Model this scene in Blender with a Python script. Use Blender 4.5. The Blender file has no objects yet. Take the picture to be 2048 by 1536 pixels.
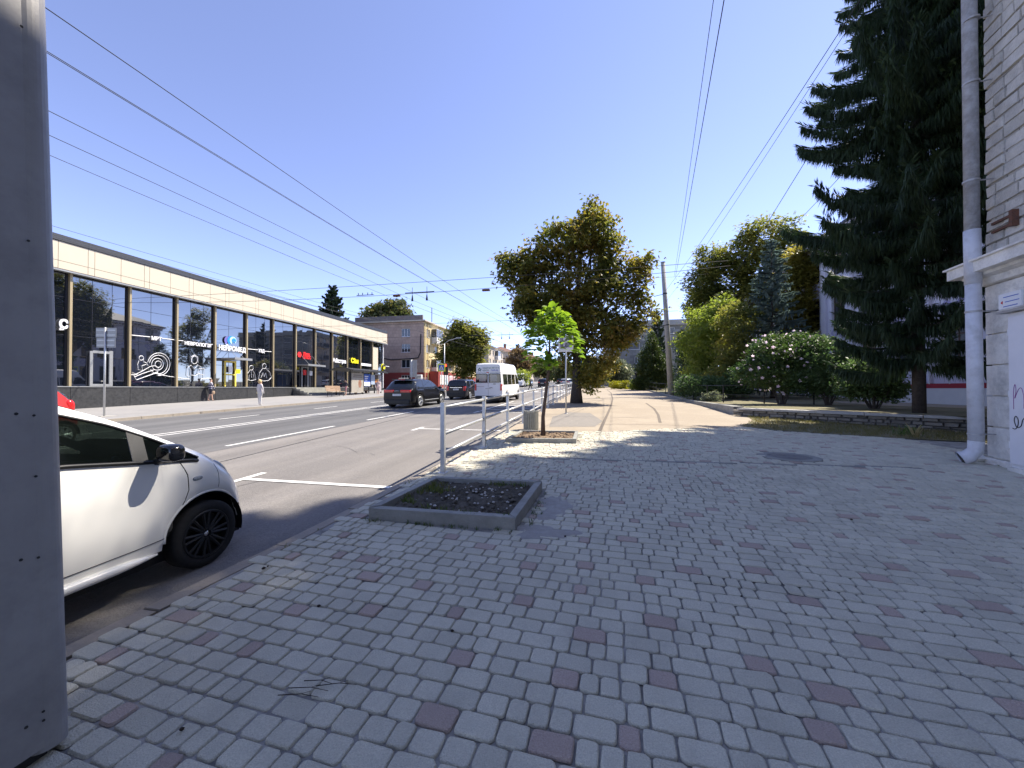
import bpy, math, random
import numpy as np
from mathutils import Vector, Matrix
random.seed(7); RNG = np.random.default_rng(7)
R = math.radians
scene = bpy.context.scene
COL = scene.collection

# ------------------------------------------------------------------ camera, sky, sun, exposure
EYE = 1.635
YAW, PITCH, FPX = R(12.0), R(0.67), 769.0
cam_d = bpy.data.cameras.new('camera'); cam = bpy.data.objects.new('camera', cam_d); COL.objects.link(cam)
cam.location = (0, 0, EYE); cam.rotation_euler = (R(90) + PITCH, 0, YAW)
cam_d.sensor_width = 36.0; cam_d.lens = FPX / 2048 * 36.0
cam_d.clip_start = 0.05; cam_d.clip_end = 3000
scene.camera = cam
SUN_AZ, SUN_EL = R(51.0), R(53.0)      # azimuth measured from +Y towards +X
world = bpy.data.worlds.new('World'); scene.world = world; world.use_nodes = True
wn = world.node_tree.nodes; wl = world.node_tree.links
sky = wn.new('ShaderNodeTexSky'); sky.sky_type = 'NISHITA'; sky.sun_disc = False
sky.sun_elevation = SUN_EL; sky.sun_rotation = SUN_AZ
sky.air_density = 0.7; sky.dust_density = 0.12; sky.ozone_density = 5.0; sky.altitude = 1500
bg = wn['Background']; bg.inputs[1].default_value = 0.135
hsv = wn.new('ShaderNodeHueSaturation'); hsv.inputs['Saturation'].default_value = 0.88
tint = wn.new('ShaderNodeMix'); tint.data_type = 'RGBA'; tint.blend_type = 'MULTIPLY'; tint.inputs[0].default_value = 1.0; tint.inputs[7].default_value = (1.02, 0.895, 0.955, 1)
wl.new(sky.outputs[0], hsv.inputs['Color']); wl.new(hsv.outputs[0], tint.inputs[6]); wl.new(tint.outputs[2], bg.inputs[0])
sun_d = bpy.data.lights.new('sun', 'SUN'); sun_d.energy = 3.4; sun_d.angle = R(0.53); sun_d.color = (1.0, 0.92, 0.80)
sun = bpy.data.objects.new('sun', sun_d); COL.objects.link(sun)
sdir = Vector((math.sin(SUN_AZ) * math.cos(SUN_EL), math.cos(SUN_AZ) * math.cos(SUN_EL), math.sin(SUN_EL)))
sun.rotation_euler = (-sdir).to_track_quat('-Z', 'Y').to_euler(); sun.location = (20, 10, 40)
vs = scene.view_settings; vs.view_transform = 'Standard'; vs.look = 'None'; vs.exposure = 1.60; vs.gamma = 1.0
vs.use_curve_mapping = False
scene.cycles.max_bounces = 6; scene.cycles.transparent_max_bounces = 6
try: scene.cycles.use_denoising = True
except Exception: pass

# ------------------------------------------------------------------ helpers
CY, SY = math.cos(YAW), math.sin(YAW)
def gz(y): return 0.026 * y
KERB = 0.14
def sw(y): return gz(y) + KERB            # near pavement level
def fs(y): return gz(y) + 0.10            # far pavement level
def cd(r, d):                             # camera right / depth -> world x, y
    return (r * CY - d * SY, r * SY + d * CY)
def at(px, d):                            # photo column at a depth -> world x, y
    return cd((px - 1024) / FPX * d, d)
def zat(py, d): return EYE + (777 - py) / FPX * d
def onside(px, py, k=1142.0):             # photo point lying on the pavement
    d = k / (py - 757.0); return at(px, d)
def onroad(px, py): return onside(px, py, 1257.0)

def smooth_mesh(me, on=True):
    if on and len(me.polygons): me.polygons.foreach_set('use_smooth', [True] * len(me.polygons))

class MB:
    def __init__(s, M=None): s.v = []; s.f = []; s.m = []; s.M = M; s.cm = 0
    def add(s, vs_, fs_, m=None):
        b = len(s.v)
        if s.M is not None: vs_ = [tuple(s.M @ Vector(p)) for p in vs_]
        s.v += [tuple(p) for p in vs_]; s.f += [tuple(i + b for i in f) for f in fs_]
        s.m += [s.cm if m is None else m] * len(fs_)
    def box(s, x0, x1, y0, y1, z0, z1, m=None):
        s.add([(x0,y0,z0),(x1,y0,z0),(x1,y1,z0),(x0,y1,z0),(x0,y0,z1),(x1,y0,z1),(x1,y1,z1),(x0,y1,z1)],
              [(0,3,2,1),(4,5,6,7),(0,1,5,4),(1,2,6,5),(2,3,7,6),(3,0,4,7)], m)
    def bbox(s, x0, x1, y0, y1, z0, z1, b=0.01, m=None):   # box with chamfered vertical and top edges
        p = [(x0+b,y0),(x1-b,y0),(x1,y0+b),(x1,y1-b),(x1-b,y1),(x0+b,y1),(x0,y1-b),(x0,y0+b)]
        cx, cy = (x0+x1)/2, (y0+y1)/2
        q = [(x - math.copysign(b, x-cx)*0.8, y - math.copysign(b, y-cy)*0.8) for x, y in p]
        v = [(x,y,z0) for x,y in p] + [(x,y,z1-b) for x,y in p] + [(x,y,z1) for x,y in q]
        f = [(i,(i+1)%8,8+(i+1)%8,8+i) for i in range(8)] + [(8+i,8+(i+1)%8,16+(i+1)%8,16+i) for i in range(8)]
        f += [tuple(range(16,24)), tuple(range(7,-1,-1))]
        s.add(v, f, m)
    def prism(s, poly, z0, z1, m=None):                    # z0,z1 numbers or functions of (x,y)
        n = len(poly); g = lambda z, p: z(p[0], p[1]) if callable(z) else z
        v = [(p[0],p[1],g(z0,p)) for p in poly] + [(p[0],p[1],g(z1,p)) for p in poly]
        f = [tuple(range(n-1,-1,-1)), tuple(range(n,2*n))] + [(i,(i+1)%n,n+(i+1)%n,n+i) for i in range(n)]
        s.add(v, f, m)
    def tube(s, pts, rad, n=8, m=None, cap=True):
        pts = [Vector(p) for p in pts]
        if not hasattr(rad, '__len__'): rad = [rad] * len(pts)
        v = []; f = []; up = None
        for i, p in enumerate(pts):
            t = (pts[min(i+1,len(pts)-1)] - pts[max(i-1,0)]).normalized()
            if up is None:
                up = Vector((0,0,1)) if abs(t.z) < 0.9 else Vector((1,0,0))
            a = t.cross(up).normalized(); b = a.cross(t).normalized(); up = b
            for k in range(n):
                w = 2*math.pi*k/n
                v.append(p + (a*math.cos(w) + b*math.sin(w)) * rad[i])
        for i in range(len(pts)-1):
            for k in range(n):
                f.append((i*n+k, i*n+(k+1)%n, (i+1)*n+(k+1)%n, (i+1)*n+k))
        if cap: f += [tuple(range(n-1,-1,-1)), tuple(range((len(pts)-1)*n, len(pts)*n))]
        s.add(v, f, m)
    def cyl(s, p0, p1, r0, r1=None, n=12, m=None): s.tube([p0, p1], [r0, r0 if r1 is None else r1], n, m)
    def lathe(s, c, prof, n=24, m=None, axis='z'):
        v = []; f = []
        for r, z in prof:
            for k in range(n):
                w = 2*math.pi*k/n; a, b = r*math.cos(w), r*math.sin(w)
                v.append((c[0]+a,c[1]+b,c[2]+z) if axis=='z' else (c[0]+z,c[1]+a,c[2]+b))
        for i in range(len(prof)-1):
            for k in range(n): f.append((i*n+k,i*n+(k+1)%n,(i+1)*n+(k+1)%n,(i+1)*n+k))
        s.add(v, f, m)
    def quad(s, a, b, c, d, m=None): s.add([a,b,c,d], [(0,1,2,3)], m)
    def build(s, name, mats, parent=None, smooth=False):
        if not isinstance(mats, (list, tuple)): mats = [mats]
        me = bpy.data.meshes.new(name)
        v = s.v
        if parent is not None:
            Mi = parent.matrix_basis.inverted(); pp = parent.parent
            while pp is not None: Mi = Mi @ pp.matrix_basis.inverted(); pp = pp.parent
            v = [tuple(Mi @ Vector(p)) for p in v]
        me.from_pydata(v, [], s.f)
        for mt in mats: me.materials.append(mt)
        if len(mats) > 1: me.polygons.foreach_set('material_index', s.m)
        me.update(); smooth_mesh(me, smooth)
        o = bpy.data.objects.new(name, me); COL.objects.link(o)
        if parent is not None: o.parent = parent
        return o

def tag(o, label=None, cat=None, group=None, kind=None):
    if label: o['label'] = label
    if cat: o['category'] = cat
    if group: o['group'] = group
    if kind: o['kind'] = kind
    return o
def thing(name, label, cat, loc=(0,0,0), rz=0.0, group=None):
    o = bpy.data.objects.new(name, None); COL.objects.link(o)
    o.location = loc; o.rotation_euler = (0,0,rz); o.empty_display_size = 0.2
    o.matrix_basis = Matrix.Translation(loc) @ Matrix.Rotation(rz, 4, 'Z')
    return tag(o, label, cat, group)
def struct(o): o['kind'] = 'structure'; return o
def link(name, me, parent=None, M=None):
    o = bpy.data.objects.new(name, me); COL.objects.link(o)
    if parent is not None: o.parent = parent
    if M is not None: o.matrix_basis = M
    return o
def np_mesh(name, V, F, mats, parent=None, smooth=False, midx=None):
    """V (n,3), F (m,k) quads or triangles, world coordinates"""
    V = np.asarray(V, dtype=np.float64)
    if parent is not None:
        Mi = np.array(parent.matrix_basis.inverted()); V = V @ Mi[:3,:3].T + Mi[:3,3]
    me = bpy.data.meshes.new(name); F = np.asarray(F, dtype=np.int32); k = F.shape[1]
    me.vertices.add(len(V)); me.vertices.foreach_set('co', V.astype(np.float32).ravel())
    me.loops.add(F.size); me.loops.foreach_set('vertex_index', F.ravel())
    me.polygons.add(len(F)); me.polygons.foreach_set('loop_start', np.arange(0, F.size, k, dtype=np.int32))
    if not isinstance(mats, (list, tuple)): mats = [mats]
    for m in mats: me.materials.append(m)
    if midx is not None: me.polygons.foreach_set('material_index', np.asarray(midx, dtype=np.int32))
    me.update(calc_edges=True); me.validate(); smooth_mesh(me, smooth)
    o = bpy.data.objects.new(name, me); COL.objects.link(o)
    if parent is not None: o.parent = parent
    return o

# ------------------------------------------------------------------ materials
def mat(name, c1, c2=None, scale=4.0, rough=0.85, bump=0.0, bscale=None, metal=0.0, spec=0.4, big=None, bigscale=0.6, bigamt=0.5,
        island=0.0, coat=0.0, detail=6.0, streak=False):
    m = bpy.data.materials.new(name); m.use_nodes = True
    nt = m.node_tree; N = nt.nodes; L = nt.links; b = N['Principled BSDF']
    b.inputs['Roughness'].default_value = rough; b.inputs['Metallic'].default_value = metal
    b.inputs['Specular IOR Level'].default_value = spec; b.inputs['Coat Weight'].default_value = coat
    if coat: b.inputs['Coat Roughness'].default_value = 0.04
    c1 = (*c1, 1); b.inputs['Base Color'].default_value = c1
    if c2 is None: return m
    geo = N.new('ShaderNodeNewGeometry')
    nz = N.new('ShaderNodeTexNoise'); nz.inputs['Scale'].default_value = scale; nz.inputs['Detail'].default_value = detail
    nz.inputs['Roughness'].default_value = 0.65
    L.new(geo.outputs['Position'], nz.inputs['Vector'])
    rp = N.new('ShaderNodeMapRange'); rp.inputs[1].default_value = 0.32; rp.inputs[2].default_value = 0.68
    L.new(nz.outputs['Fac'], rp.inputs[0])
    mx = N.new('ShaderNodeMix'); mx.data_type = 'RGBA'; mx.inputs[6].default_value = c1; mx.inputs[7].default_value = (*c2, 1)
    L.new(rp.outputs[0], mx.inputs[0]); out = mx.outputs[2]
    if big is not None:
        n2 = N.new('ShaderNodeTexNoise'); n2.inputs['Scale'].default_value = bigscale; n2.inputs['Detail'].default_value = 5.0
        n2.inputs['Roughness'].default_value = 0.7
        L.new(geo.outputs['Position'], n2.inputs['Vector'])
        r2 = N.new('ShaderNodeMapRange'); r2.inputs[1].default_value = 0.45; r2.inputs[2].default_value = 0.75; r2.inputs[4].default_value = bigamt
        L.new(n2.outputs['Fac'], r2.inputs[0])
        m2 = N.new('ShaderNodeMix'); m2.data_type = 'RGBA'; m2.inputs[7].default_value = (*big, 1)
        L.new(r2.outputs[0], m2.inputs[0]); L.new(out, m2.inputs[6]); out = m2.outputs[2]
    if streak:
        mp = N.new('ShaderNodeMapping'); mp.inputs['Scale'].default_value = (1.1,.035,1); L.new(geo.outputs['Position'], mp.inputs['Vector'])
        n4 = N.new('ShaderNodeTexNoise'); n4.inputs['Scale'].default_value = 1.0; n4.inputs['Detail'].default_value = 6.0; L.new(mp.outputs[0], n4.inputs['Vector'])
        r4 = N.new('ShaderNodeMapRange'); r4.inputs[1].default_value = .35; r4.inputs[2].default_value = .65; r4.inputs[3].default_value = .78; r4.inputs[4].default_value = 1.12
        L.new(n4.outputs['Fac'], r4.inputs[0]); h4 = N.new('ShaderNodeHueSaturation'); L.new(r4.outputs[0], h4.inputs['Value']); L.new(out, h4.inputs['Color']); out = h4.outputs[0]
    if island:
        oi = N.new('ShaderNodeObjectInfo'); ad = N.new('ShaderNodeMath'); ad.operation = 'ADD'
        L.new(geo.outputs['Random Per Island'], ad.inputs[0]); L.new(oi.outputs['Random'], ad.inputs[1])
        fr = N.new('ShaderNodeMath'); fr.operation = 'FRACT'; L.new(ad.outputs[0], fr.inputs[0])
        mr = N.new('ShaderNodeMapRange'); mr.inputs[3].default_value = 1 - island; mr.inputs[4].default_value = 1 + island
        L.new(fr.outputs[0], mr.inputs[0])
        hs = N.new('ShaderNodeHueSaturation'); L.new(mr.outputs[0], hs.inputs['Value']); L.new(out, hs.inputs['Color']); out = hs.outputs[0]
    L.new(out, b.inputs['Base Color'])
    if bump:
        n3 = N.new('ShaderNodeTexNoise'); n3.inputs['Scale'].default_value = bscale or scale * 3; n3.inputs['Detail'].default_value = 8.0
        L.new(geo.outputs['Position'], n3.inputs['Vector'])
        bp = N.new('ShaderNodeBump'); bp.inputs['Strength'].default_value = bump; bp.inputs['Distance'].default_value = 0.02
        L.new(n3.outputs['Fac'], bp.inputs['Height']); L.new(bp.outputs[0], b.inputs['Normal'])
    return m
def leafmat(name, cols, trans=0.35, rough=0.5):
    m = bpy.data.materials.new(name); m.use_nodes = True
    nt = m.node_tree; N = nt.nodes; L = nt.links; b = N['Principled BSDF']
    geo = N.new('ShaderNodeNewGeometry'); cr = N.new('ShaderNodeValToRGB')
    el = cr.color_ramp.elements
    while len(el) < len(cols): el.new(0.5)
    for i, c in enumerate(cols):
        el[i].position = i / max(1, len(cols) - 1); el[i].color = (*c, 1)
    L.new(geo.outputs['Random Per Island'], cr.inputs[0])
    nz = N.new('ShaderNodeTexNoise'); nz.inputs['Scale'].default_value = 0.55; nz.inputs['Detail'].default_value = 3
    L.new(geo.outputs['Position'], nz.inputs['Vector'])
    ad = N.new('ShaderNodeMath'); ad.operation = 'MULTIPLY_ADD'; ad.inputs[1].default_value = 0.55
    rp = N.new('ShaderNodeMapRange'); rp.inputs[1].default_value = 0.35; rp.inputs[2].default_value = 0.68; rp.inputs[3].default_value = 0; rp.inputs[4].default_value = 0.45
    L.new(nz.outputs['Fac'], rp.inputs[0]); L.new(geo.outputs['Random Per Island'], ad.inputs[0]); L.new(rp.outputs[0], ad.inputs[2])
    L.new(ad.outputs[0], cr.inputs[0])
    L.new(cr.outputs[0], b.inputs['Base Color']); b.inputs['Roughness'].default_value = rough
    b.inputs['Specular IOR Level'].default_value = 0.35
    tr = N.new('ShaderNodeBsdfTranslucent'); hs = N.new('ShaderNodeHueSaturation'); hs.inputs['Saturation'].default_value = 1.15
    hs.inputs['Value'].default_value = 2.1; L.new(cr.outputs[0], hs.inputs['Color']); L.new(hs.outputs[0], tr.inputs[0])
    mx = N.new('ShaderNodeMixShader'); mx.inputs[0].default_value = trans
    L.new(b.outputs[0], mx.inputs[1]); L.new(tr.outputs[0], mx.inputs[2])
    L.new(mx.outputs[0], N['Material Output'].inputs[0])
    return m
def brickmat(name, c1, c2, cm, bw, bh, mortar=0.02, rough=0.9, axis='xz', big=None):
    m = bpy.data.materials.new(name); m.use_nodes = True
    nt = m.node_tree; N = nt.nodes; L = nt.links; b = N['Principled BSDF']; b.inputs['Roughness'].default_value = rough
    geo = N.new('ShaderNodeNewGeometry'); sx = N.new('ShaderNodeSeparateXYZ'); cx = N.new('ShaderNodeCombineXYZ')
    L.new(geo.outputs['Position'], sx.inputs[0]); L.new(sx.outputs[0 if axis[0]=='x' else 1], cx.inputs[0]); L.new(sx.outputs[2], cx.inputs[1])
    br = N.new('ShaderNodeTexBrick'); br.inputs['Scale'].default_value = 1.0; br.inputs['Brick Width'].default_value = bw
    br.inputs['Row Height'].default_value = bh; br.inputs['Mortar Size'].default_value = mortar
    br.inputs['Color1'].default_value = (*c1,1); br.inputs['Color2'].default_value = (*c2,1); br.inputs['Mortar'].default_value = (*cm,1)
    L.new(cx.outputs[0], br.inputs['Vector']); out = br.outputs[0]
    nz = N.new('ShaderNodeTexNoise'); nz.inputs['Scale'].default_value = 0.7; nz.inputs['Detail'].default_value = 7; nz.inputs['Roughness'].default_value = .7
    L.new(geo.outputs['Position'], nz.inputs['Vector'])
    mr = N.new('ShaderNodeMapRange'); mr.inputs[1].default_value = .3; mr.inputs[2].default_value = .75; mr.inputs[3].default_value = .7; mr.inputs[4].default_value = 1.15
    L.new(nz.outputs['Fac'], mr.inputs[0])
    hs = N.new('ShaderNodeHueSaturation'); L.new(out, hs.inputs['Color']); L.new(mr.outputs[0], hs.inputs['Value'])
    L.new(hs.outputs[0], b.inputs['Base Color']); return m

M_ASPH = mat('asphalt_old', (0.145,0.136,0.128), (0.215,0.20,0.187), 30, 0.9, 0.6, 70, big=(0.235,0.215,0.19), bigscale=0.35, bigamt=.7, streak=True)
M_ASPH2 = mat('asphalt_new', (0.095,0.095,0.097), (0.135,0.135,0.135), 25, 0.88, 0.4, 60, big=(0.15,0.145,0.14), bigscale=0.25, bigamt=.6, streak=True)
M_PLAZA = mat('asphalt_pale', (0.27,0.225,0.17), (0.34,0.285,0.215), 14, 0.92, 0.5, 50, big=(0.39,0.33,0.25), bigscale=0.5, bigamt=.8)
M_FARWALK = mat('far_pavement', (0.24,0.235,0.23), (0.28,0.27,0.26), 3, 0.9, big=(0.20,0.195,0.19), bigscale=.4)
M_SOIL = mat('ground_soil', (0.16,0.14,0.10), (0.10,0.10,0.06), 2, 0.95, .5, 20)
M_SAND = mat('joint_sand', (0.42,0.40,0.36), (0.14,0.135,0.125), 5, 0.95, .4, 90, big=(0.36,0.34,0.30), bigscale=0.9)
M_BRG = mat('paver_grey', (0.46,0.435,0.345), (0.66,0.63,0.505), 150, 0.9, 0.6, 160, island=0.07, big=(0.39,0.368,0.295), bigscale=2.2, bigamt=.6)
M_BRR = mat('paver_mauve', (0.36,0.28,0.235), (0.51,0.41,0.345), 150, 0.9, 0.6, 160, island=0.08, big=(0.37,0.30,0.26), bigscale=1.3, bigamt=.6)
M_KERB = mat('kerb_concrete', (0.33,0.29,0.235), (0.26,0.235,0.20), 5, 0.9, .4, 40, big=(0.22,0.18,0.14), bigscale=1.5)
M_CONC = mat('concrete_grey', (0.33,0.325,0.295), (0.25,0.25,0.225), 7, 0.9, .4, 60, big=(0.13,0.13,0.115), bigscale=2.0)
M_CONCL = mat('concrete_light', (0.40,0.385,0.35), (0.30,0.29,0.265), 4, 0.9, .3, 40)
M_PAINT = mat('road_paint', (0.78,0.77,0.73), (0.62,0.61,0.58), 6, 0.7, big=(0.45,0.43,0.40), bigscale=3, bigamt=.5)
M_GALV = mat('galvanised_steel', (0.55,0.56,0.56), (0.46,0.47,0.48), 14, 0.42, metal=0.55, big=(0.36,0.36,0.36), bigscale=4, bigamt=.4)
M_GREYP = mat('grey_painted_steel', (0.40,0.39,0.385), (0.35,0.34,0.335), 5, 0.5, 0.03, 60, metal=0.2, big=(0.24,0.235,0.235), bigscale=3.5, bigamt=.7)
M_DARKM = mat('dark_metal', (0.02,0.02,0.022), (0.03,0.03,0.03), 10, 0.5)
M_BLACK = mat('black_plastic', (0.012,0.012,0.013), rough=0.45)
M_TYRE = mat('tyre_rubber', (0.012,0.012,0.013), (0.02,0.02,0.02), 30, 0.85)
M_WHITEW = mat('white_car_paint', (0.86,0.85,0.81), rough=0.28, coat=0.7, spec=.5)
M_WHITEV = mat('white_van_paint', (0.74,0.75,0.77), (0.69,0.70,0.72), 2, 0.4, coat=.4)
M_BLACKC = mat('black_car_paint', (0.006,0.006,0.007), rough=0.3, coat=0.35, spec=.25)
M_NAVYC = mat('navy_car_paint', (0.008,0.009,0.016), rough=0.3, coat=0.35, spec=.25)
M_REDC = mat('red_car_paint', (0.5,0.03,0.03), rough=0.3, coat=0.7)
M_SILVC = mat('silver_car_paint', (0.45,0.46,0.47), rough=0.32, coat=0.6, metal=.4)
M_GREYC = mat('grey_car_paint', (0.12,0.125,0.13), rough=0.32, coat=0.6)
M_CGLASS = mat('car_glass', (0.008,0.010,0.010), rough=0.03, spec=0.8)
M_REDL = mat('red_lamp', (0.55,0.02,0.02), rough=0.15, spec=.7)
M_HEADL = mat('headlamp_glass', (0.40,0.43,0.46), (0.16,0.18,0.2), 25, 0.08, spec=.8)
M_CHROME = mat('chrome', (0.7,0.7,0.7), rough=0.15, metal=1.0)
M_PLATE = mat('number_plate', (0.75,0.76,0.76), rough=0.5)
M_BARK = mat('bark', (0.045,0.036,0.03), (0.085,0.07,0.06), 12, 0.95, .8, 30)
M_BARKY = mat('young_bark', (0.075,0.05,0.038), (0.12,0.085,0.065), 20, 0.9, .5, 60)
M_WOOD = mat('bench_wood', (0.42,0.30,0.20), (0.34,0.23,0.15), 10, 0.7)
M_SKIN = mat('skin', (0.52,0.33,0.25), rough=0.6)
M_WHITEP = mat('white_paint', (0.72,0.72,0.72), (0.66,0.66,0.67), 3, 0.6)
M_PLASTER = mat('white_plaster', (0.80,0.77,0.71), (0.66,0.635,0.585), 6, 0.9, .8, 22, big=(0.36,0.345,0.32), bigscale=2.6, bigamt=.75)
M_STONEB = mat('old_pale_block', (0.56,0.53,0.47), (0.42,0.395,0.35), 5, 0.95, .9, 28, island=0.10, big=(0.27,0.25,0.225), bigscale=1.4, bigamt=.55)
M_MORT = mat('dark_mortar', (0.16,0.15,0.14), (0.10,0.095,0.09), 8, 0.95)
M_RUST = mat('rust', (0.16,0.065,0.035), (0.08,0.045,0.035), 18, 0.9, .5, 60)
# ------------------------------------------------------------------ ground, road, pavements
def sheet(name, poly, zoff, m, base=gz, parent=None):
    b = MB(); b.add([(x, y, base(y) + zoff) for x, y in poly], [tuple(range(len(poly)))])
    o = b.build(name, m, parent); return o
struct(sheet('ground', [(-500,-120),(500,-120),(500,1100),(-500,1100)], -0.16, M_SOIL))
road = struct(sheet('road', [(-19.0,-60),(-2.3,-60),(-2.3,620),(-19.0,620)], 0.0, M_ASPH))
struct(sheet('side_road', [(-80,50.5),(-19.004,50.5),(-19.004,58.5),(-80,58.5)], -0.004, M_ASPH2))
sheet('new_asphalt', [(-18.6,-60),(-8.75,-60),(-8.55,8),(-8.75,30),(-8.9,60),(-8.9,500),(-18.6,500)], 0.004, M_ASPH2, parent=road)
def seam(pts, w, name='tar_seam'):
    b = MB()
    for (x0,y0),(x1,y1) in zip(pts[:-1], pts[1:]):
        b.quad((x0-w,y0,gz(y0)+.006),(x0+w,y0,gz(y0)+.006),(x1+w,y1,gz(y1)+.006),(x1-w,y1,gz(y1)+.006))
    return b.build(name, M_DARKM, road)
seam([(-6.9,2),(-7.3,6.3),(-7.65,11),(-8.1,16.6),(-8.4,24)], .016)
seam([(-10.9,2),(-10.8,9),(-10.95,16),(-10.8,30)], .010)
rnc = random.Random(11)
for (x0,y0,dx,dy) in ((-6.3,3.5,.25,.6),(-4.6,7.5,-.5,.35),(-7.9,9.0,.6,.2),(-5.2,13.0,.15,.7),(-11.2,8.0,.5,.4),(-14.2,15.0,.6,.15),(-6.8,16.5,-.4,.5),(-10.0,14.0,-.3,.6)):
    pts_ = [(x0,y0)]
    for k in range(7): pts_.append((pts_[-1][0]+dx*rnc.uniform(.2,1)+rnc.gauss(0,.10),pts_[-1][1]+dy*rnc.uniform(.2,1)+rnc.gauss(0,.10)))
    seam(pts_, .006, 'crack')
# painted markings, children of the road
def mark(x0, x1, y0, y1, name='lane_marking', poly=None):
    b = MB(); p = poly or [(x0,y0),(x1,y0),(x1,y1),(x0,y1)]
    b.add([(x,y,gz(y)+.0095) for x,y in p], [tuple(range(len(p)))]); return b.build(name, M_PAINT, road)
for x in (-12.92,-12.52): mark(x-.06,x+.06,-20,44, 'centre_line')
for x in (-12.92,-12.52): mark(x-.06,x+.06,62,300, 'centre_line')
for k in range(-2, 7): mark(-8.96,-8.84, 7.85+6.05*k, 11.9+6.05*k, 'lane_dash')
for k in range(0, 20): mark(-8.96,-8.84, 63+6.05*k, 67+6.05*k, 'lane_dash')
for k in range(-1, 6): mark(-15.4,-15.28, 13.2+5.6*k, 15.2+5.6*k, 'lane_dash')
for yy in (-1.15, 5.3, 11.75, 18.2):
    mark(-5.6,-2.74,yy-.055,yy+.055,'parking_line'); mark(-5.72,-5.6,yy-.42,yy+.42,'parking_line')
mark(-5.7,-5.58,18.9,27,'hatch_line')
for k in range(5):
    y0 = 18.9+1.6*k; mark(0,0,0,0,'hatch_line',[(-5.58,y0+.9),(-5.58,y0+1.06),(-2.75,y0+.16),(-2.75,y0)])
for k in range(13): mark(-18.5+1.22*k,-18.5+1.22*k+.55,47.0,50.2,'crossing_stripe')
mark(-8.9,-2.7,44.6,45.0,'stop_line')

KX = [(-60,-3.0),(-8,-2.98),(1.5,-2.84),(3.3,-2.69),(6,-2.59),(12,-2.52),(400,-2.3)]
def kerbx(y): return float(np.interp(y, [k[0] for k in KX], [k[1] for k in KX]))
# brick field and plaza outlines
PLAZA_EDGE = [(-2.53,11.0),(-.4,10.9),(.5,11.2),(2,12.0),(3.4,12.4),(4.4,12.9)]
GRASS = [(5.0,12.15),(6.2,11.5),(7.9,10.85),(13,9.7),(13,10.6),(9.7,12.45),(5.75,16.15),(5.4,14.8),(4.4,12.9)]
def inpoly(x, y, P):
    c = False; n = len(P); j = n - 1
    for i in range(n):
        xi, yi = P[i]; xj, yj = P[j]
        if (yi > y) != (yj > y) and x < (xj - xi) * (y - yi) / (yj - yi) + xi: c = not c
        j = i
    return c
def subdiv_edge(y0, y1, n): return [(kerbx(y0+(y1-y0)*i/n), y0+(y1-y0)*i/n) for i in range(n+1)]
bed_poly = [(7.4,-40)] + [(13,9.7),(7.9,10.85),(6.2,11.5),(5.0,12.15),(4.4,12.9)] + PLAZA_EDGE[::-1][1:-1] + subdiv_edge(11.0,-40,12)
b = MB(); b.prism(bed_poly, lambda x,y: gz(y)-.2, lambda x,y: sw(y)-.0145)
pavement = struct(b.build('pavement', M_SAND))
pl = PLAZA_EDGE + [(5.4,14.8),(5.75,16.15),(5.62,17.2),(5.5,24.1),(5.8,36.6),(6.2,50),(2.6,62),(2.6,400)] + subdiv_edge(400,11.0,10)[:-1]
b = MB(); b.prism(pl, lambda x,y: gz(y)-.2, lambda x,y: sw(y)-.002)
plaza = struct(b.build('plaza', M_PLAZA))
M_CRACK = mat('crack', (0.15,0.125,0.10), rough=.95)
def crack(pts, w):
    b = MB()
    for i in range(len(pts)-1):
        (x0,y0),(x1,y1) = pts[i], pts[i+1]; n = Vector((y1-y0, x0-x1)).normalized()*w
        b.quad((x0-n.x,y0-n.y,sw(y0)+.002),(x0+n.x,y0+n.y,sw(y0)+.002),(x1+n.x,y1+n.y,sw(y1)+.002),(x1-n.x,y1-n.y,sw(y1)+.002))
    b.build('crack', M_CRACK, plaza)
crack([onside(*p) for p in [(1196,868),(1206,847),(1215,828),(1222,812),(1225,798),(1222,786),(1214,780)]], .05)
crack([onside(*p) for p in [(1320,846),(1316,830),(1308,818),(1292,807)]], .05)
crack([onside(*p) for p in [(1152,806),(1190,801),(1228,799)]], .04)
crack([onside(*p) for p in [(1100,846),(1150,851),(1230,848),(1330,850),(1385,854)]], .02)
# patched asphalt strip beside the railing
b = MB(); b.add([(x,y,sw(y)+.002) for x,y in [onside(*p) for p in [(1098,853),(1190,853),(1205,842),(1180,826),(1135,824),(1105,833)]]], [(0,1,2,3,4,5)])
b.build('asphalt_patch', mat('patch', (0.20,0.185,0.165),(0.25,0.225,0.195),6,.92,.5,50), plaza)
# near kerb
kerb = struct(MB().build('kerb', M_KERB))
b = MB()
def kerbpiece(b, y0, y1, dz=0.0, dx=0.0):
    x0, x1 = kerbx(y0)+dx, kerbx(y1)+dx; w = .14
    v = [(x0-w-.012,y0,gz(y0)-.1),(x0,y0,gz(y0)-.1),(x0,y0,sw(y0)-.006+dz),(x0-w+.015,y0,sw(y0)-.006+dz),(x0-w,y0,sw(y0)-.022+dz),
         (x1-w-.012,y1,gz(y1)-.1),(x1,y1,gz(y1)-.1),(x1,y1,sw(y1)-.006+dz),(x1-w+.015,y1,sw(y1)-.006+dz),(x1-w,y1,sw(y1)-.022+dz)]
    b.add(v, [(0,1,2,3,4),(9,8,7,6,5),(0,4,9,5),(4,3,8,9),(3,2,7,8),(2,1,6,7)])
y = -6.0
while y < 34:
    b = MB(); kerbpiece(b, y+.006, y+.994, random.uniform(-.012,.004), random.uniform(-.008,.008)); b.build('kerb_stone', M_KERB, kerb); y += 1.0
b = MB()
for k in range(12): kerbpiece(b, 34+30*k, 34+30*(k+1)-.01)
b.build('kerb_run', M_KERB, kerb)
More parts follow.
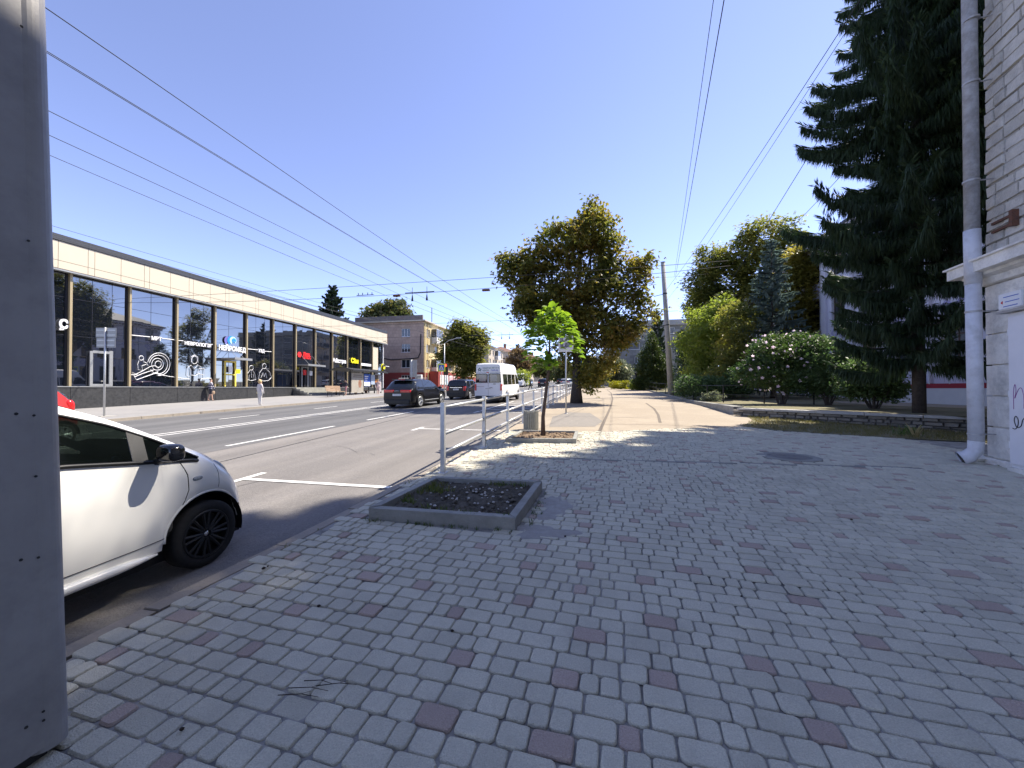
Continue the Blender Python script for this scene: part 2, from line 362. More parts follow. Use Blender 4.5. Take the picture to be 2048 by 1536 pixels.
# far pavement and kerb
struct(sheet('far_pavement', [(-60,-60),(-18.86,-60),(-18.86,50.3),(-60,50.3)], 0, M_FARWALK, fs))
struct(sheet('far_pavement', [(-60,58.7),(-18.86,58.7),(-18.86,500),(-60,500)], 0, M_FARWALK, fs))
fk = struct(MB().build('far_kerb', M_KERB)); 
for k in range(34):
    y0 = 9+1.25*k; b = MB()
    zz = lambda x,y: fs(y)+.012+random.uniform(-.004,.004)
    b.prism([(-18.98,y0+.008),(-18.83,y0+.008),(-18.83,y0+1.242),(-18.98,y0+1.242)], lambda x,y: gz(y)-.1, zz)
    b.build('kerb_stone', M_KERB, fk)
b = MB(); b.prism([(-18.98,58.5),(-18.83,58.5),(-18.83,300),(-18.98,300)], lambda x,y: gz(y)-.1, lambda x,y: fs(y)+.012); b.build('kerb_run', M_KERB, fk)

# ------------------------------------------------------------------ planters
PL1 = [(-2.36,3.72),(-.76,3.74),(-.68,5.14),(-2.2,5.08)]
PL2 = [(-2.03,8.80),(-.40,8.98),(-.40,10.36),(-1.95,10.27)]
def inset(P, w):
    c = Vector((sum(p[0] for p in P)/4, sum(p[1] for p in P)/4)); out = []
    n = len(P)
    for i in range(n):
        a, p, q = Vector(P[i-1]), Vector(P[i]), Vector(P[(i+1)%n])
        e1 = (p-a).normalized(); e2 = (q-p).normalized()
        n1 = Vector((-e1.y,e1.x)); n2 = Vector((-e2.y,e2.x))
        out.append(p + (n1+n2)*w/(1+n1.dot(n2)))
    return [(p.x,p.y) for p in out]
M_EARTH = mat('planter_soil', (0.055,0.048,0.038), (0.11,0.095,0.07), 14, .95, .9, 60, big=(0.19,0.17,0.135), bigscale=2.5, bigamt=.8)
M_EARTHD = mat('planter_litter', (0.26,0.18,0.115), (0.15,0.105,0.07), 25, .95, .9, 90, big=(0.33,0.25,0.17), bigscale=4)
M_GRASSB = leafmat('grass_blades', [(0.05,0.085,0.02),(0.08,0.12,0.03),(0.16,0.14,0.05)], .3)
M_PEB = mat('pale_pebble', (0.5,0.48,0.44), (0.38,0.36,0.33), 20, .9)
def planter(name, label, P, soil, h):
    cx, cy = sum(p[0] for p in P)/4, sum(p[1] for p in P)/4
    t = thing(name, label, 'planter', (cx,cy,sw(cy)))
    I = inset(P, .085)
    for i in range(4):
        j = (i+1) % 4; bq = MB(); dz = random.uniform(-.006,.006); e = .003
        a, bb, c, d = Vector(P[i]), Vector(P[j]), Vector(I[j]), Vector(I[i])
        g = (bb-a).normalized()*e; q = [a+g, bb-g, c-g, d+g]
        cen = (q[0]+q[1]+q[2]+q[3])/4
        q2 = [p + (cen-p).normalized()*.012 for p in q]
        v = [(p.x,p.y,sw(p.y)-.08) for p in q] + [(p.x,p.y,sw(p.y)+h-.012+dz) for p in q] + [(p.x,p.y,sw(p.y)+h+dz) for p in q2]
        bq.add(v, [(4,5,9,8),(5,6,10,9),(6,7,11,10),(7,4,8,11),(8,9,10,11),(0,1,5,4),(1,2,6,5),(2,3,7,6),(3,0,4,7)])
        bq.build('edging_stone', M_CONC, t)
    n = 56; Vv = []; F = []
    I2 = inset(P, .06)
    for i in range(n+1):
        for j in range(n+1):
            u, w = i/n, j/n
            x = (1-u)*(1-w)*I2[0][0]+u*(1-w)*I2[1][0]+u*w*I2[2][0]+(1-u)*w*I2[3][0]
            yv = (1-u)*(1-w)*I2[0][1]+u*(1-w)*I2[1][1]+u*w*I2[2][1]+(1-u)*w*I2[3][1]
            zz = sw(yv)+h-.05 + .018*math.sin(9*x+3*yv)*math.sin(7*yv-2*x) + random.gauss(0,.011) + .012*math.sin(23*x)*math.cos(19*yv)
            Vv.append((x,yv,zz))
    for i in range(n):
        for j in range(n): a0 = i*(n+1)+j; F.append((a0,a0+n+1,a0+n+2,a0+1))
    np_mesh('soil', Vv, F, soil, t, smooth=True)
    return t, I2
def blades(cx, cy, cz, n, r, h, w=.006):
    V = []; F = []
    for i in range(n):
        a = random.uniform(0,6.28); rr = r*math.sqrt(random.random()); x, y0 = cx+rr*math.cos(a), cy+rr*math.sin(a)
        b2 = random.uniform(0,6.28); dx, dy = math.cos(b2), math.sin(b2); hh = h*random.uniform(.5,1.2); lean = hh*random.uniform(.1,.7)
        k = len(V); V += [(x-dy*w,y0+dx*w,cz),(x+dy*w,y0-dx*w,cz),(x+dx*lean*.4+dy*w*.7,y0+dy*lean*.4-dx*w*.7,cz+hh*.6),(x+dx*lean,y0+dy*lean,cz+hh)]
        F += [(k,k+1,k+2,k+3)]
    return V, F
def pebbles(b, pts, s0, s1):
    for x, y0, z in pts:
        s = random.uniform(s0,s1); v = []; 
        for zz, rr in ((-.3,.7),(.15,1.0),(.6,.55)):
            for k in range(6):
                a = k*1.047+random.uniform(-.3,.3); q = rr*random.uniform(.75,1.2); v.append((x+s*q*math.cos(a),y0+s*q*math.sin(a),z+s*zz))
        f = [(i,(i+1)%6,6+(i+1)%6,6+i) for i in range(6)]+[(6+i,6+(i+1)%6,12+(i+1)%6,12+i) for i in range(6)]+[(12,13,14,15,16,17)]
        b.add(v, f)
p1, I2 = planter('tree_planter', 'square concrete edged planter of bare dark soil, empty, before the railing', PL1, M_EARTH, .125)
bp = MB(); pts = []
for k in range(64):
    if k < 34: x, y0 = random.gauss(-1.42,.22), random.gauss(4.55,.16)
    else: x, y0 = random.uniform(-2.15,-.85), random.uniform(3.85,5.0)
    pts.append((x,y0,sw(y0)+.125-.035))
pebbles(bp, pts, .008, .022); bp.build('pebbles', M_PEB, p1)['kind'] = 'stuff'
V, F = [], []
for k in range(26):
    x, y0 = (random.gauss(-1.95,.15), random.gauss(4.5,.25)) if k < 16 else (random.uniform(-1.9,-.9), random.choice((3.86,4.98))+random.uniform(-.05,.05))
    v, f = blades(x, y0, sw(y0)+.07, 22, .07, .07); o_ = len(V); V += v; F += [tuple(i+o_ for i in q) for q in f]
np_mesh('grass', V, F, M_GRASSB, p1)['kind'] = 'stuff'
bp = MB(); pebbles(bp, [(random.uniform(-2.1,-.85), y0, sw(y0)+.075) for y0 in [random.uniform(3.84,5.0) for _ in range(150)]], .012, .035)
bp.build('clods', M_EARTH, p1)['kind'] = 'stuff'
p2, I2 = planter('tree_planter', 'square concrete edged planter holding the slim young tree', PL2, M_EARTHD, .10)
bp = MB(); pebbles(bp, [(random.uniform(-1.85,-.5), y0, sw(y0)+.06) for y0 in [random.uniform(8.95,10.2) for _ in range(220)]], .012, .035)
bp.build('dead_leaves', M_EARTHD, p2)['kind'] = 'stuff'

# ------------------------------------------------------------------ paving bricks
BA = R(-3.6); CB, SB = math.cos(BA), math.sin(BA)      # rows turned a little against the road
def bw(u, v): return (u*CB - v*SB, u*SB + v*CB)
def ub(x, y): return (x*CB + y*SB, -x*SB + y*CB)
MH = onside(1577, 914)
GROOVE = (ub(*onside(1000,912)), ub(*onside(1800,936)))
PITCH_V, JOINT = .121, .0075
LENS = [.188,.138,.098]
def brick_ring(l, w, ins, nseg, rc):
    pts = []
    hx, hy = l/2-ins, w/2-ins; rc = max(rc-ins*.5, .004)
    for cx, cy, a0 in ((hx-rc,hy-rc,0),(-hx+rc,hy-rc,90),(-hx+rc,-hy+rc,180),(hx-rc,-hy+rc,270)):
        for k in range(nseg):
            a = R(a0 + 90*k/(nseg-1)); pts.append((cx+rc*math.cos(a), cy+rc*math.sin(a)))
    return pts
def brick_mesh(name, l, w, m, seed):
    rn = random.Random(seed); n = 12
    v = []; js = [(rn.uniform(-.0025,.0025), rn.uniform(-.0025,.0025)) for _ in range(n)]
    for z, ins in ((-.016,.0),(-.0035,.0015),(0,.0075)):
        for (x,y),(jx,jy) in zip(brick_ring(l,w,ins,3,.0195), js): v.append((x+jx,y+jy,z))
    f = [(i,(i+1)%n,n+(i+1)%n,n+i) for i in range(n)] + [(n+i,n+(i+1)%n,2*n+(i+1)%n,2*n+i) for i in range(n)] + [tuple(range(2*n,3*n))]
    me = bpy.data.meshes.new(name); me.from_pydata(v,[],f); me.materials.append(m); me.update()
    sm = [True]*(2*n)+[False]; me.polygons.foreach_set('use_smooth', sm); return me
BRM = {(i,c,s): brick_mesh('brick', LENS[i]-JOINT, PITCH_V-JOINT, M_BRR if c else M_BRG, 31*i+7*c+s) for i in range(3) for c in (0,1) for s in range(4)}
STAND_FOOT = [(-2.62,.02),(-2.08,.02),(-2.08,1.2),(-2.62,1.2)]
P1o, P2o = inset(PL1,-.04), inset(PL2,-.04)
bricks = []; REDS = set()
rows = range(int(-1.6/PITCH_V), int(14/PITCH_V))
for kr in rows:
    v = kr*PITCH_V; u = -4.2 + random.uniform(0,.19); last = -1
    while u < 8.6:
        i = random.choices((0,1,2),(.36,.36,.28))[0]; l = LENS[i]; uc = u + l/2; u += l
        x, y = bw(uc, v)
        if y < -.5 or x < kerbx(y)+.02: continue
        if x > 7.3 or y > 13.6: continue
        if inpoly(x,y,P1o) or inpoly(x,y,P2o) or inpoly(x,y,GRASS): continue
        if not inpoly(x,y,bed_poly): continue
        if x > 5.55 + .1405*y and y < 8.3: continue
        if (x-MH[0])**2+(y-MH[1])**2 < .5**2: continue
        gv = GROOVE[0][1] + (GROOVE[1][1]-GROOVE[0][1])*(uc-GROOVE[0][0])/(GROOVE[1][0]-GROOVE[0][0])
        if abs(v-gv) < PITCH_V*.5 and -1.9 < x < 5.2: continue
        zz = sw(y) + .0045*math.sin(1.7*x+.8*y)*math.sin(1.3*y) + random.gauss(0,.0022)
        d = -x*SY + y*CY; r = x*CY + y*SY
        red = 1 if random.random() < .19 else 0
        if red:
            gk = (round(x/.2),round(y/.2))
            if any((gk[0]+i_,gk[1]+j_) in REDS for i_ in (-1,0,1) for j_ in (-1,0,1)): red = 0
            else: REDS.add(gk)
        bricks.append((x,y,zz,i,red,d,r))
inview = [b_ for b_ in bricks if b_[5] > 1.40 and abs(b_[6]/b_[5]) < 1.36 and not (b_[0] < -2.0 and b_[1] < 1.4)]
inview.sort(key=lambda b_: b_[5]); near = set(id(b_) for b_ in inview[:300])
Vv = []; Fq = []; mi = []; Ft = []
ring = {i: (brick_ring(LENS[i]-JOINT,PITCH_V-JOINT,0,3,.0195), brick_ring(LENS[i]-JOINT,PITCH_V-JOINT,.006,3,.0195)) for i in range(3)}
bV = []; bF = []; bM = []
for b_ in bricks:
    x, y, zz, i, red, d, r = b_
    rz = BA + random.gauss(0,.006); tx, ty = random.gauss(0,.013)+.026, random.gauss(0,.013)
    if id(b_) in near:
        M = Matrix.Translation((x,y,zz)) @ Matrix.Rotation(rz,4,'Z') @ Matrix.Rotation(tx,4,'X') @ Matrix.Rotation(ty,4,'Y')
        link('brick', BRM[(i,red,random.randrange(4))], pavement, M)
    else:
        c, s = math.cos(rz), math.sin(rz); base = len(bV)
        A, B = ring[i]
        for rg, z in ((A,-.012),(B,0)):
            for px_, py_ in rg: bV.append((x+px_*c-py_*s, y+px_*s+py_*c, zz+z+py_*tx-px_*ty))
        for k in range(12): bF.append((base+k,base+(k+1)%12,base+12+(k+1)%12,base+12+k))
        bF.append(tuple(range(base+12,base+24))); bM += [red]*13
me = bpy.data.meshes.new('bricks'); me.from_pydata(bV,[],bF); me.materials.append(M_BRG); me.materials.append(M_BRR)
me.polygons.foreach_set('material_index', bM); me.update()
o = link('bricks', me, pavement); o['kind'] = 'stuff'
# flush edging run across the bricks
for k in range(7):
    t0, t1 = k/7, (k+1)/7-.004
    q = []
    for t_, dv in ((t0,-.04),(t1,-.04),(t1,.04),(t0,.04)):
        uu = GROOVE[0][0]+(GROOVE[1][0]-GROOVE[0][0])*t_; vv = GROOVE[0][1]+(GROOVE[1][1]-GROOVE[0][1])*t_+dv; q.append(bw(uu,vv))
    b = MB(); b.prism(q, lambda x,y: sw(y)-.05, lambda x,y: sw(y)-.004); b.build('edging_strip', M_CONC, pavement)
# manhole set in the bricks
t = thing('manhole_cover', 'round cast iron manhole cover sunk in the shaded paving', 'manhole', (MH[0],MH[1],sw(MH[1])))
b = MB(); b.lathe((MH[0],MH[1],sw(MH[1])),[(.50,-.03),(.50,.0),(.49,.002),(.36,.002),(.355,-.01)],40); o = b.build('concrete_collar', M_CONC, t)
b = MB(); b.lathe((MH[0],MH[1],sw(MH[1])),[(.35,-.012),(.35,-.002),(.33,-.002),(.325,-.008),(.27,-.008),(.265,-.002),(.235,-.002),(.23,-.008),(.17,-.008),(.165,-.002),(.135,-.002),(.13,-.008),(.07,-.008),(.065,-.002),(0,-.002)],40); b.build('lid', mat('cast_iron',(0.20,0.195,0.185),(0.14,0.13,0.125),20,.7), t)
# spilled sand by the first planter, stray twigs and leaves
def mound(name, label, cx, cy, rx, ry, h, m):
    n = 26; V = []; F = []
    for i in range(n):
        for j in range(36):
            a = j/36*6.283; q = i/(n-1); rr = q*(1+.22*math.sin(3*a+1)+.15*math.sin(5*a)+.08*math.sin(9*a+2))
            x, y0 = cx+rx*rr*math.cos(a), cy+ry*rr*math.sin(a)
            V.append((x,y0,sw(y0)+.0025-.010*q**3+h*(1-q*q)*(.55+.45*math.sin(7*x+3)*math.sin(9*y0))+random.gauss(0,.0012)))
    for i in range(n-1):
        for j in range(36): F.append((i*36+j,i*36+(j+1)%36,(i+1)*36+(j+1)%36,(i+1)*36+j))
    tag(np_mesh(name, V, F, m, smooth=True), label, 'sand', kind='stuff')
M_PSAND = mat('pale_sand', (0.40,0.38,0.345), (0.33,0.31,0.28), 12, .95, .6, 120, big=(0.27,0.26,0.24), bigscale=4)
mound('sand', 'pale sand spilled along the side of the empty planter', -.45, 4.55, .22, .45, .012, M_PSAND)
mound('sand', 'pale sand fanned out at the corner of the empty planter', -.48, 3.76, .34, .17, .014, M_PSAND)
M_TWIG = mat('dry_twig', (0.03,0.022,0.016), rough=.9)
for k, ((a0,a1),(b0,b1)) in enumerate([((560,1380),(640,1384)),((580,1366),(660,1372)),((636,1362),(716,1360)),((612,1352),(668,1358))]):
    x0,y0 = onside(a0,a1); x1,y1 = onside(b0,b1)
    b = MB(); xm, ym = (x0+x1)/2+.01, (y0+y1)/2+.008
    b.tube([(x0,y0,sw(y0)+.006),(xm,ym,sw(ym)+.012),(x1,y1,sw(y1)+.006)],[.0022,.0018,.001],5)
    b.tube([(xm,ym,sw(ym)+.012),(xm+.03,ym+.03,sw(ym)+.008)],[.0012,.0008],4)
    tag(b.build('twig', M_TWIG), ['dry twig nearest the camera in the small heap on the paving','dry twig second from the camera in the small heap on the paving','dry twig lying farthest right in the small heap on the paving','dry twig farthest from the camera in the small heap on the paving'][k], 'twig', 'dry twigs on the paving')
V, F = [], []
for k in range(70):
    if k < 26: x, y0 = random.uniform(-2.4,-.7), 3.70-abs(random.gauss(0,.02))
    elif k < 44: x, y0 = -.66+abs(random.gauss(0,.03)), random.uniform(3.8,5.1)
    elif k < 56: y0 = random.uniform(2,9); x = kerbx(y0)+.01
    else: y0 = random.uniform(6.2,8.2); x = 5.50+.1405*y0-random.random()*.04
    v, f = blades(x, y0, sw(y0)-.008, random.randint(4,12), .03, .04, .003); o_ = len(V); V += v; F += [tuple(i+o_ for i in q) for q in f]
tag(np_mesh('weeds', V, F, M_GRASSB), 'tiny weeds growing in the paving joints along planter and wall', 'weeds', kind='stuff')
b = MB(); lv = []
for (px_,py_) in [(538,1126),(530,1130),(370,1445),(905,1255),(1090,995),(1285,965),(1650,890),(430,1070),(1130,1070),(640,1205),(1480,1190),(1700,1040)]:
    x, y0 = onside(px_,py_); pebbles(b, [(x,y0,sw(y0)+.004)], .008, .016)
tag(b.build('litter', M_TWIG), 'scattered dark leaf and dirt crumbs on the paving bricks', 'litter', kind='stuff')
# ------------------------------------------------------------------ railing
RY0, RSP, RN = 5.80, 2.30, 26
def railx(y): return -2.36 + .006*(y-5.8)
rl = thing('pedestrian_railing', 'long galvanised pipe railing with square posts along the kerb', 'railing', (railx(RY0),RY0,sw(RY0)))
b = MB(); b.box(-.033,.033,-.033,.033,-.05,1.10); b.box(-.037,.037,-.037,.037,1.10,1.115)
b.bbox(-.07,.07,-.07,.07,-.01,.008,.005)
post_me = b.build('post', M_GALV); pm = post_me.data; bpy.data.objects.remove(post_me)
b = MB(); b.tube([(0,0,0),(0,RSP-.066,gz(RSP))],.029,10); q = b.build('rail', M_GALV, smooth=True); rm = q.data; bpy.data.objects.remove(q)
L0 = Vector((railx(RY0),RY0,sw(RY0)))
for k in range(RN):
    y = RY0+RSP*k; p = Vector((railx(y),y,sw(y))) - L0
    link('post', pm, rl, Matrix.Translation(p) @ Matrix.Rotation(random.gauss(0,.006),4,'Y'))
    if k < RN-1:
        for h in (.30,.62,1.04):
            link('rail', rm, rl, Matrix.Translation(p+Vector((0,.033,h+random.gauss(0,.006)))))

# ------------------------------------------------------------------ litter bin behind the second planter
bx_, by_ = onside(1062,858)
t = thing('litter_bin', 'round ribbed concrete litter bin beside the railing', 'litter bin', (bx_,by_,sw(by_)))
b = MB(); zb = sw(by_); b.lathe((bx_,by_,zb),[(0,.0),(.19,0),(.195,.5),(.17,.53),(.165,.2),(0,.2)],24); b.build('drum', M_CONC, t)
for k in range(22):
    a = 2*math.pi*k/22; b = MB(Matrix.Translation((bx_,by_,zb)) @ Matrix.Rotation(a,4,'Z'))
    b.bbox(.188,.222,-.021,.021,.012,.55+.006*(k%2),.008); b.build('stave', M_CONC, t)

# ------------------------------------------------------------------ signs
M_SIGNB = mat('faded_sign_blue', (0.20,0.21,0.235), (0.26,0.265,0.28), 8, .5)
M_SIGNG = mat('sign_back_grey', (0.33,0.34,0.34), (0.28,0.285,0.29), 5, .5, metal=.4)
M_YEL = mat('sign_yellow', (0.62,0.72,0.03), rough=.45)
M_BLUE = mat('sign_blue', (0.02,0.09,0.42), rough=.4)
def textpart(body, size, M, m, parent, name='lettering', ext=.004, align='LEFT', spacing=1.0, off=0.0, width=None):
    cu = bpy.data.curves.new(name, 'FONT'); cu.body = body; cu.size = size; cu.extrude = ext; cu.align_x = align
    cu.space_character = spacing; cu.materials.append(m); cu.resolution_u = 3
    cu.offset = off; o = bpy.data.objects.new(name, cu); COL.objects.link(o)
    bpy.context.view_layer.update()
    me = bpy.data.meshes.new_from_object(o.evaluated_get(bpy.context.evaluated_depsgraph_get())); bpy.data.objects.remove(o)
    me.name = name
    if not me.materials: me.materials.append(m)
    if width:
        xs = [v.co.x for v in me.vertices]; f = width/max(1e-4,max(xs)-min(xs)); x0 = min(xs)
        for v in me.vertices: v.co.x = (v.co.x-x0)*f
    o = link(name, me, parent); o.matrix_basis = parent.matrix_basis.inverted() @ M; return o
FACE_CAM = Matrix.Rotation(R(90),4,'X')             # text upright facing -Y
sx, sy_ = onside(1132,827)
t = thing('parking_sign', 'weathered square parking sign on a thin steel post beyond the young tree', 'road sign', (sx,sy_,sw(sy_)))
z0 = sw(sy_); b = MB(); b.cyl((sx,sy_,z0-.05),(sx,sy_,z0+3.3),.032,n=12); b.cyl((sx,sy_,z0),(sx,sy_,z0+.02),.07); b.build('post', M_GALV, t, True)
b = MB(Matrix.Translation((sx,sy_-.05,z0+2.62)) @ Matrix.Rotation(R(8),4,'Z')); b.bbox(-.31,.31,-.012,.012,0,.70,.01); b.build('panel', M_WHITEP, t)
b = MB(Matrix.Translation((sx,sy_-.05,z0+2.62)) @ Matrix.Rotation(R(8),4,'Z')); b.box(-.25,.25,-.0165,-.012,.19,.64); b.build('field', M_SIGNB, t)
textpart('P', .52, Matrix.Translation((sx,sy_-.05,z0+2.62)) @ Matrix.Rotation(R(8),4,'Z') @ Matrix.Translation((-.14,-.02,.24)) @ FACE_CAM, M_WHITEP, t, 'letter')
b = MB(Matrix.Translation((sx,sy_-.05,z0+2.62)) @ Matrix.Rotation(R(8),4,'Z'))
for k in range(6):
    x0 = -.2+.045*k; b.tube([(x0,-.019,.1+random.uniform(0,.1)),(x0+.03,-.019,.22),(x0-.01,-.019,.36+random.uniform(-.06,.06))],.007,4)
b.build('scratches', M_DARKM, t)

def sign_back(name, label, x, y, z0, H, panels):
    t = thing(name, label, 'road sign', (x,y,z0)); b = MB(); b.cyl((x,y,z0-.05),(x,y,z0+H),.035,n=10); b.build('post', M_GALV, t, True)
    for (w, za, zb_, ry) in panels:
        b = MB(Matrix.Translation((x,y,z0)) @ Matrix.Rotation(R(ry),4,'Z')); b.bbox(-w/2,w/2,.035,.05,za,zb_,.006)
        o = b.build('panel', M_SIGNG, t)
        b = MB(Matrix.Translation((x,y,z0)) @ Matrix.Rotation(R(ry),4,'Z'))
        for q in (.25,.75): b.box(-w/2+.04,w/2-.04,.02,.034,za+(zb_-za)*q-.02,za+(zb_-za)*q+.02)
        b.build('bracket', M_GALV, t)
    b = MB(); b.box(x-.3,x+.3,y-.3,y+.3,z0-.1,z0+.03); b.build('footing', M_CONCL, t)
x,y = at(209,16.6); sign_back('road_sign', 'road sign on the far kerb seen from its back, two grey panels stacked', x, y, fs(y), 3.85, [(.80,2.98,3.40,14),(.86,3.42,3.84,14)])
x,y = at(823,40.5); sign_back('road_sign', 'pair of tall grey sign backs behind the black car', x, y, fs(y), 3.6, [(.40,1.75,3.6,12)])
b = MB(Matrix.Translation((x+.42,y,fs(y)))); b.bbox(-.18,.18,.0,.03,1.75,3.55,.006); b.cyl((0,0.05,0),(0,0.05,3.5),.03); o = b.build('panel', M_SIGNG, [q for q in COL.objects if q.get('label','').startswith('pair of tall')][0])

def crossing_sign(label, x, y, z0, H, s, rot):
    t = thing('crossing_sign', label, 'road sign', (x,y,z0)); b = MB(); b.cyl((x,y,z0-.05),(x,y,z0+H+s),.04,n=8); b.build('post', M_GALV, t, True)
    MM = Matrix.Translation((x,y-.06,z0+H)) @ Matrix.Rotation(R(rot),4,'Z')
    b = MB(MM); b.box(-s/2,s/2,-.012,.012,0,s); b.build('yellow_board', M_YEL, t)
    q = s*.36; c = s/2; b = MB(MM); b.box(-q,q,-.018,-.0125,c-q,c+q); b.build('blue_square', M_BLUE, t)
    b = MB(MM); b.add([(-q*.85,-.022,c-q*.75),(q*.85,-.022,c-q*.75),(0,-.022,c+q*.85)],[(0,1,2)]); b.build('white_triangle', M_WHITEP, t)
    b = MB(MM); b.tube([(0,-.028,c+q*.3),(-.02,-.028,c-.02),(-.1*s/.9,-.028,c-q*.65)],.03,5); b.tube([(-.02,-.028,c),(.1*s/.9,-.028,c-q*.65)],.03,5); b.build('walker_symbol', M_BLACK, t)
x,y = at(883,49); crossing_sign('yellow bordered pedestrian crossing sign by the red traffic light across the road', x, y, fs(y), zat(743,49)-fs(y), .98, 12)
x,y = at(1158,33); crossing_sign('yellow bordered pedestrian crossing sign half hidden behind the chestnut trunk', x, y, sw(y), zat(737,33)-sw(y), .72, 12)

# traffic light with lamp post
x,y = at(893,50)
M_TL = mat('traffic_red', (0.9,0.05,0.03), rough=.3)
tb = M_TL.node_tree.nodes['Principled BSDF']; tb.inputs['Emission Color'].default_value = (1,.04,.02,1); tb.inputs['Emission Strength'].default_value = 2.0
t = thing('traffic_light', 'traffic light showing red before the yellow building', 'traffic light', (x,y,fs(y)))
b = MB(); b.cyl((x,y,fs(y)-.05),(x,y,fs(y)+3.4),.06); b.build('post', M_GALV, t, True)
zt = zat(727,50); b = MB(); b.bbox(x-.3,x+.02+.28,y-.35,y-.1,zt-1.5,zt,.04); b.build('housing', M_BLACK, t)
for k in range(3):
    b = MB(); c = (x,y-.36,zt-.27-.48*k); b.lathe((0,0,0),[(0,0),(.17,0),(.17,.03),(.0,.03)],14,axis='x')
    b.v = [(c[0]+p[1],c[1]-p[0],c[2]+p[2]) for p in b.v]; b.build('lamp', M_TL if k == 0 else M_DARKM, t)
b = MB(); b.box(x-.42,x-.3,y-.2,y-.1,zt-.6,zt-.1); b.build('bracket', M_BLACK, t)
t = thing('street_lamp', 'slender street lamp with a slanting arm before the far chestnut', 'street lamp', (x-.7,y+1,fs(y)))
xl, yl = x-.7, y+1; zt = zat(686,51); b = MB(); b.tube([(xl,yl,fs(yl)-.05),(xl,yl,zt)],[.09,.05],10); b.build('post', M_GALV, t, True)
b = MB(); b.tube([(xl,yl,zt-.02),(xl+.7,yl-.1,zt+.35),(xl+1.9,yl-.2,zt+.6)],.035,8); b.build('arm', M_GALV, t, True)
b = MB(); b.bbox(xl+1.7,xl+2.4,yl-.3,yl-.1,zt+.55,zt+.67,.03); b.build('lamp_head', M_SIGNG, t)

# ------------------------------------------------------------------ sheet-metal stand at the frame's edge
SX, SY1 = -2.115, 1.20
t = thing('advertising_stand', 'tall grey sheet metal stand with a riveted seam close to the camera', 'street stand', (SX-.2,.68,sw(.6)))
t.matrix_basis = Matrix.Translation((SX-.2,.640,sw(.6))) @ Matrix.Rotation(R(-1.9),4,'Y') @ Matrix.Rotation(R(.9),4,'X')
def rounded(x0,x1,y0,y1,r,n=6):
    p = []
    for cx,cy,a0 in ((x1-r,y1-r,0),(x0+r,y1-r,90),(x0+r,y0+r,180),(x1-r,y0+r,270)):
        for k in range(n+1): a = R(a0+90*k/n); p.append((cx+r*math.cos(a),cy+r*math.sin(a)))
    return p
def local_build(b, name, m, parent, smooth=False):
    o = b.build(name, m, None, smooth); o.parent = parent; return o
b = MB(); b.prism(rounded(-.22,.194,-.62,.54,.045),.05,4.3); local_build(b,'panel',M_GREYP,t)
b = MB(); b.prism(rounded(-.226,.201,.452,.565,.052),.03,4.32); local_build(b,'edge_trim',M_GREYP,t,False)
b = MB(); b.box(-.19,.165,-.58,.5,-.06,.05); local_build(b,'plinth',M_DARKM,t)
b = MB()
for z in (.16,.195,.80,1.12,1.36,2.05,2.9):
    b.lathe((0,0,0),[(.0,.003),(.004,.003),(.005,0)],8,axis='x'); n = 24
    b.v[-n:] = [(p[0]+.2005,p[1]+.474,p[2]+z) for p in b.v[-n:]]
    if z not in (.16,.80,1.36): continue
    b.lathe((0,0,0),[(.0,.003),(.005,.003),(.006,0)],8,axis='x'); b.v[-n:] = [(p[0]+.1935,p[1]+.43,p[2]+z+.01) for p in b.v[-n:]]
local_build(b,'rivets',M_DARKM,t)['kind'] = 'stuff'
# ------------------------------------------------------------------ buildings: common pieces
def frame(origin, e, z=0):
    """x along the wall (left to right seen from outside), y into the building, z up"""
    e = Vector((e[0],e[1],0)).normalized(); n = Vector((-e.y,e.x,0))
    M = Matrix.Identity(4); M.col[0][:3] = e; M.col[1][:3] = n; M.col[2][:3] = (0,0,1); M.col[3][:3] = (origin[0],origin[1],z); return M
def wall_open(b, s0, s1, z0, z1, ops, depth=.14, y=0.0):
    ss = sorted(set([s0,s1]+[o[0] for o in ops]+[o[1] for o in ops])); zs = sorted(set([z0,z1]+[o[2] for o in ops]+[o[3] for o in ops]))
    for i in range(len(ss)-1):
        for j in range(len(zs)-1):
            cs, cz = (ss[i]+ss[i+1])/2, (zs[j]+zs[j+1])/2
            if any(o[0]<cs<o[1] and o[2]<cz<o[3] for o in ops): continue
            b.quad((ss[i],y,zs[j]),(ss[i+1],y,zs[j]),(ss[i+1],y,zs[j+1]),(ss[i],y,zs[j+1]))
    for a0,a1,c0,c1 in ops:
        b.quad((a0,y,c0),(a0,y+depth,c0),(a0,y+depth,c1),(a0,y,c1)); b.quad((a1,y,c0),(a1,y,c1),(a1,y+depth,c1),(a1,y+depth,c0))
        b.quad((a0,y,c0),(a1,y,c0),(a1,y+depth,c0),(a0,y+depth,c0)); b.quad((a0,y,c1),(a0,y+depth,c1),(a1,y+depth,c1),(a1,y,c1))
M_WFRAME = mat('white_window_frame', (0.72,0.72,0.72), rough=.5)
M_BFRAME = mat('brown_window_frame', (0.10,0.06,0.045), rough=.6)
M_GLASS = mat('window_glass', (0.03,0.035,0.04), rough=.06, spec=.9)
M_CURT = mat('curtained_glass', (0.22,0.23,0.235), (0.12,0.125,0.13), 1.3, .12, spec=.8)
WCACHE = {}
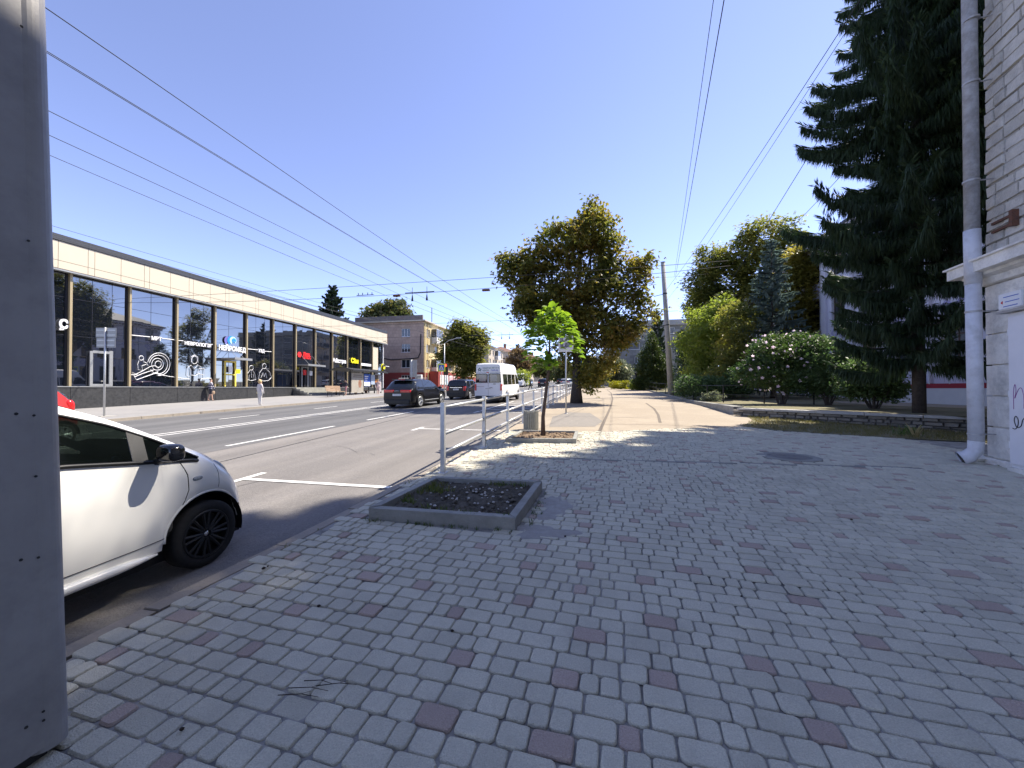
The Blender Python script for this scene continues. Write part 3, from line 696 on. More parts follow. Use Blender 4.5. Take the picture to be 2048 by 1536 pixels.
def win_meshes(w, h, nm, trans, fm):
    key = (round(w,2), round(h,2), nm, trans, fm.name)
    if key in WCACHE: return WCACHE[key]
    b = MB(); t = .06 if w > .8 else .045
    b.box(0,t,0,.06,0,h); b.box(w-t,w,0,.06,0,h); b.box(t,w-t,0,.06,0,t); b.box(t,w-t,0,.06,h-t,h)
    for k in range(nm): x = w*(k+1)/(nm+1); b.box(x-.035,x+.035,.002,.058,t,h-t)
    if trans: b.box(t,w-t,.003,.057,h*trans-.03,h*trans+.03)
    b.box(-.05,w+.05,-.16,.0,-.05,0.0)
    o = b.build('window', fm); fmz = o.data; bpy.data.objects.remove(o)
    ps = []
    for mm in (M_GLASS, M_CURT):
        b = MB(); b.box(t*.8,w-t*.8,.03,.045,t*.8,h-t*.8); o = b.build('pane', mm); ps.append(o.data); bpy.data.objects.remove(o)
    WCACHE[key] = (fmz, ps); return WCACHE[key]
def put_window(parent, M, s0, s1, z0, z1, nm=1, trans=0, fm=None, depth=.10, curt=.4):
    fmz, ps = win_meshes(s1-s0, z1-z0, nm, trans, fm or M_WFRAME)
    MM = parent.matrix_basis.inverted() @ M @ Matrix.Translation((s0,depth,z0))
    w = link('window', fmz, parent, MM); link('pane', ps[1 if random.random() < curt else 0], w); return w

# ------------------------------------------------------------------ near building on the right edge
NB_C = (6.70,8.20); NB_E = Vector((.1391,.9903,0))
NBM = frame((NB_C[0]-NB_E.x*34, NB_C[1]-NB_E.y*34), (NB_E.x,NB_E.y)) 
# turn so that x runs along the wall towards its far corner at x=34 and y points into the building
NBM = Matrix.Identity(4); NBM.col[0][:3] = NB_E; NBM.col[1][:3] = (NB_E.y,-NB_E.x,0); NBM.col[2][:3] = (0,0,1)
org = Vector((NB_C[0],NB_C[1],0)) - NB_E*34; NBM.col[3][:3] = org
M_NBW = brickmat('pale_brick_wall', (0.40,0.38,0.35),(0.34,0.32,0.29),(0.16,0.15,0.14), .46,.2,.012, axis='yz')
nb = thing('corner_building', 'old building with pale block upper wall above a white plastered base', 'building', (NB_C[0],NB_C[1],sw(8.2)))
SE = 34.0; zg = sw(8.2)
b = MB(NBM); ops = []
for fl in range(4):
    for k in range(9):
        if fl == 0 and k == 8: continue
        s = 1.6+3.5*k; ops.append((s,s+1.4,[1.3,5.0,8.6,12.2][fl],[3.1,7.0,10.6,14.2][fl]))
ops = [o for o in ops if o[1] < 31.0]
wall_open(b, 0, SE-.03, -1.5, 3.55, [o for o in ops if o[3] < 3.5], .2); b.quad((SE-.03,0,-1.5),(SE-.03,14,-1.5),(SE-.03,14,3.55),(SE-.03,0,3.55)); b.build('base_wall', M_PLASTER, nb)
b = MB(NBM); wall_open(b, 0, SE-.06, 3.55, 16.4, [o for o in ops if o[3] > 3.6], .2, .0); b.quad((SE-.06,0,3.55),(SE-.06,14,3.55),(SE-.06,14,16.4),(SE-.06,0,16.4))
b.quad((0,0,-1.5),(0,0,16.4),(0,14,16.4),(0,14,-1.5)); b.quad((0,14,-1.5),(0,14,16.4),(SE-.03,14,16.4),(SE-.03,14,-1.5)); b.build('upper_wall', M_NBW, nb)
b = MB(NBM); b.box(-.8,SE+.8,-.9,14.8,16.4,16.7); b.add([(-.8,-.9,16.7),(SE+.8,-.9,16.7),(SE+.8,14.8,16.7),(-.8,14.8,16.7),(4,7,19.2),(SE-4,7,19.2)],[(0,1,5,4),(1,2,5),(2,3,4,5),(3,0,4)]); b.build('roof', mat('tin_roof',(0.24,0.23,0.22),(0.3,0.28,0.26),3,.6), nb)
for o in ops: put_window(nb, NBM, *o, nm=1, trans=.72)
# plaster blocks of the base with deep grooves
zc = zg-.05; row = 0
zz = [.30,.46,.985,1.51,2.035,2.56,2.95,3.40]
for j in range(len(zz)-1):
    z0, z1 = zz[j]+.012, zz[j+1]-.012
    cuts = [SE+.03, SE-.69 if j < 5 else SE-1.1, SE-2.2, SE-3.4] if j < 6 else [SE+.03,SE-1.4,SE-3.4]
    pr = .05 if j else .09
    for a,c in zip(cuts[:-1],cuts[1:]):
        if j < 5 and a < SE-.5 and a > SE-2.1: continue       # hidden by the metal door
        b = MB(NBM); n = 10
        # slightly wavy plaster face
        x0, x1 = c+.008, a-(.0 if a > SE else .008); V = []; F = []
        for i in range(n+1):
            for k in range(5):
                x = x0+(x1-x0)*i/n; z = z0+(z1-z0)*k/4; e = .012 if (k in (0,4) or i in (0,n)) else 0
                V.append((x,-pr+e+random.gauss(0,.0022),z))
        for i in range(n):
            for k in range(4): a0 = i*5+k; F.append((a0,a0+5,a0+6,a0+1))
        b.add(V,F); b.box(x0+.005,x1-.001,-pr+.013,.05 if a < SE else .3,z0+.004,z1-.004)
        if a > SE: b.box(x1-.002,x1+.0,-pr+.014,.6,z0,z1)
        b.build('plaster_block', M_PLASTER, nb, False)
# cornice over the base
b = MB(NBM)
prof = [(-.02,3.40),(-.10,3.42),(-.13,3.52),(-.22,3.56),(-.24,3.60),(-.36,3.61),(-.36,3.78),(-.40,3.79),(-.40,3.82),(-.02,3.90)]
V = []; F = []
for x, ex in ((2.0,0),(SE,1)):
    for (y,z) in prof: V.append((x+(-y if ex else 0),y,z))
n = len(prof)
for i in range(n-1): F.append((i,i+1,n+i+1,n+i))
V2 = [(SE-y,y,z) for y,z in prof] + [(SE-y,6,z) for y,z in prof]
b.add(V,F); b.add(V2,[(i,i+1,n+i+1,n+i) for i in range(n-1)]); b.build('cornice', M_PLASTER, nb)
# pale stone blocks above
z = 3.92; row = 0; rn = random.Random(3)
while z < 8.6:
    h = rn.choice((.19,.205,.22)); s = SE+.025; first = True
    while s > SE-2.0:
        l = rn.choice((.24,.36,.46,.52)) if not first else rn.choice((.20,.38)); first = False
        b = MB(NBM); jx = rn.uniform(-.012,.02)
        x0, x1, y0, za, zb_ = s-l+.008, s-.008, -.03+jx, z+.008, z+h-.008
        g = lambda: rn.uniform(-.009,.009)
        V = [(x0+g(),.05,za+g()),(x1+g(),.05,za+g()),(x1+g(),.05,zb_+g()),(x0+g(),.05,zb_+g())]
        V += [(x0+.012+g(),y0+g(),za+.012+g()),(x1-.012+g(),y0+g(),za+.012+g()),(x1-.012+g(),y0+g(),zb_-.012+g()),(x0+.012+g(),y0+g(),zb_-.012+g())]
        b.add(V,[(4,5,6,7),(0,1,5,4),(1,2,6,5),(2,3,7,6),(3,0,4,7)])
        b.build('stone_block', M_STONEB, nb); s -= l
    z += h; row += 1
# metal door with graffiti, shelf and small plate
d0, d1 = SE-2.0, SE-.66
b = MB(NBM); b.box(d0,d1,-.17,-.01,.40,2.82); b.build('door_frame', M_WHITEP, nb)
b = MB(NBM); b.bbox(d0+.02,d1-.012,-.205,-.171,.46,2.76,.006); door = b.build('metal_door', mat('door_paint',(0.72,0.71,0.73),(0.67,0.66,0.68),3,.55,.1,20), nb)
b = MB(NBM)
for zc in (.75,1.55,2.52): b.cyl((d1-.004,-.19,zc-.05),(d1-.004,-.19,zc+.05),.016)
b.build('hinge', M_WHITEP, door)
b = MB(NBM); b.box(d0-.05,d1+.02,-.215,0,.20,.40); b.build('door_sill', M_PLASTER, nb)
b = MB(NBM); b.box(d0-.05,d1+.12,-.26,-.0,2.83,2.865); b.build('door_shelf', M_GREYP, nb)
M_MAG = mat('magenta_marker', (0.30,0.09,0.26), rough=.6); M_INK = mat('black_marker', (0.02,0.02,0.025), rough=.6)
def scrawl(pts, m, r): 
    b = MB(NBM); P = []
    for i in range(len(pts)-1):
        for k in range(6): t_ = k/6; P.append((pts[i][0]*(1-t_)+pts[i+1][0]*t_, -.2075, pts[i][1]*(1-t_)+pts[i+1][1]*t_))
    Q = [tuple(sum(P[min(max(i+j,0),len(P)-1)][c] for j in (-2,-1,0,1,2))/5 for c in range(3)) for i in range(len(P))]
    b.tube(Q, r, 5); b.build('graffiti', m, door)
g0 = d1-.10
scrawl([(g0,1.28),(g0+.0,1.62),(g0-.03,1.72),(g0-.05,1.6),(g0-.01,1.45),(g0-.08,1.62),(g0-.14,1.66),(g0-.18,1.5),(g0-.17,1.27)], M_MAG, .0035)
scrawl([(g0-.28,1.62),(g0-.22,1.55),(g0-.20,1.4),(g0-.24,1.3),(g0-.34,1.34),(g0-.38,1.5),(g0-.34,1.66),(g0-.27,1.6)], M_MAG, .0035)
scrawl([(g0+.03,1.02),(g0-.02,1.0),(g0-.07,1.05),(g0-.08,1.16),(g0-.03,1.22),(g0-.0,1.14),(g0-.05,1.02),(g0-.13,1.06),(g0-.15,1.16),(g0-.20,1.2),(g0-.25,1.16),(g0-.2,1.08),(g0-.26,1.0)], M_INK, .006)
scrawl([(g0-.30,1.05),(g0-.34,1.2),(g0-.38,1.05),(g0-.42,1.18)], M_INK, .006)
b = MB(NBM); b.box(SE-1.06,SE-.66,-.30,-.275,2.88,3.12); o = b.build('small_plate', M_WHITEP, nb)
b = MB(NBM); b.add([(SE-.70,-.302,2.985),(SE-.74,-.302,3.015),(SE-.74,-.302,2.955)],[(0,1,2)]); b.build('red_arrow', M_REDL, o)
b = MB(NBM); 
for zq,a,c in ((3.06,.75,1.02),(2.985,.78,1.03),(2.915,.75,1.0)): b.box(SE-c,SE-a,-.303,-.3005,zq-.006,zq+.006)
b.build('text_lines', M_BLUE, o)
# rusty bracket and round vent plate
b = MB(NBM); b.box(SE-.62,SE-.16,-.07,-.04,4.40,4.44); b.box(SE-.62,SE-.16,-.07,-.04,4.26,4.30); b.box(SE-.64,SE-.58,-.12,-.03,4.22,4.48); b.build('rusty_bracket', M_RUST, nb)
b = MB(NBM); b.lathe((0,0,0),[(0,0),(.10,0),(.105,.02),(.105,.07)],20,axis='x'); b.v = [tuple(NBM @ Vector((SE-.86+q[1],-.05+q[0],4.50+q[2]))) for q in [tuple(NBM.inverted() @ Vector(p)) for p in b.v]]; b.build('vent_plate', M_RUST, nb)
# drain pipe with clamps and spout
M_PIPE = mat('pipe_paint', (0.62,0.62,0.65), (0.54,0.54,0.57), 6, .7, .3, 40, big=(0.35,0.34,0.33), bigscale=5, bigamt=.6)
M_PIPEO = mat('pipe_old', (0.40,0.40,0.42), (0.26,0.255,0.25), 7, .85, .6, 30, big=(0.16,0.15,0.14), bigscale=4, bigamt=.7)
dp = thing('drain_pipe', 'white drain pipe with clamps and flared spout at the building corner', 'drain pipe', tuple(NBM @ Vector((SE-.20,-.22,zg))))
def P(x,y,z): return tuple(NBM @ Vector((x,y,z)))
px0 = SE-.17
b = MB(); b.tube([P(px0+.0,-.30,.72),P(px0,-.31,3.45)],.098,18); b.build('lower_pipe', M_PIPE, dp, True)
b = MB(); b.tube([P(px0,-.31,3.42),P(px0,-.315,4.35)],.105,18); b.build('middle_pipe', M_PIPE, dp, True)
b = MB(); b.tube([P(px0,-.315,4.33),P(px0+.05,-.28,9.0),P(px0+.05,-.28,16)],.095,18); b.build('upper_pipe', M_PIPEO, dp, True)
b = MB(); b.tube([P(px0,-.30,.74),P(px0,-.31,.58),P(px0+.03,-.38,.47),P(px0+.05,-.48,.42)],[.100,.100,.11,.125],18,cap=False); b.build('spout', M_PIPE, dp, True)
b = MB(); b.tube([P(px0+.047,-.465,.425),P(px0+.03,-.40,.455)],[.118,.10],18); b.build('spout_mouth', M_BLACK, dp)
for z,yy in ((.86,-.30),(2.95,-.31),(5.2,-.31),(6.9,-.295),(8.0,-.285)):
    b = MB(); b.tube([P(px0+(.01 if z > 4 else 0),yy,z-.015),P(px0+(.01 if z > 4 else 0),yy,z+.015)],.106,18); b.tube([P(px0,yy+.09,z),P(px0,.02,z)],.012,6); b.build('clamp', M_GREYP, dp)
b = MB(NBM)
pebb = [( *P(px0+.25,-.16,.40),)]; b.M = None; pebbles(b, [P(px0+.3,-.12,.40)], .12, .14); b.build('mortar_lump', M_PLASTER, nb)

# ------------------------------------------------------------------ glazed medical centre across the road
FO = cd(-769*0 - 25.88, 12.0)
LA = cd(-28.0+.1768*12.0, 12.0); LB = cd(-28.0+.1768*56.5, 56.5)
LE = Vector((LB[0]-LA[0],LB[1]-LA[1],0)).normalized()
LM = Matrix.Identity(4); LM.col[0][:3] = LE; LM.col[1][:3] = (-LE.y,LE.x,0); LM.col[2][:3] = (0,0,1); LM.col[3][:3] = (LA[0],LA[1],0)
def sd(px): return (21546.0/(1160.0-px) - 12.0)*1.0155
S0 = sd(134); BAY = 2.826
M_GGL = mat('tinted_glass', (0.006,0.008,0.014), rough=.02, spec=1.0)
bsd = M_GGL.node_tree.nodes['Principled BSDF']; bsd.inputs['IOR'].default_value = 2.05
M_PLINTH = mat('dark_granite', (0.016,0.017,0.019), (0.045,0.046,0.048), 7, .6, big=(0.06,0.06,0.06), bigscale=2.5, bigamt=.5)
M_CREAM = mat('cream_panel', (0.56,0.50,0.385), (0.54,0.48,0.37), .7, .55)
M_COPE = mat('dark_coping', (0.055,0.06,0.07), rough=.5, metal=.3)
M_GOLD = mat('champagne_mullion', (0.42,0.34,0.20), rough=.45, metal=.4)
M_DMUL = mat('dark_mullion', (0.03,0.03,0.035), rough=.4, metal=.3)
M_VINYL = mat('white_vinyl', (0.85,0.85,0.85), rough=.5)
mc = thing('glazed_building', 'long low building of dark mirror glass under a cream fascia', 'building', (LA[0],LA[1],fs(LA[1])))
SEND = S0+12*BAY; ZP, ZG, ZF, ZT = 1.74, 8.00, 9.46, 9.80
for k in range(-4,12):
    if 6 <= k <= 6 or k == 7: continue
    b = MB(LM); s0 = S0+k*BAY
    if k in (-4,-3): pass
    b.box(s0+.01,s0+BAY-.01,-.22,.2,-1.0,ZP-.03); b.build('granite_slab', M_PLINTH, mc)
b = MB(LM); b.box(S0-4*BAY,SEND,-.26,.2,ZP-.028,ZP+.02); b.build('sill_ledge', M_SIGNG, mc)
b = MB(LM); b.box(S0-4*BAY,SEND,.25,16,-1,ZG); b.build('interior_block', mat('dark_interior',(0.02,0.02,0.022),rough=.9), mc)
# glass panes with thin dark bars
TR = [ZP+.03, 3.45, 4.55, 6.6, ZG]
for k in range(-4,12):
    s0 = S0+k*BAY
    cols = [0,.45,1.0] if k % 2 else [0,.36,.72,1.0]
    if k == 11: cols = [0,1.0]
    for i in range(len(cols)-1):
        for j in range(len(TR)-1):
            b = MB(LM); a = s0+.10+(BAY-.20)*cols[i]; c = s0+.10+(BAY-.20)*cols[i+1]
            tl = [random.gauss(0,.0022) for _ in range(4)]
            b.add([(a+.012,tl[0],TR[j]+.012),(c-.012,tl[1],TR[j]+.012),(c-.012,tl[2],TR[j+1]-.012),(a+.012,tl[3],TR[j+1]-.012),
                   (a+.012,.03,TR[j]+.012),(c-.012,.03,TR[j]+.012),(c-.012,.03,TR[j+1]-.012),(a+.012,.03,TR[j+1]-.012)],[(0,1,2,3),(0,4,5,1),(1,5,6,2),(2,6,7,3),(3,7,4,0)])
            b.build('glass_pane', M_GGL, mc)
    b = MB(LM)
    for q in cols[1:-1]: b.box(s0+.10+(BAY-.20)*q-.011,s0+.10+(BAY-.20)*q+.011,-.004,.05,TR[0],ZG)
    for z in TR[1:-1]: b.box(s0+.10,s0+BAY-.10,-.006,.05,z-.011,z+.011)
    b.build('glazing_bars', M_DMUL, mc)
for k in range(-4,13):
    s0 = S0+k*BAY; b = MB(LM); b.box(s0-.055,s0+.055,-.20,-.06,ZP+.02,ZG); b.build('mullion', M_GOLD if k < 12 else M_WHITEP, mc)
    b = MB(LM); b.box(s0-.14,s0+.14,-.058,.02,ZP+.02,ZG); b.build('mullion_back', M_DMUL, mc)
# fascia
OV = -.45
b = MB(LM); b.box(S0-4*BAY,SEND+.85,OV+.04,16,ZG-.02,ZF+.02); b.build('fascia_body', M_BFRAME, mc)
b = MB(LM); b.box(S0-4*BAY,SEND+.82,OV-.01,OV+.30,ZG-.10,ZG-.021); b.build('soffit_edge', M_SIGNG, mc)
for k in range(-4,13):
    s0 = S0+k*BAY+.55
    for a,c in ((0,.30),(.30,1.57),(1.57,BAY)):
        for z0,z1 in ((ZG,ZG+.42),(ZG+.42,ZF)):
            if s0+a > SEND+.5: continue
            b = MB(LM); b.box(s0+a+.011,min(s0+c-.011,SEND+.85),OV,OV+.039,z0+.011,z1-.011); b.build('fascia_panel', M_CREAM, mc)
    b = MB(LM); b.box(s0+.003,min(s0+BAY-.003,SEND+.87),OV-.05,OV+.5,ZF+.012,ZT); 
    if s0 < SEND+.4: b.build('coping', M_COPE, mc)
b = MB(LM); b.box(S0-4*BAY,SEND+.8,OV+.5,16,ZF+.021,ZF+.1); b.build('roof', M_COPE, mc)
# helper: photo point -> (s, z) on the glass plane
def onglass(px, py, yoff=0.0):
    d = 21546.0/(1160.0-px); return ((d-12.0)*1.0155, zat(py,d))
def stroke(pts, parent, r=.018, m=None, name='line_drawing', close=False):
    P = [onglass(*p) for p in pts]
    if close: P.append(P[0])
    b = MB(LM); b.tube([(s,-.07,z) for s,z in P], r, 4); return b.build(name, m or M_VINYL, parent)
def Z1(pts, ox=100, oy=440, sc=3.84): return [(ox+x/sc, oy+y/sc) for x,y in pts]
def ell(cx,cy,rx,ry,a0=0,a1=360,n=24): return [(cx+rx*math.cos(R(a0+(a1-a0)*i/n)),cy+ry*math.sin(R(a0+(a1-a0)*i/n))) for i in range(n+1)]
# MRI scene
for rx,ry,c in ((86,87,(825,1108)),(70,72,(822,1110)),(45,46,(815,1108)),(24,25,(820,1108))):
    stroke(Z1(ell(c[0],c[1],rx,ry,-170 if rx > 50 else 0,95 if rx > 80 else (150 if rx > 50 else 360))), mc)
stroke(Z1([(610,1188),(640,1190),(700,1160),(760,1125),(800,1118),(820,1135),(818,1165),(760,1190),(700,1212),(655,1228),(640,1205),(620,1168),(660,1190)]), mc)
stroke(Z1([(640,1205),(700,1180),(790,1150)]), mc); stroke(Z1([(655,1228),(820,1170)]), mc)
stroke(Z1(ell(690,1060,17,17)), mc); stroke(Z1([(672,1080),(662,1110),(668,1150),(700,1155),(695,1120),(725,1110),(745,1118),(730,1098),(710,1090),(705,1072)]), mc)
stroke(Z1([(820,1185),(900,1200),(1000,1215),(1062,1222),(1062,1205),(1045,1195),(1050,1130),(1075,1115),(1100,1145),(1125,1110),(1150,1130),(1150,1160)]), mc)
stroke(Z1(ell(1100,1075,22,30)), mc); stroke(Z1([(1076,1090),(1074,1050),(1100,1036),(1124,1050),(1128,1095)]), mc)
stroke(Z1([(1070,1140),(1075,1190),(1110,1195),(1130,1180),(1175,1190),(1180,1145),(1135,1140),(1130,1180)]), mc)
stroke(Z1([(1145,1190),(1150,1222),(1230,1215)]), mc)
Z2 = lambda p: Z1(p,400,560,5.12)
stroke(Z2(ell(515,900,20,24)), mc); stroke(Z2([(500,925),(475,960),(472,1020),(520,1030),(562,1020),(550,960),(530,925)]), mc); stroke(Z2([(490,1020),(495,970)]), mc); stroke(Z2([(545,1015),(535,965)]), mc); stroke(Z2([(515,935),(518,1000)]), mc)
stroke(Z2(ell(648,882,20,26)), mc); stroke(Z2([(632,905),(600,950),(590,1010),(640,1035),(690,1030),(722,1000),(705,945),(665,905)]), mc); stroke(Z2([(615,1000),(635,950),(648,990),(662,950),(675,1005)]), mc); stroke(Z2([(700,1020),(718,1000)]), mc)
for a,c in (((605,1148/1.0),(0,0)),): pass
stroke(Z1([(612,884),(755,898)]), mc, .025); stroke(Z1([(845,908),(948,921)]), mc, .025); stroke(Z1([(970,924),(1012,929)]), mc, .025); stroke(Z1([(1225,955),(1240,957)]), mc, .025)
stroke(Z2([(470,705),(578,715)]), mc, .025); stroke(Z2([(650,730),(720,735)]), mc, .025); stroke(Z2([(0,1012),(75,1005)]), mc)
M_RSIGN = mat('red_letters', (0.75,0.03,0.03), rough=.4); M_YLET = mat('yellow_letters', (0.85,0.75,0.02), rough=.4)
TXT = Matrix.Rotation(R(90),4,'X')
def gtext(body, px, py, hpx, m, wpx=None, bold=.012, name='lettering'):
    s, z = onglass(px, py); d = 21546.0/(1160.0-px); h = hpx/FPX*d
    s1 = onglass(px+wpx, py)[0] if wpx else None
    return textpart(body, h*1.38, LM @ Matrix.Translation((s,-.12,z)) @ TXT, m, mc, name, .02, off=bold*h/.4, width=(s1-s) if wpx else None)
gtext('МРТ', 298.5, 679.5, 7.5, M_VINYL, 20)
gtext('НЕВРОЛОГІЯ', 365, 689, 7, M_VINYL, 53)
gtext('НЕЙРОМЕД', 434, 699, 9.5, M_VINYL, 54, .02)
gtext('УЗД', 513.5, 704, 6.5, M_VINYL, 12)
gtext('С', 112, 655, 17, M_VINYL, 20, .03); gtext('я', 112, 659.5, 6, M_VINYL, 10)
gtext('Лікар', 603, 710, 6, M_RSIGN, 14, .02); gtext('ПЛЮС', 603, 717, 6, M_RSIGN, 16, .02)
gtext('Айстра', 662.5, 724, 8, M_VINYL, 27, .015); gtext('Сім', 699.5, 725, 9, M_YLET, 15, .03)
s,z = onglass(724,729); b = MB(LM); b.box(s-.6,s+1.8,-.2,-.1,z-.15,z+.15); b.build('light_strip', M_VINYL, mc)
M_LG = [mat('logo_violet',(0.16,0.14,0.40),rough=.4), mat('logo_blue',(0.03,0.25,0.60),rough=.4), mat('logo_pale',(0.45,0.75,0.85),rough=.4)]
for q,(cx,rad,mm) in enumerate(((453,8.5,0),(459,9,1),(462,7.5,2),(463.5,4.5,1))):
    s,z = onglass(cx,681); d = 21546.0/(1160-cx); rr = rad/FPX*d; b = MB(LM)
    b.add([(s,-.10-.02*q,z)]+[(s+rr*math.cos(R(-40+a*12)),-.10-.02*q,z+rr*math.sin(R(-40+a*12))) for a in range(25)],[(0,i,i+1) for i in range(1,25)]); b.build('logo_disc', M_LG[mm], mc)
s,z = onglass(596,709); b = MB(LM); b.lathe((0,0,0),[(0,0),(.30,0),(.30,.03),(0,.03)],6,axis='x'); b.v = [tuple(LM @ Vector((s+p[1],-.14+p[0],z+p[2]))) for p in [tuple(LM.inverted() @ Vector(q)) for q in b.v]]; b.build('logo_disc', M_RSIGN, mc)
# doors, canopies, steps
def lbox(name, px0, px1, py0, py1, m, y0=-.14, y1=-.06, parent=None):
    s0,_ = onglass(px0,py0); s1,_ = onglass(px1,py0); _,z1 = onglass((px0+px1)/2,py0); _,z0 = onglass((px0+px1)/2,py1)
    b = MB(LM); b.box(s0,s1,y0,y1,z0,z1); return b.build(name, m, parent or mc)
M_YFR = mat('yellow_frame', (0.75,0.60,0.10), rough=.45)
for a in ((446,448.4,722,773),(466.6,469,722,773),(448.4,466.6,722,725.2),(448.4,466.6,748,750.5)): lbox('door_frame', *a, M_YFR)
lbox('yellow_notice', 470,477,738.5,747, M_YLET); lbox('door_notice', 454.5,461.5,733,745, M_VINYL)
for a in ((600.5,602.5,734,773),(612.5,614.5,734,773),(602.5,612.5,734,736)): lbox('door_frame', *a, M_SIGNG)
lbox('door_notice', 604,610,740,750, M_RSIGN); lbox('door_notice', 617,622,742,751, M_VINYL)
for a in ((175,181,702,772),(214,221,702,772),(181,214,702,707),(181,214,768,772)): lbox('door_frame', *a, M_SIGNG)
for a,c in ((430,482),(586,632)):
    s0,z = onglass(a,716 if a < 500 else 729); s1,_ = onglass(c,716); b = MB(LM); b.box(s0+.4,s1-.3,-1.3,-.08,z-.05,z+.05); b.box(s0+.4,s1-.3,-1.34,-1.3,z-.10,z+.08)
    b.cyl((s0+.9,-1.1,z),(s0+.9,-.1,z+1.0),.015,n=6); b.cyl((s1-.8,-1.1,z),(s1-.8,-.1,z+1.0),.015,n=6); b.build('canopy', M_SIGNG, mc)
st0, st1 = S0+6*BAY, S0+8*BAY; yb = LM @ Vector((st0,0,0)); zb0 = fs(yb.y)
for k in range(5):
    b = MB(LM); h = (ZP-zb0)/5; b.box(st0-.45,st1-.25*k,-2.2+.4*k,.2,zb0-.4+h*k*0,zb0+h*(k+1)-.002*k); b.build('step', M_CONC, mc)
b = MB(LM); b.box(S0-4*BAY,SEND,8,16,-1,ZG); b.build('rear_block', M_CREAM, mc)
b = MB(LM); b.box(S0+11*BAY+.3,S0+11*BAY+1.6,-.05,-.02,4.2,7.3); b.build('roller_blind', M_CREAM, mc)
# alarm-box wires and old fittings under the fascia end
b = MB(LM); b.tube([(SEND-.6,OV-.02,ZG+.2),(SEND+.1,OV-.03,ZG+.35),(SEND+.35,OV-.03,ZG+.15)],.02,5); b.build('cable_stub', M_DARKM, mc)
# ------------------------------------------------------------------ apartment blocks down the street
M_PINK = brickmat('pink_tiles', (0.50,0.365,0.285),(0.45,0.325,0.255),(0.34,0.25,0.20), .55,.55,.02, axis='xz')
M_YELW = mat('yellow_render', (0.62,0.50,0.26), (0.55,0.44,0.24), 1.5, .9, big=(0.42,0.36,0.22), bigscale=.6)
M_REDW = mat('red_render', (0.30,0.055,0.045), (0.26,0.05,0.042), 2, .85)
M_PALEW = mat('pale_render', (0.52,0.45,0.36), (0.46,0.40,0.32), 1, .9, big=(0.36,0.31,0.26), bigscale=.5)
M_GREYW = brickmat('grey_brick', (0.42,0.40,0.36),(0.36,0.345,0.31),(0.28,0.265,0.24), .5,.3,.02, axis='xz')
M_OLDCON = mat('stained_parapet', (0.22,0.20,0.18), (0.14,0.12,0.11), 2, .95, big=(0.24,0.12,0.09), bigscale=1.2)
M_ROOFT = mat('tile_roof', (0.26,0.15,0.11), (0.20,0.12,0.09), 3, .9)
M_BALC = mat('balcony_white', (0.66,0.65,0.62), (0.58,0.57,0.55), 2, .8)
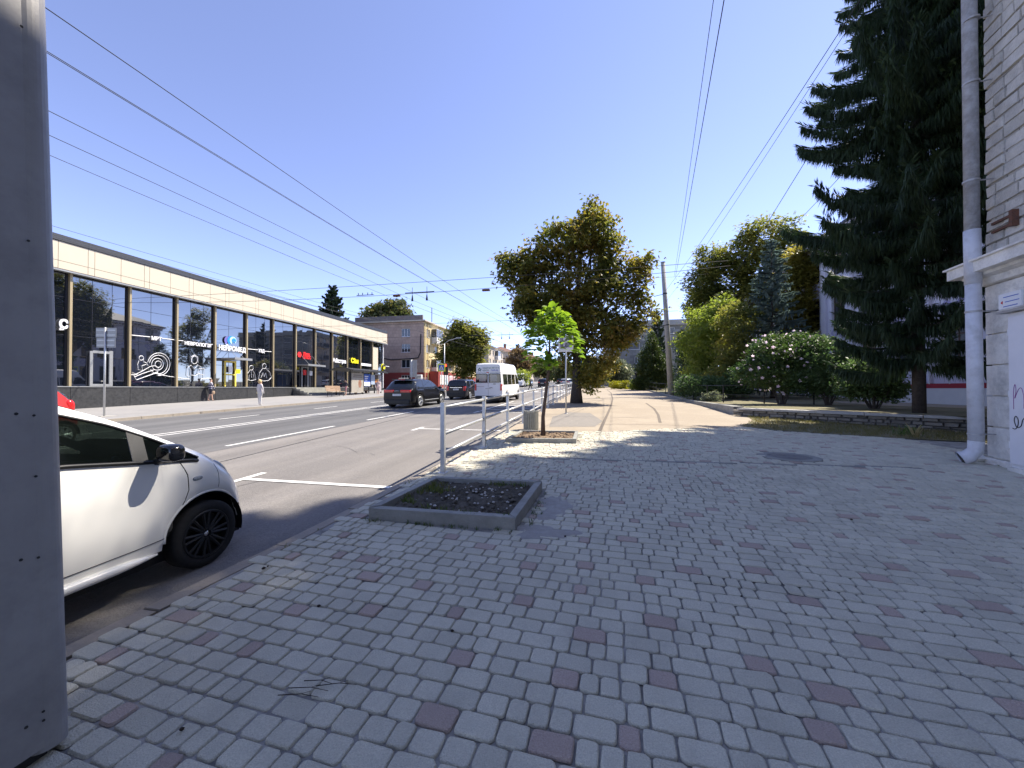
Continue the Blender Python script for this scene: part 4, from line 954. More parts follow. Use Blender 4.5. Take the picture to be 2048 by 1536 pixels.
def block(name, label, X, Y0, Y1, D, H, floors, gable_m, face_m, base_m=None, gcols=(), fcols=0, pitched=False, gwin=1.6, zbase=None, parapet=None, balc=()):
    zb = gz(Y0)-.3 if zbase is None else zbase; z1 = zb+H+.3
    t = thing(name, label, 'apartment building', (X,Y0,zb))
    GM = Matrix.Translation((X-D,Y0,0))                                  # gable: x to the right, y inwards
    FM = Matrix.Identity(4); FM.col[0][:3] = (0,1,0); FM.col[1][:3] = (-1,0,0); FM.col[3][:3] = (X,Y0,0)
    fh = (H-.8)/floors
    gop = [(c-gwin/2,c+gwin/2,zb+.3+fh*f+.95,zb+.3+fh*f+2.35) for c in gcols for f in range(floors)]
    fop = []
    if fcols:
        sp = (Y1-Y0)/fcols
        for c in range(fcols):
            for f in range(floors): fop.append((sp*(c+.5)-.7,sp*(c+.5)+.7,zb+.3+fh*f+.95,zb+.3+fh*f+2.35))
    zsplit = zb+.3+fh*1.05 if base_m else zb-1
    def part(M, L, ops, m, nm):
        if base_m:
            b = MB(M); wall_open(b,0,L,zb-1,zsplit,[o for o in ops if o[3] < zsplit]); b.build(nm+'_base', base_m, t)
            b = MB(M); wall_open(b,0,L,zsplit,z1,[o for o in ops if o[2] > zsplit]); b.build(nm, m, t)
        else:
            b = MB(M); wall_open(b,0,L,zb-1,z1,ops); b.build(nm, m, t)
    gop = [o for o in gop if not (o[2] < zsplit < o[3])]; fop = [o for o in fop if not (o[2] < zsplit < o[3])]
    part(GM, D, gop, gable_m, 'gable_wall'); part(FM, Y1-Y0, fop, face_m, 'street_wall')
    b = MB(); b.box(X-D,X-.15,Y0+.2,Y1,z1-.2,z1-.05); b.box(X-D,X-D+.1,Y0+.2,Y1,zb,z1-.2); b.box(X-D,X-.15,Y1-.1,Y1,zb,z1-.2); b.build('back_walls', face_m, t)
    for o in gop: put_window(t, GM, *o, nm=random.choice((1,2)), curt=.5)
    for o in fop: put_window(t, FM, *o, nm=1, curt=.4)
    b = MB(); e = .45
    b.box(X-D-e,X+e,Y0-e,Y1+e,z1,z1+.22); b.build('cornice', M_PALEW, t)
    if pitched:
        b = MB(); zr = z1+.22; yc = D/2
        b.add([(X-D-e-.1,Y0-e-.1,zr),(X+e+.1,Y0-e-.1,zr),(X+e+.1,Y1+e,zr),(X-D-e-.1,Y1+e,zr),(X-D/2,Y0+D*.3,zr+D*.2),(X-D/2,Y1-D*.3,zr+D*.2)],[(0,1,4),(1,2,5,4),(2,3,5),(3,0,4,5)]); rf = b.build('roof', M_ROOFT, t)
        for yy in (Y0+4,(Y0+Y1)/2,Y1-5):
            b = MB(); b.box(X-D/2+1,X-D/2+1.9,yy,yy+.9,zr+.5,zr+D*.2+1.0); b.build('chimney', M_ROOFT, rf)
    else:
        b = MB(); b.box(X-D-.1,X+.05,Y0-.1,Y1,z1+.221,z1+.3); rf = b.build('roof', M_OLDCON, t)
        if parapet: b = MB(); b.prism([(X-D-.2,Y0-.3),(X-.1,Y0-.3),(X-.1,Y0),(X-D-.2,Y0)],z1+.224,z1+.3+parapet); b.build('parapet', M_OLDCON, t)
        for k,(dx,yy) in enumerate(((1.2,Y0+6),(4,Y0+2.5),(1.0,Y1-6))):
            b = MB(); b.cyl((X-dx,yy,z1),(X-dx,yy,z1+(3.6 if k == 0 else 1.8)),.07 if k == 0 else .03,n=6)
            if k: b.cyl((X-dx-.7,yy,z1+1.75),(X-dx+.7,yy,z1+1.75),.025,n=5); b.cyl((X-dx-.5,yy,z1+1.5),(X-dx+.5,yy,z1+1.5),.02,n=5)
            b.build('flue' if k == 0 else 'aerial', M_OLDCON if k == 0 else M_DARKM, t)
    for (yy, f) in balc:
        yy += Y0; zf = zb+.3+fh*f+.05; b = MB(); b.box(X+.0,X+1.0,yy,yy+2.8,zf,zf+.15); bc = b.build('balcony', M_BALC, t)
        b = MB(); b.box(X+.93,X+.99,yy+.02,yy+2.78,zf+.15,zf+1.1); b.box(X+.02,X+.93,yy+.02,yy+.08,zf+.15,zf+1.1); b.box(X+.02,X+.93,yy+2.72,yy+2.78,zf+.15,zf+1.1); b.build('railing', M_BALC, bc)
        b = MB()
        for q in range(5): b.box(X+.93,X+.985,yy+.02+.68*q,yy+.08+.68*q,zf+1.1,zf+2.5)
        b.box(X+.02,X+.99,yy,yy+2.8,zf+2.5,zf+2.56); b.build('glazing_frame', M_WFRAME, bc)
        b = MB(); b.box(X+.95,X+.965,yy+.05,yy+2.75,zf+1.1,zf+2.5); b.box(X+.05,X+.93,yy+.05,yy+.06,zf+1.1,zf+2.5); b.build('pane', M_GLASS, bc)
    return t, zb, fh
g, zb, fh = block('apartment_building', 'pink tiled gable with red ground floor and yellow street side at the crossing', -28.0, 60.2, 92, 12.6, 11.4, 4, M_PINK, M_YELW, M_REDW, gcols=(3.2,9.3), fcols=9, parapet=.75, balc=((3.2,3),(3.2,1),(12,2),(20,1),(20,3)))
b = MB(); b.tube([(-28.5,60.12,zb+fh*3.6),(-28.6,60.12,zb+fh*2.4),(-29.0,60.12,zb+fh*2.1),(-30,60.12,zb+fh*2.05),(-34,60.12,zb+fh*2.0),(-36,60.12,zb+fh*2.15),(-39,60.12,zb+fh*2.1)],.09,6); b.build('gas_pipe', M_DARKM, g)
b = MB(); b.box(-41,-37.8,60.0,60.15,zb,zb+fh+.3); b.build('dark_mural', mat('dark_blue_wall',(0.02,0.025,0.05),(0.03,0.03,0.05),2,.8), g)
b = MB(); b.lathe((0,0,0),[(0,0),(.5,0),(.5,.05),(0,.05)],8,axis='x'); b.v = [(-39.2+p[1],59.95-p[0],zb+2.5+p[2]*1.3) for p in b.v]; b.build('blue_emblem', M_BLUE, g)
b = MB(); b.cyl((-27.85,60.4,zb),(-27.85,60.4,zb+11.4),.09,n=8); b.cyl((-27.85,61.6,zb),(-27.85,61.6,zb+11.4),.07,n=8); b.build('downpipe', M_YELW, g)
block('apartment_building', 'grey gabled block with a dark roof box beyond the far chestnut', -28.0, 101, 118, 12, 10.6, 4, M_GREYW, M_PALEW, gcols=(), fcols=5, pitched=True, balc=((7,3),(7,1)))
block('apartment_building', 'pale block with hipped tile roof behind the rusty brown tree', -28.0, 136, 182, 12, 11.2, 4, M_PALEW, M_PALEW, gcols=(4,9.6), fcols=12, pitched=True, balc=((8,2),(14,3)))
block('apartment_building', 'farthest pale block on the left of the street', -27.0, 196, 270, 12, 12, 4, M_PALEW, M_YELW, gcols=(6,), fcols=16, pitched=True)
# street-corner kiosks: red shop front and white cabinet by the yellow wall
t = thing('shop_front', 'red shop front with bright posters below the yellow wall', 'shop', (-27.0,62.5,fs(62.5)))
b = MB(); zb = fs(62); b.box(-27.9,-26.2,62.2,72,zb-.3,zb+2.9); b.build('booth', M_REDW, t)
for k in range(4):
    b = MB(); b.box(-26.19,-26.12,62.8+2.2*k,64.4+2.2*k,zb+.6,zb+2.3); w = b.build('shop_window', M_WFRAME, t)
    b = MB(); b.box(-26.115,-26.10,62.9+2.2*k,64.3+2.2*k,zb+.7,zb+2.2); b.build('poster', mat('poster_%d' % k, random.choice([(.6,.25,.2),(.2,.4,.5),(.65,.6,.5),(.5,.15,.2)]), (.75,.7,.65), 2.5, .6), w)
x, y = at(838, 56); t = thing('utility_cabinet', 'tall white utility cabinet beside the red wall', 'cabinet', (x,y,fs(y)))
b = MB(); b.bbox(x-.5,x+.45,y-.25,y+.3,fs(y),fs(y)+2.2,.04); b.build('body', M_BALC, t); b = MB(); b.box(x-.40,x+.35,y-.27,y-.255,fs(y)+.3,fs(y)+2.0); b.build('door', M_SIGNG, t)

# grey stone block at the end of the square
t = thing('stone_apartment_building', 'grey stone faced four storey block at the end of the square', 'apartment building', (8,78,gz(78)))
GX0, GX1, GY, GZ0, GZ1 = 2.5, 20, 78.0, gz(78), zat(652,74.5)
GM = Matrix.Translation((GX0,GY,0)); FM = Matrix.Identity(4); FM.col[0][:3] = (0,1,0); FM.col[1][:3] = (1,0,0); FM.col[3][:3] = (GX0,GY,0)
M_STG = mat('grey_stone_panel', (0.30,0.30,0.285), (0.25,0.25,0.24), 1.3, .9, .3, 12, island=.10, big=(0.19,0.19,0.185), bigscale=.5, bigamt=.6)
gop = [(4.1,6.2,zat(698,74),zat(684,74)),(4.1,6.2,zat(668,74),zat(655.5,74)),(5.3,6.4,zat(727,74),zat(713,74)),(11.0,12.6,zat(668,74),zat(655,74)),(11,12.6,zat(698,74),zat(684,74))]
b = MB(GM); wall_open(b,0,GX1-GX0,GZ0-1,GZ1,gop,.2); b.build('gable_wall', mat('stone_joint',(0.19,0.19,0.18),rough=.95), t)
fop = [(1.5+3.2*k,2.9+3.2*k,GZ0+1.2+3.0*f,GZ0+2.8+3.0*f) for k in range(9) for f in range(4)]
b = MB(FM); wall_open(b,0,32,GZ0-1,GZ1,fop,.2); b.box(31.8,32,0,17,GZ0-1,GZ1); b.build('street_wall', M_PALEW, t)
for o in gop: put_window(t, GM, *o, nm=0 if o[0] < 5 else 1, curt=.9)
for o in fop: put_window(t, FM, *o, nm=1)
b = MB(); b.box(GX0-.35,GX1,GY-.35,GY+32,GZ1,GZ1+.25); b.box(GX0-.1,GX1,GY-.1,GY+32,GZ1+.251,zat(641,74.5)); b.build('parapet', M_CONCL, t)
bm_ = MB(); bm_.bbox(0,1,-.03,.02,0,1,.012); o = bm_.build('stone_panel', M_STG); sm_ = o.data; bpy.data.objects.remove(o)
z = GZ0+.1; rr = 0; inv = t.matrix_basis.inverted(); cnt = 0
while z < GZ1-.5:
    s = -.0 - (.55 if rr % 2 else 0)
    while s < 13:
        l = 1.1; a, c = max(s,0.01), s+l
        if not any(a < o[1]+.0 and c > o[0]-.0 and z < o[3] and z+.54 > o[2] for o in gop) and c-a > .2:
            M = inv @ GM @ Matrix.Translation((a+.012,0,z+.012)) @ Matrix.Diagonal((c-a-.024,1,.516,1)); link('stone_panel', sm_, t, M); cnt += 1
        s += l
    z += .54; rr += 1
for k,(yy,f) in enumerate(((3,1),(3,2),(3,3),(12,1),(12,2),(12,3),(21,2))):
    b = MB(); zf = GZ0+.35+3.0*f; b.box(GX0-1.1,GX0,GY+yy,GY+yy+2.6,zf,zf+.15); bc = b.build('balcony', M_CONCL, t)
    b = MB(); b.box(GX0-1.09,GX0-1.03,GY+yy,GY+yy+2.6,zf+.15,zf+1.1); b.build('railing', M_DARKM, bc)
for k in range(5):
    b = MB(); b.box(GX0-.12,GX0-.01,GY+1+5*k,GY+4.2+5*k,GZ0+.3,GZ0+2.6); b.build('shop_door', M_RUST if k % 2 else M_BALC, t)
b = MB(); b.box(GX0+5.5,GX0+8.5,GY-.12,GY-.035,GZ0+.2,GZ0+2.4); b.box(GX0+5.0,GX0+9.0,GY-1.2,GY-.035,GZ0+2.5,GZ0+2.65); b.build('entrance', M_DARKM, t)

# ornate white school building behind the trees
TZ = .90                                                          # terrace level behind the stone wall
M_ORN = mat('lavender_white_render', (0.66,0.65,0.74), (0.60,0.59,0.68), 1.5, .9)
M_LAV = mat('lavender_tile', (0.36,0.34,0.60), (0.46,0.44,0.66), 6, .8)
M_REDB = mat('red_band', (0.33,0.03,0.04), rough=.8)
ow = thing('ornate_building', 'white lavender building with pilasters and dark windows behind the spruce', 'building', (17,30,TZ))
OM = Matrix.Identity(4); OM.col[0][:3] = (0,1,0); OM.col[1][:3] = (1,0,0); OM.col[3][:3] = (17.0,12.0,0)
NBAY = 15; BW = 3.0; OH = 12.3
ops = []
for k in range(NBAY):
    for (z0,z1) in ((TZ+1.7,TZ+4.1),(TZ+5.3,TZ+7.6),(TZ+8.9,TZ+11.0)): ops.append((k*BW+.75,k*BW+2.25,z0,z1))
b = MB(OM); wall_open(b,0,NBAY*BW,TZ-.6,OH,ops,.25); b.box(0,.1,.1,13,TZ-.6,OH); b.box(NBAY*BW-.1,NBAY*BW,.1,13,TZ-.6,OH); b.build('wall', M_ORN, ow)
for o in ops: put_window(ow, OM, *o, nm=1, trans=.7, fm=M_BFRAME, curt=.3, depth=.16)
for k in range(NBAY+1):
    b = MB(OM); b.box(k*BW-.28,k*BW+.28,-.16,.02,TZ+1.0,OH-.4); b.box(k*BW-.36,k*BW+.36,-.22,.02,OH-1.0,OH-.6); b.build('pilaster', M_ORN, ow)
for k in range(NBAY):
    for z0 in (TZ+4.25,TZ+7.8):
        b = MB(OM)
        for q in range(2):
            cx, cz, h = k*BW+1.1+.8*q, z0+.5, .42
            b.add([(cx-h,-.02,cz),(cx,-.02,cz-h),(cx+h,-.02,cz),(cx,-.02,cz+h),(cx-h*.55,-.025,cz),(cx,-.025,cz-h*.55),(cx+h*.55,-.025,cz),(cx,-.025,cz+h*.55)],[(0,1,5,4),(1,2,6,5),(2,3,7,6),(3,0,4,7)])
        b.build('diamond_ornament', M_LAV, ow)
b = MB(OM); b.box(-.5,NBAY*BW+.5,-.9,.1,OH,OH+.18); b.box(-.4,NBAY*BW+.4,-.55,.1,OH-.35,OH-.001)
b.build('cornice', M_ORN, ow)
b = MB(OM)
for k in range(NBAY*5): b.box(k*.6+.1,k*.6+.35,-.8,-.1,OH-.16,OH-.002)
b.build('modillions', M_BFRAME, ow)['kind'] = 'stuff'
b = MB(OM); b.box(-.6,NBAY*BW+.6,-1.0,13.4,OH+.181,OH+.35); b.add([(-.6,-1,OH+.35),(NBAY*BW+.6,-1,OH+.35),(NBAY*BW+.6,13.4,OH+.35),(-.6,13.4,OH+.35),(5,6,OH+3.0),(NBAY*BW-5,6,OH+3.0)],[(0,1,5,4),(1,2,5),(2,3,4,5),(3,0,4)]); b.build('roof', M_COPE, ow)
b = MB(OM); b.box(0,NBAY*BW,-.2,.0,TZ-.6,TZ+.75); b.build('plinth', M_ORN, ow)
b = MB(OM); b.box(0,NBAY*BW,-.24,.0,TZ+.751,TZ+.98); b.build('red_band', M_REDB, ow)
b = MB(OM)
for k in range(12): b.cyl((3+1.1*k,-.9,TZ+.95),(3+1.1*k,-.9,TZ+2.0),.025,n=6)
b.cyl((3,-.9,TZ+2.0),(15.1,-.9,TZ+2.0),.03,n=6); b.cyl((3,-.9,TZ+1.5),(15.1,-.9,TZ+1.5),.02,n=6); b.box(2.8,15.3,-1.2,-.21,TZ-.5,TZ+.74); b.build('ramp_railing', M_WHITEP, ow)

# ------------------------------------------------------------------ terrace, stone wall, lawn, fence
WA, WB = Vector((5.55,16.45)), Vector((9.75,12.55)); WD = (WB-WA).normalized()
M_LAWN = mat('dry_lawn', (0.16,0.145,0.075), (0.21,0.175,0.105), 3, .95, .6, 30, big=(0.10,0.12,0.045), bigscale=.9, bigamt=.8)
lawn_poly = [(WA.x+.2,WA.y+.25),(WB.x+.2,WB.y+.25),(16,8),(40,8),(40,75),(6.6,52),(6.15,36.6),(5.85,24.1),(5.95,17.2)]
def lz(x,y): return max(TZ-.02, sw(y)+.03) if y < 26 else sw(y)+.03
def tz(y): return float(np.interp(y,[-99,24,34,200],[TZ-.02,TZ-.02,sw(34)+.05,sw(200)+.05]))
b = MB(); ys = [8,13,17,20,24,28,34,42,52,75]; xs = [5.85,8,11,16,40]
V = []; F = []
for y in ys:
    for i,x in enumerate(xs):
        x0 = x
        if i == 0: x0 = float(np.interp(y,[8,12.7,16.6,17.2,24.1,36.6,52,75],[14.75,9.85,5.7,5.95,5.85,6.15,6.6,6.6]))
        V.append((x0+(40-x0)*(x-5.85)/34.15, y, tz(y)))
for j in range(len(ys)-1):
    for i in range(len(xs)-1): a = j*len(xs)+i; F.append((a,a+1,a+len(xs)+1,a+len(xs)))
b.add(V,F); struct(b.build('lawn', M_LAWN))
b = MB(); b.prism([(12.2,20),(17,14),(17,33),(14.5,33)], TZ-.1, TZ+.004); struct(b.build('yard_paving', M_PLAZA))
b = MB(); b.prism([(5.50,17.0),(5.95,17.2),(5.87,24.1),(6.17,36.6),(6.6,52),(6.45,52),(6.02,36.6),(5.72,24.1)], lambda x,y: sw(y)-.1, lambda x,y: tz(y)+.03)
struct(b.build('lawn_edging', M_CONC))
sheet_g = MB(); sheet_g.add([(x,y,sw(y)+.004) for x,y in GRASS],[tuple(range(len(GRASS)))])
struct(sheet_g.build('grass_strip', M_LAWN))
V, F = [], []
for k in range(1500):
    while True:
        x, y = random.uniform(4.4,13), random.uniform(9.6,16.2)
        if inpoly(x,y,GRASS): break
    v, f = blades(x,y,sw(y)+.01,7,.10,.055+.05*(random.random()**3),.005); o_ = len(V); V += v; F += [tuple(i+o_ for i in q) for q in f]
tag(np_mesh('grass', V, F, leafmat('dry_grass', [(0.10,0.105,0.03),(0.14,0.13,0.05),(0.24,0.19,0.09)], .25)), 'short dry grass below the low stone wall', 'grass', kind='stuff')
V, F = blades(*onside(1830,878), sw(10.2), 22, .05, .34, .003)
tag(np_mesh('weed_tuft', V, F, leafmat('straw', [(0.25,0.21,0.10),(0.30,0.25,0.13)], .3)), 'pale dry weed tuft before the low stone wall', 'weed')
V, F = blades(*onside(1812,874), sw(10.2), 40, .3, .3, .006)
tag(np_mesh('weed_tuft', V, F, M_GRASSB), 'low green weeds spreading at the foot of the stone wall', 'weed')
wl_ = thing('stone_wall', 'low dry laid stone wall with a concrete cap edging the garden', 'wall', (WA.x,WA.y,sw(WA.y)))
WM = Matrix.Identity(4); WM.col[0][:3] = (WD.x,WD.y,0); WM.col[1][:3] = (-WD.y,WD.x,0); WM.col[3][:3] = (WA.x,WA.y,0)
M_WST = mat('wall_stone', (0.26,0.235,0.195), (0.17,0.155,0.13), 6, .95, .8, 30, island=.3, big=(0.20,0.18,0.15), bigscale=2)
WLEN = (WB-WA).length+3.0
b = MB(WM); b.box(-.02,WLEN,.08,.45,-.1,TZ-.10); b.build('core', M_MORT, wl_)
z = .28; rn = random.Random(5)
while z < TZ-.10:
    h = min(rn.uniform(.07,.13), TZ-.095-z); s = -.1-rn.random()*.2
    if h < .03: break
    while s < WLEN:
        l = rn.uniform(.16,.48); x0,x1 = s+.006,s+l-.006; p = WM @ Vector(((x0+x1)/2,0,0))
        if z+h > sw(p.y)-.02:
            g = lambda a=.012: rn.uniform(-a,a); yo = rn.uniform(-.05,.03); b = MB(WM)
            za, zb_ = z+.005, z+h-.005
            b.add([(x0+g(),.12,za),(x1+g(),.12,za),(x1+g(),.12,zb_),(x0+g(),.12,zb_),(x0+.02+g(),yo+g(),za+.012+g(.008)),(x1-.02+g(),yo+g(),za+.012+g(.008)),(x1-.02+g(),yo+g(),zb_-.012+g(.008)),(x0+.02+g(),yo+g(),zb_-.012+g(.008))],[(4,5,6,7),(0,1,5,4),(1,2,6,5),(2,3,7,6),(3,0,4,7)])
            b.build('stone', M_WST, wl_)
        s += l
    z += h
for k in range(7):
    b = MB(WM); a = -.08+k*1.25; b.bbox(a+.006,a+1.244,-.09+rn.uniform(-.015,.015),.46,TZ-.095,TZ-.02+rn.uniform(-.01,.008),.012); b.build('cap_slab', M_CONCL, wl_)
fpts = [(6.5,48.1),(6.35,42),(6.2,36),(6.1,32),(6.0,28.5),(6.2,26.4),(6.5,24.4),(6.85,22.7),(8.4,21.6),(10,20.4)]
fn = thing('garden_fence', 'thin dark iron fence with two rails around the garden', 'fence', (6.0,28.5,sw(28.5)))
for k,(x,y) in enumerate(fpts):
    b = MB(); b.box(x-.025,x+.025,y-.025,y+.025,tz(y)-.1,tz(y)+.95); b.build('post', M_DARKM, fn)
    if k:
        x0,y0 = fpts[k-1]
        for h in (.42,.92): b = MB(); b.cyl((x0,y0,tz(y0)+h),(x,y,tz(y)+h),.018,n=6); b.build('rail', M_DARKM, fn)

# concrete pole and wires
xb,yb = at(1342.5,31.7); xt,yt = at(1327,31.7); zt_ = zat(524,31.7)
pole = thing('utility_pole', 'leaning grey concrete utility pole behind the garden fence', 'utility pole', (xb,yb,sw(yb)))
b = MB(); b.tube([(xb,yb,sw(yb)-.2),((xb+xt)/2,(yb+yt)/2,(zt_+sw(yb))/2),(xt,yt,zt_)],[.24,.20,.165],14); b.build('shaft', M_CONCL, pole, True)
f_ = lambda q: (xb+(xt-xb)*q, yb+(yt-yb)*q, sw(yb)+(zt_-sw(yb))*q)
for q in (.53,.765): 
    p = Vector(f_(q)); b = MB(); b.cyl(p-Vector((0,0,.05)),p+Vector((0,0,.05)),.225-.05*q,n=14); b.tube([p,p+Vector((-.9,-.3,-.25))],.025,5); b.build('band', M_DARKM, pole)
q0 = Vector(f_(1)); 
b = MB(); b.cyl(q0-Vector((0,0,.01)),q0+Vector((0,0,.03)),.18,n=14); b.build('cap', M_DARKM, pole)
def sag(p0, p1, s, n=14):
    p0, p1 = Vector(p0), Vector(p1); return [p0.lerp(p1,i/n)-Vector((0,0,4*s*(i/n)*(1-i/n))) for i in range(n+1)]
M_WIRE = mat('wire', (0.02,0.02,0.022), rough=.6)
def wire(pts, r, parent=None, label=None, name='cable'):
    b = MB(); b.tube(pts, r, 5); o = b.build(name, M_WIRE, parent)
    if label: tag(o, label, 'cable')
    return o
# trolleybus contact lines: two over our carriageway, two over the other one
tl = thing('trolley_line', 'trolleybus contact wires strung above the near carriageway', 'overhead line', (-8,30,6))
tf = thing('trolley_line', 'trolleybus contact wires strung above the far carriageway', 'overhead line', (-14,30,6))
HW = 5.75
def ywire(par, X0, z_near, y0, y1, z_far=None, r=.006, X1=None, name='contact_wire'):
    pts = []
    for i in range(25):
        y = y0+(y1-y0)*i/24; pts.append((X0+((X1 if X1 is not None else X0)-X0)*i/24, y, gz(y)+z_near+((z_far if z_far is not None else z_near)-z_near)*i/24-.25*abs(math.sin(math.pi*y/34))))
    return wire(pts, r, par, name=name)
for X0,zn in ((-8.3,6.0),(-9.1,6.0)): ywire(tl, X0, zn, -12, 230, 5.6)
ywire(tl, -6.75, 6.45, -12, 120, 6.3, .007, name='feeder_cable'); ywire(tl, -7.55, 6.35, -12, 90, 6.6, .006, name='feeder_cable'); ywire(tl, -7.5, 6.30, -12, 60, 6.9, .006, X1=-8.2, name='feeder_cable')
for X0,zn in ((-14.2,6.0),(-15.0,6.0)): ywire(tf, X0, zn, -12, 230, 5.6)
for X0,zn in ((-17.5,6.6),(-16.4,6.2),(-12.6,7.2),(-12.9,7.35)): ywire(tf, X0, zn, -12, 150, 6.6, .007, name='feeder_cable')
def span(par, y, xl, xr, zl, zr, s, lamps=()):
    pts = sag((xl,y,zl),(xr,y,zr),s); wire(pts,.011,par,name='span_wire')
    for q in lamps:
        x = xl+(xr-xl)*q; i = int(q*14); z = pts[i].z; b = MB(); b.bbox(x-.19,x+.19,y-.07,y+.07,z-.10,z-.01,.02); b.build('insulator', M_RUST, par)
YS = 18.2
for yy,sg,zz in ((YS,.45,6.95),(YS+.25,.1,7.25),(28.8,.25,7.1),(37.8,.25,7.3),(50,.2,7.6),(64,.2,7.9),(80,.2,8.3),(104,.2,9),(134,.2,9.8)):
    span(tl, yy, -28.5, 5.8, zz, zz, sg, (.54,.68) if yy == YS else ())
for yy in (YS,37.8):
    for X0 in (-8.3,-9.1):
        b = MB(); b.cyl((X0,yy,gz(yy)+5.7),(X0,yy,gz(yy)+6.35),.012,n=5); b.cyl((X0,yy,gz(yy)+5.65),(X0,yy,gz(yy)+5.95),.06,.02,n=6); b.build('hanger', M_DARKM, tl)
    b = MB(); b.box(-9.5,-7.9,yy-.02,yy+.02,gz(yy)+6.06,gz(yy)+6.10); b.build('spreader', M_DARKM, tl)
    b = MB(); b.box(-12.3,-11.3,yy-.015,yy+.015,gz(yy)+6.08,gz(yy)+6.11)
    for X0 in (-12.2,-11.95,-11.65,-11.4): b.cyl((X0,yy,gz(yy)+6.1),(X0,yy,gz(yy)+6.22),.02,n=5)
    b.build('spreader', M_DARKM, tf)
# cables above the pavement
jx, jy = at(1352,31); jz = zat(553,31)
def ray(px, py, dist):
    d = dist; return (*at(px,d), zat(py,d))
wire(sag(ray(1478,-150,6.0),(jx,jy,jz),.10), .010, label='black cable dropping steeply to the pole top from overhead')
wire(sag(ray(1452,-150,7.0),(jx-.1,jy,jz),.12), .008, label='thin grey cable beside the steep black cable')
wire(sag(ray(1800,-120,7.0),f_(.78),.25), .009, label='upper cable of the pair slanting from the wall side to the concrete pole')
wire(sag(ray(1812,-120,7.2),f_(.70),.25), .007, label='lower cable of the pair slanting from the wall side to the concrete pole')
wire(sag(ray(1850,-60,11.0),ray(1380,690,60),.2), .016, label='cable passing behind the spruce into the chestnut trees')
wire(sag(ray(1900,110,14.0),ray(1560,480,40),.2), .018, label='cable crossing behind the spruce towards the ornate building')
wire([(jx-8.5,jy,jz+.1),(jx,jy,jz),(jx+2.5,jy+.2,jz+.15)], .008, label='short cross wire joining the steep cable near the pole')
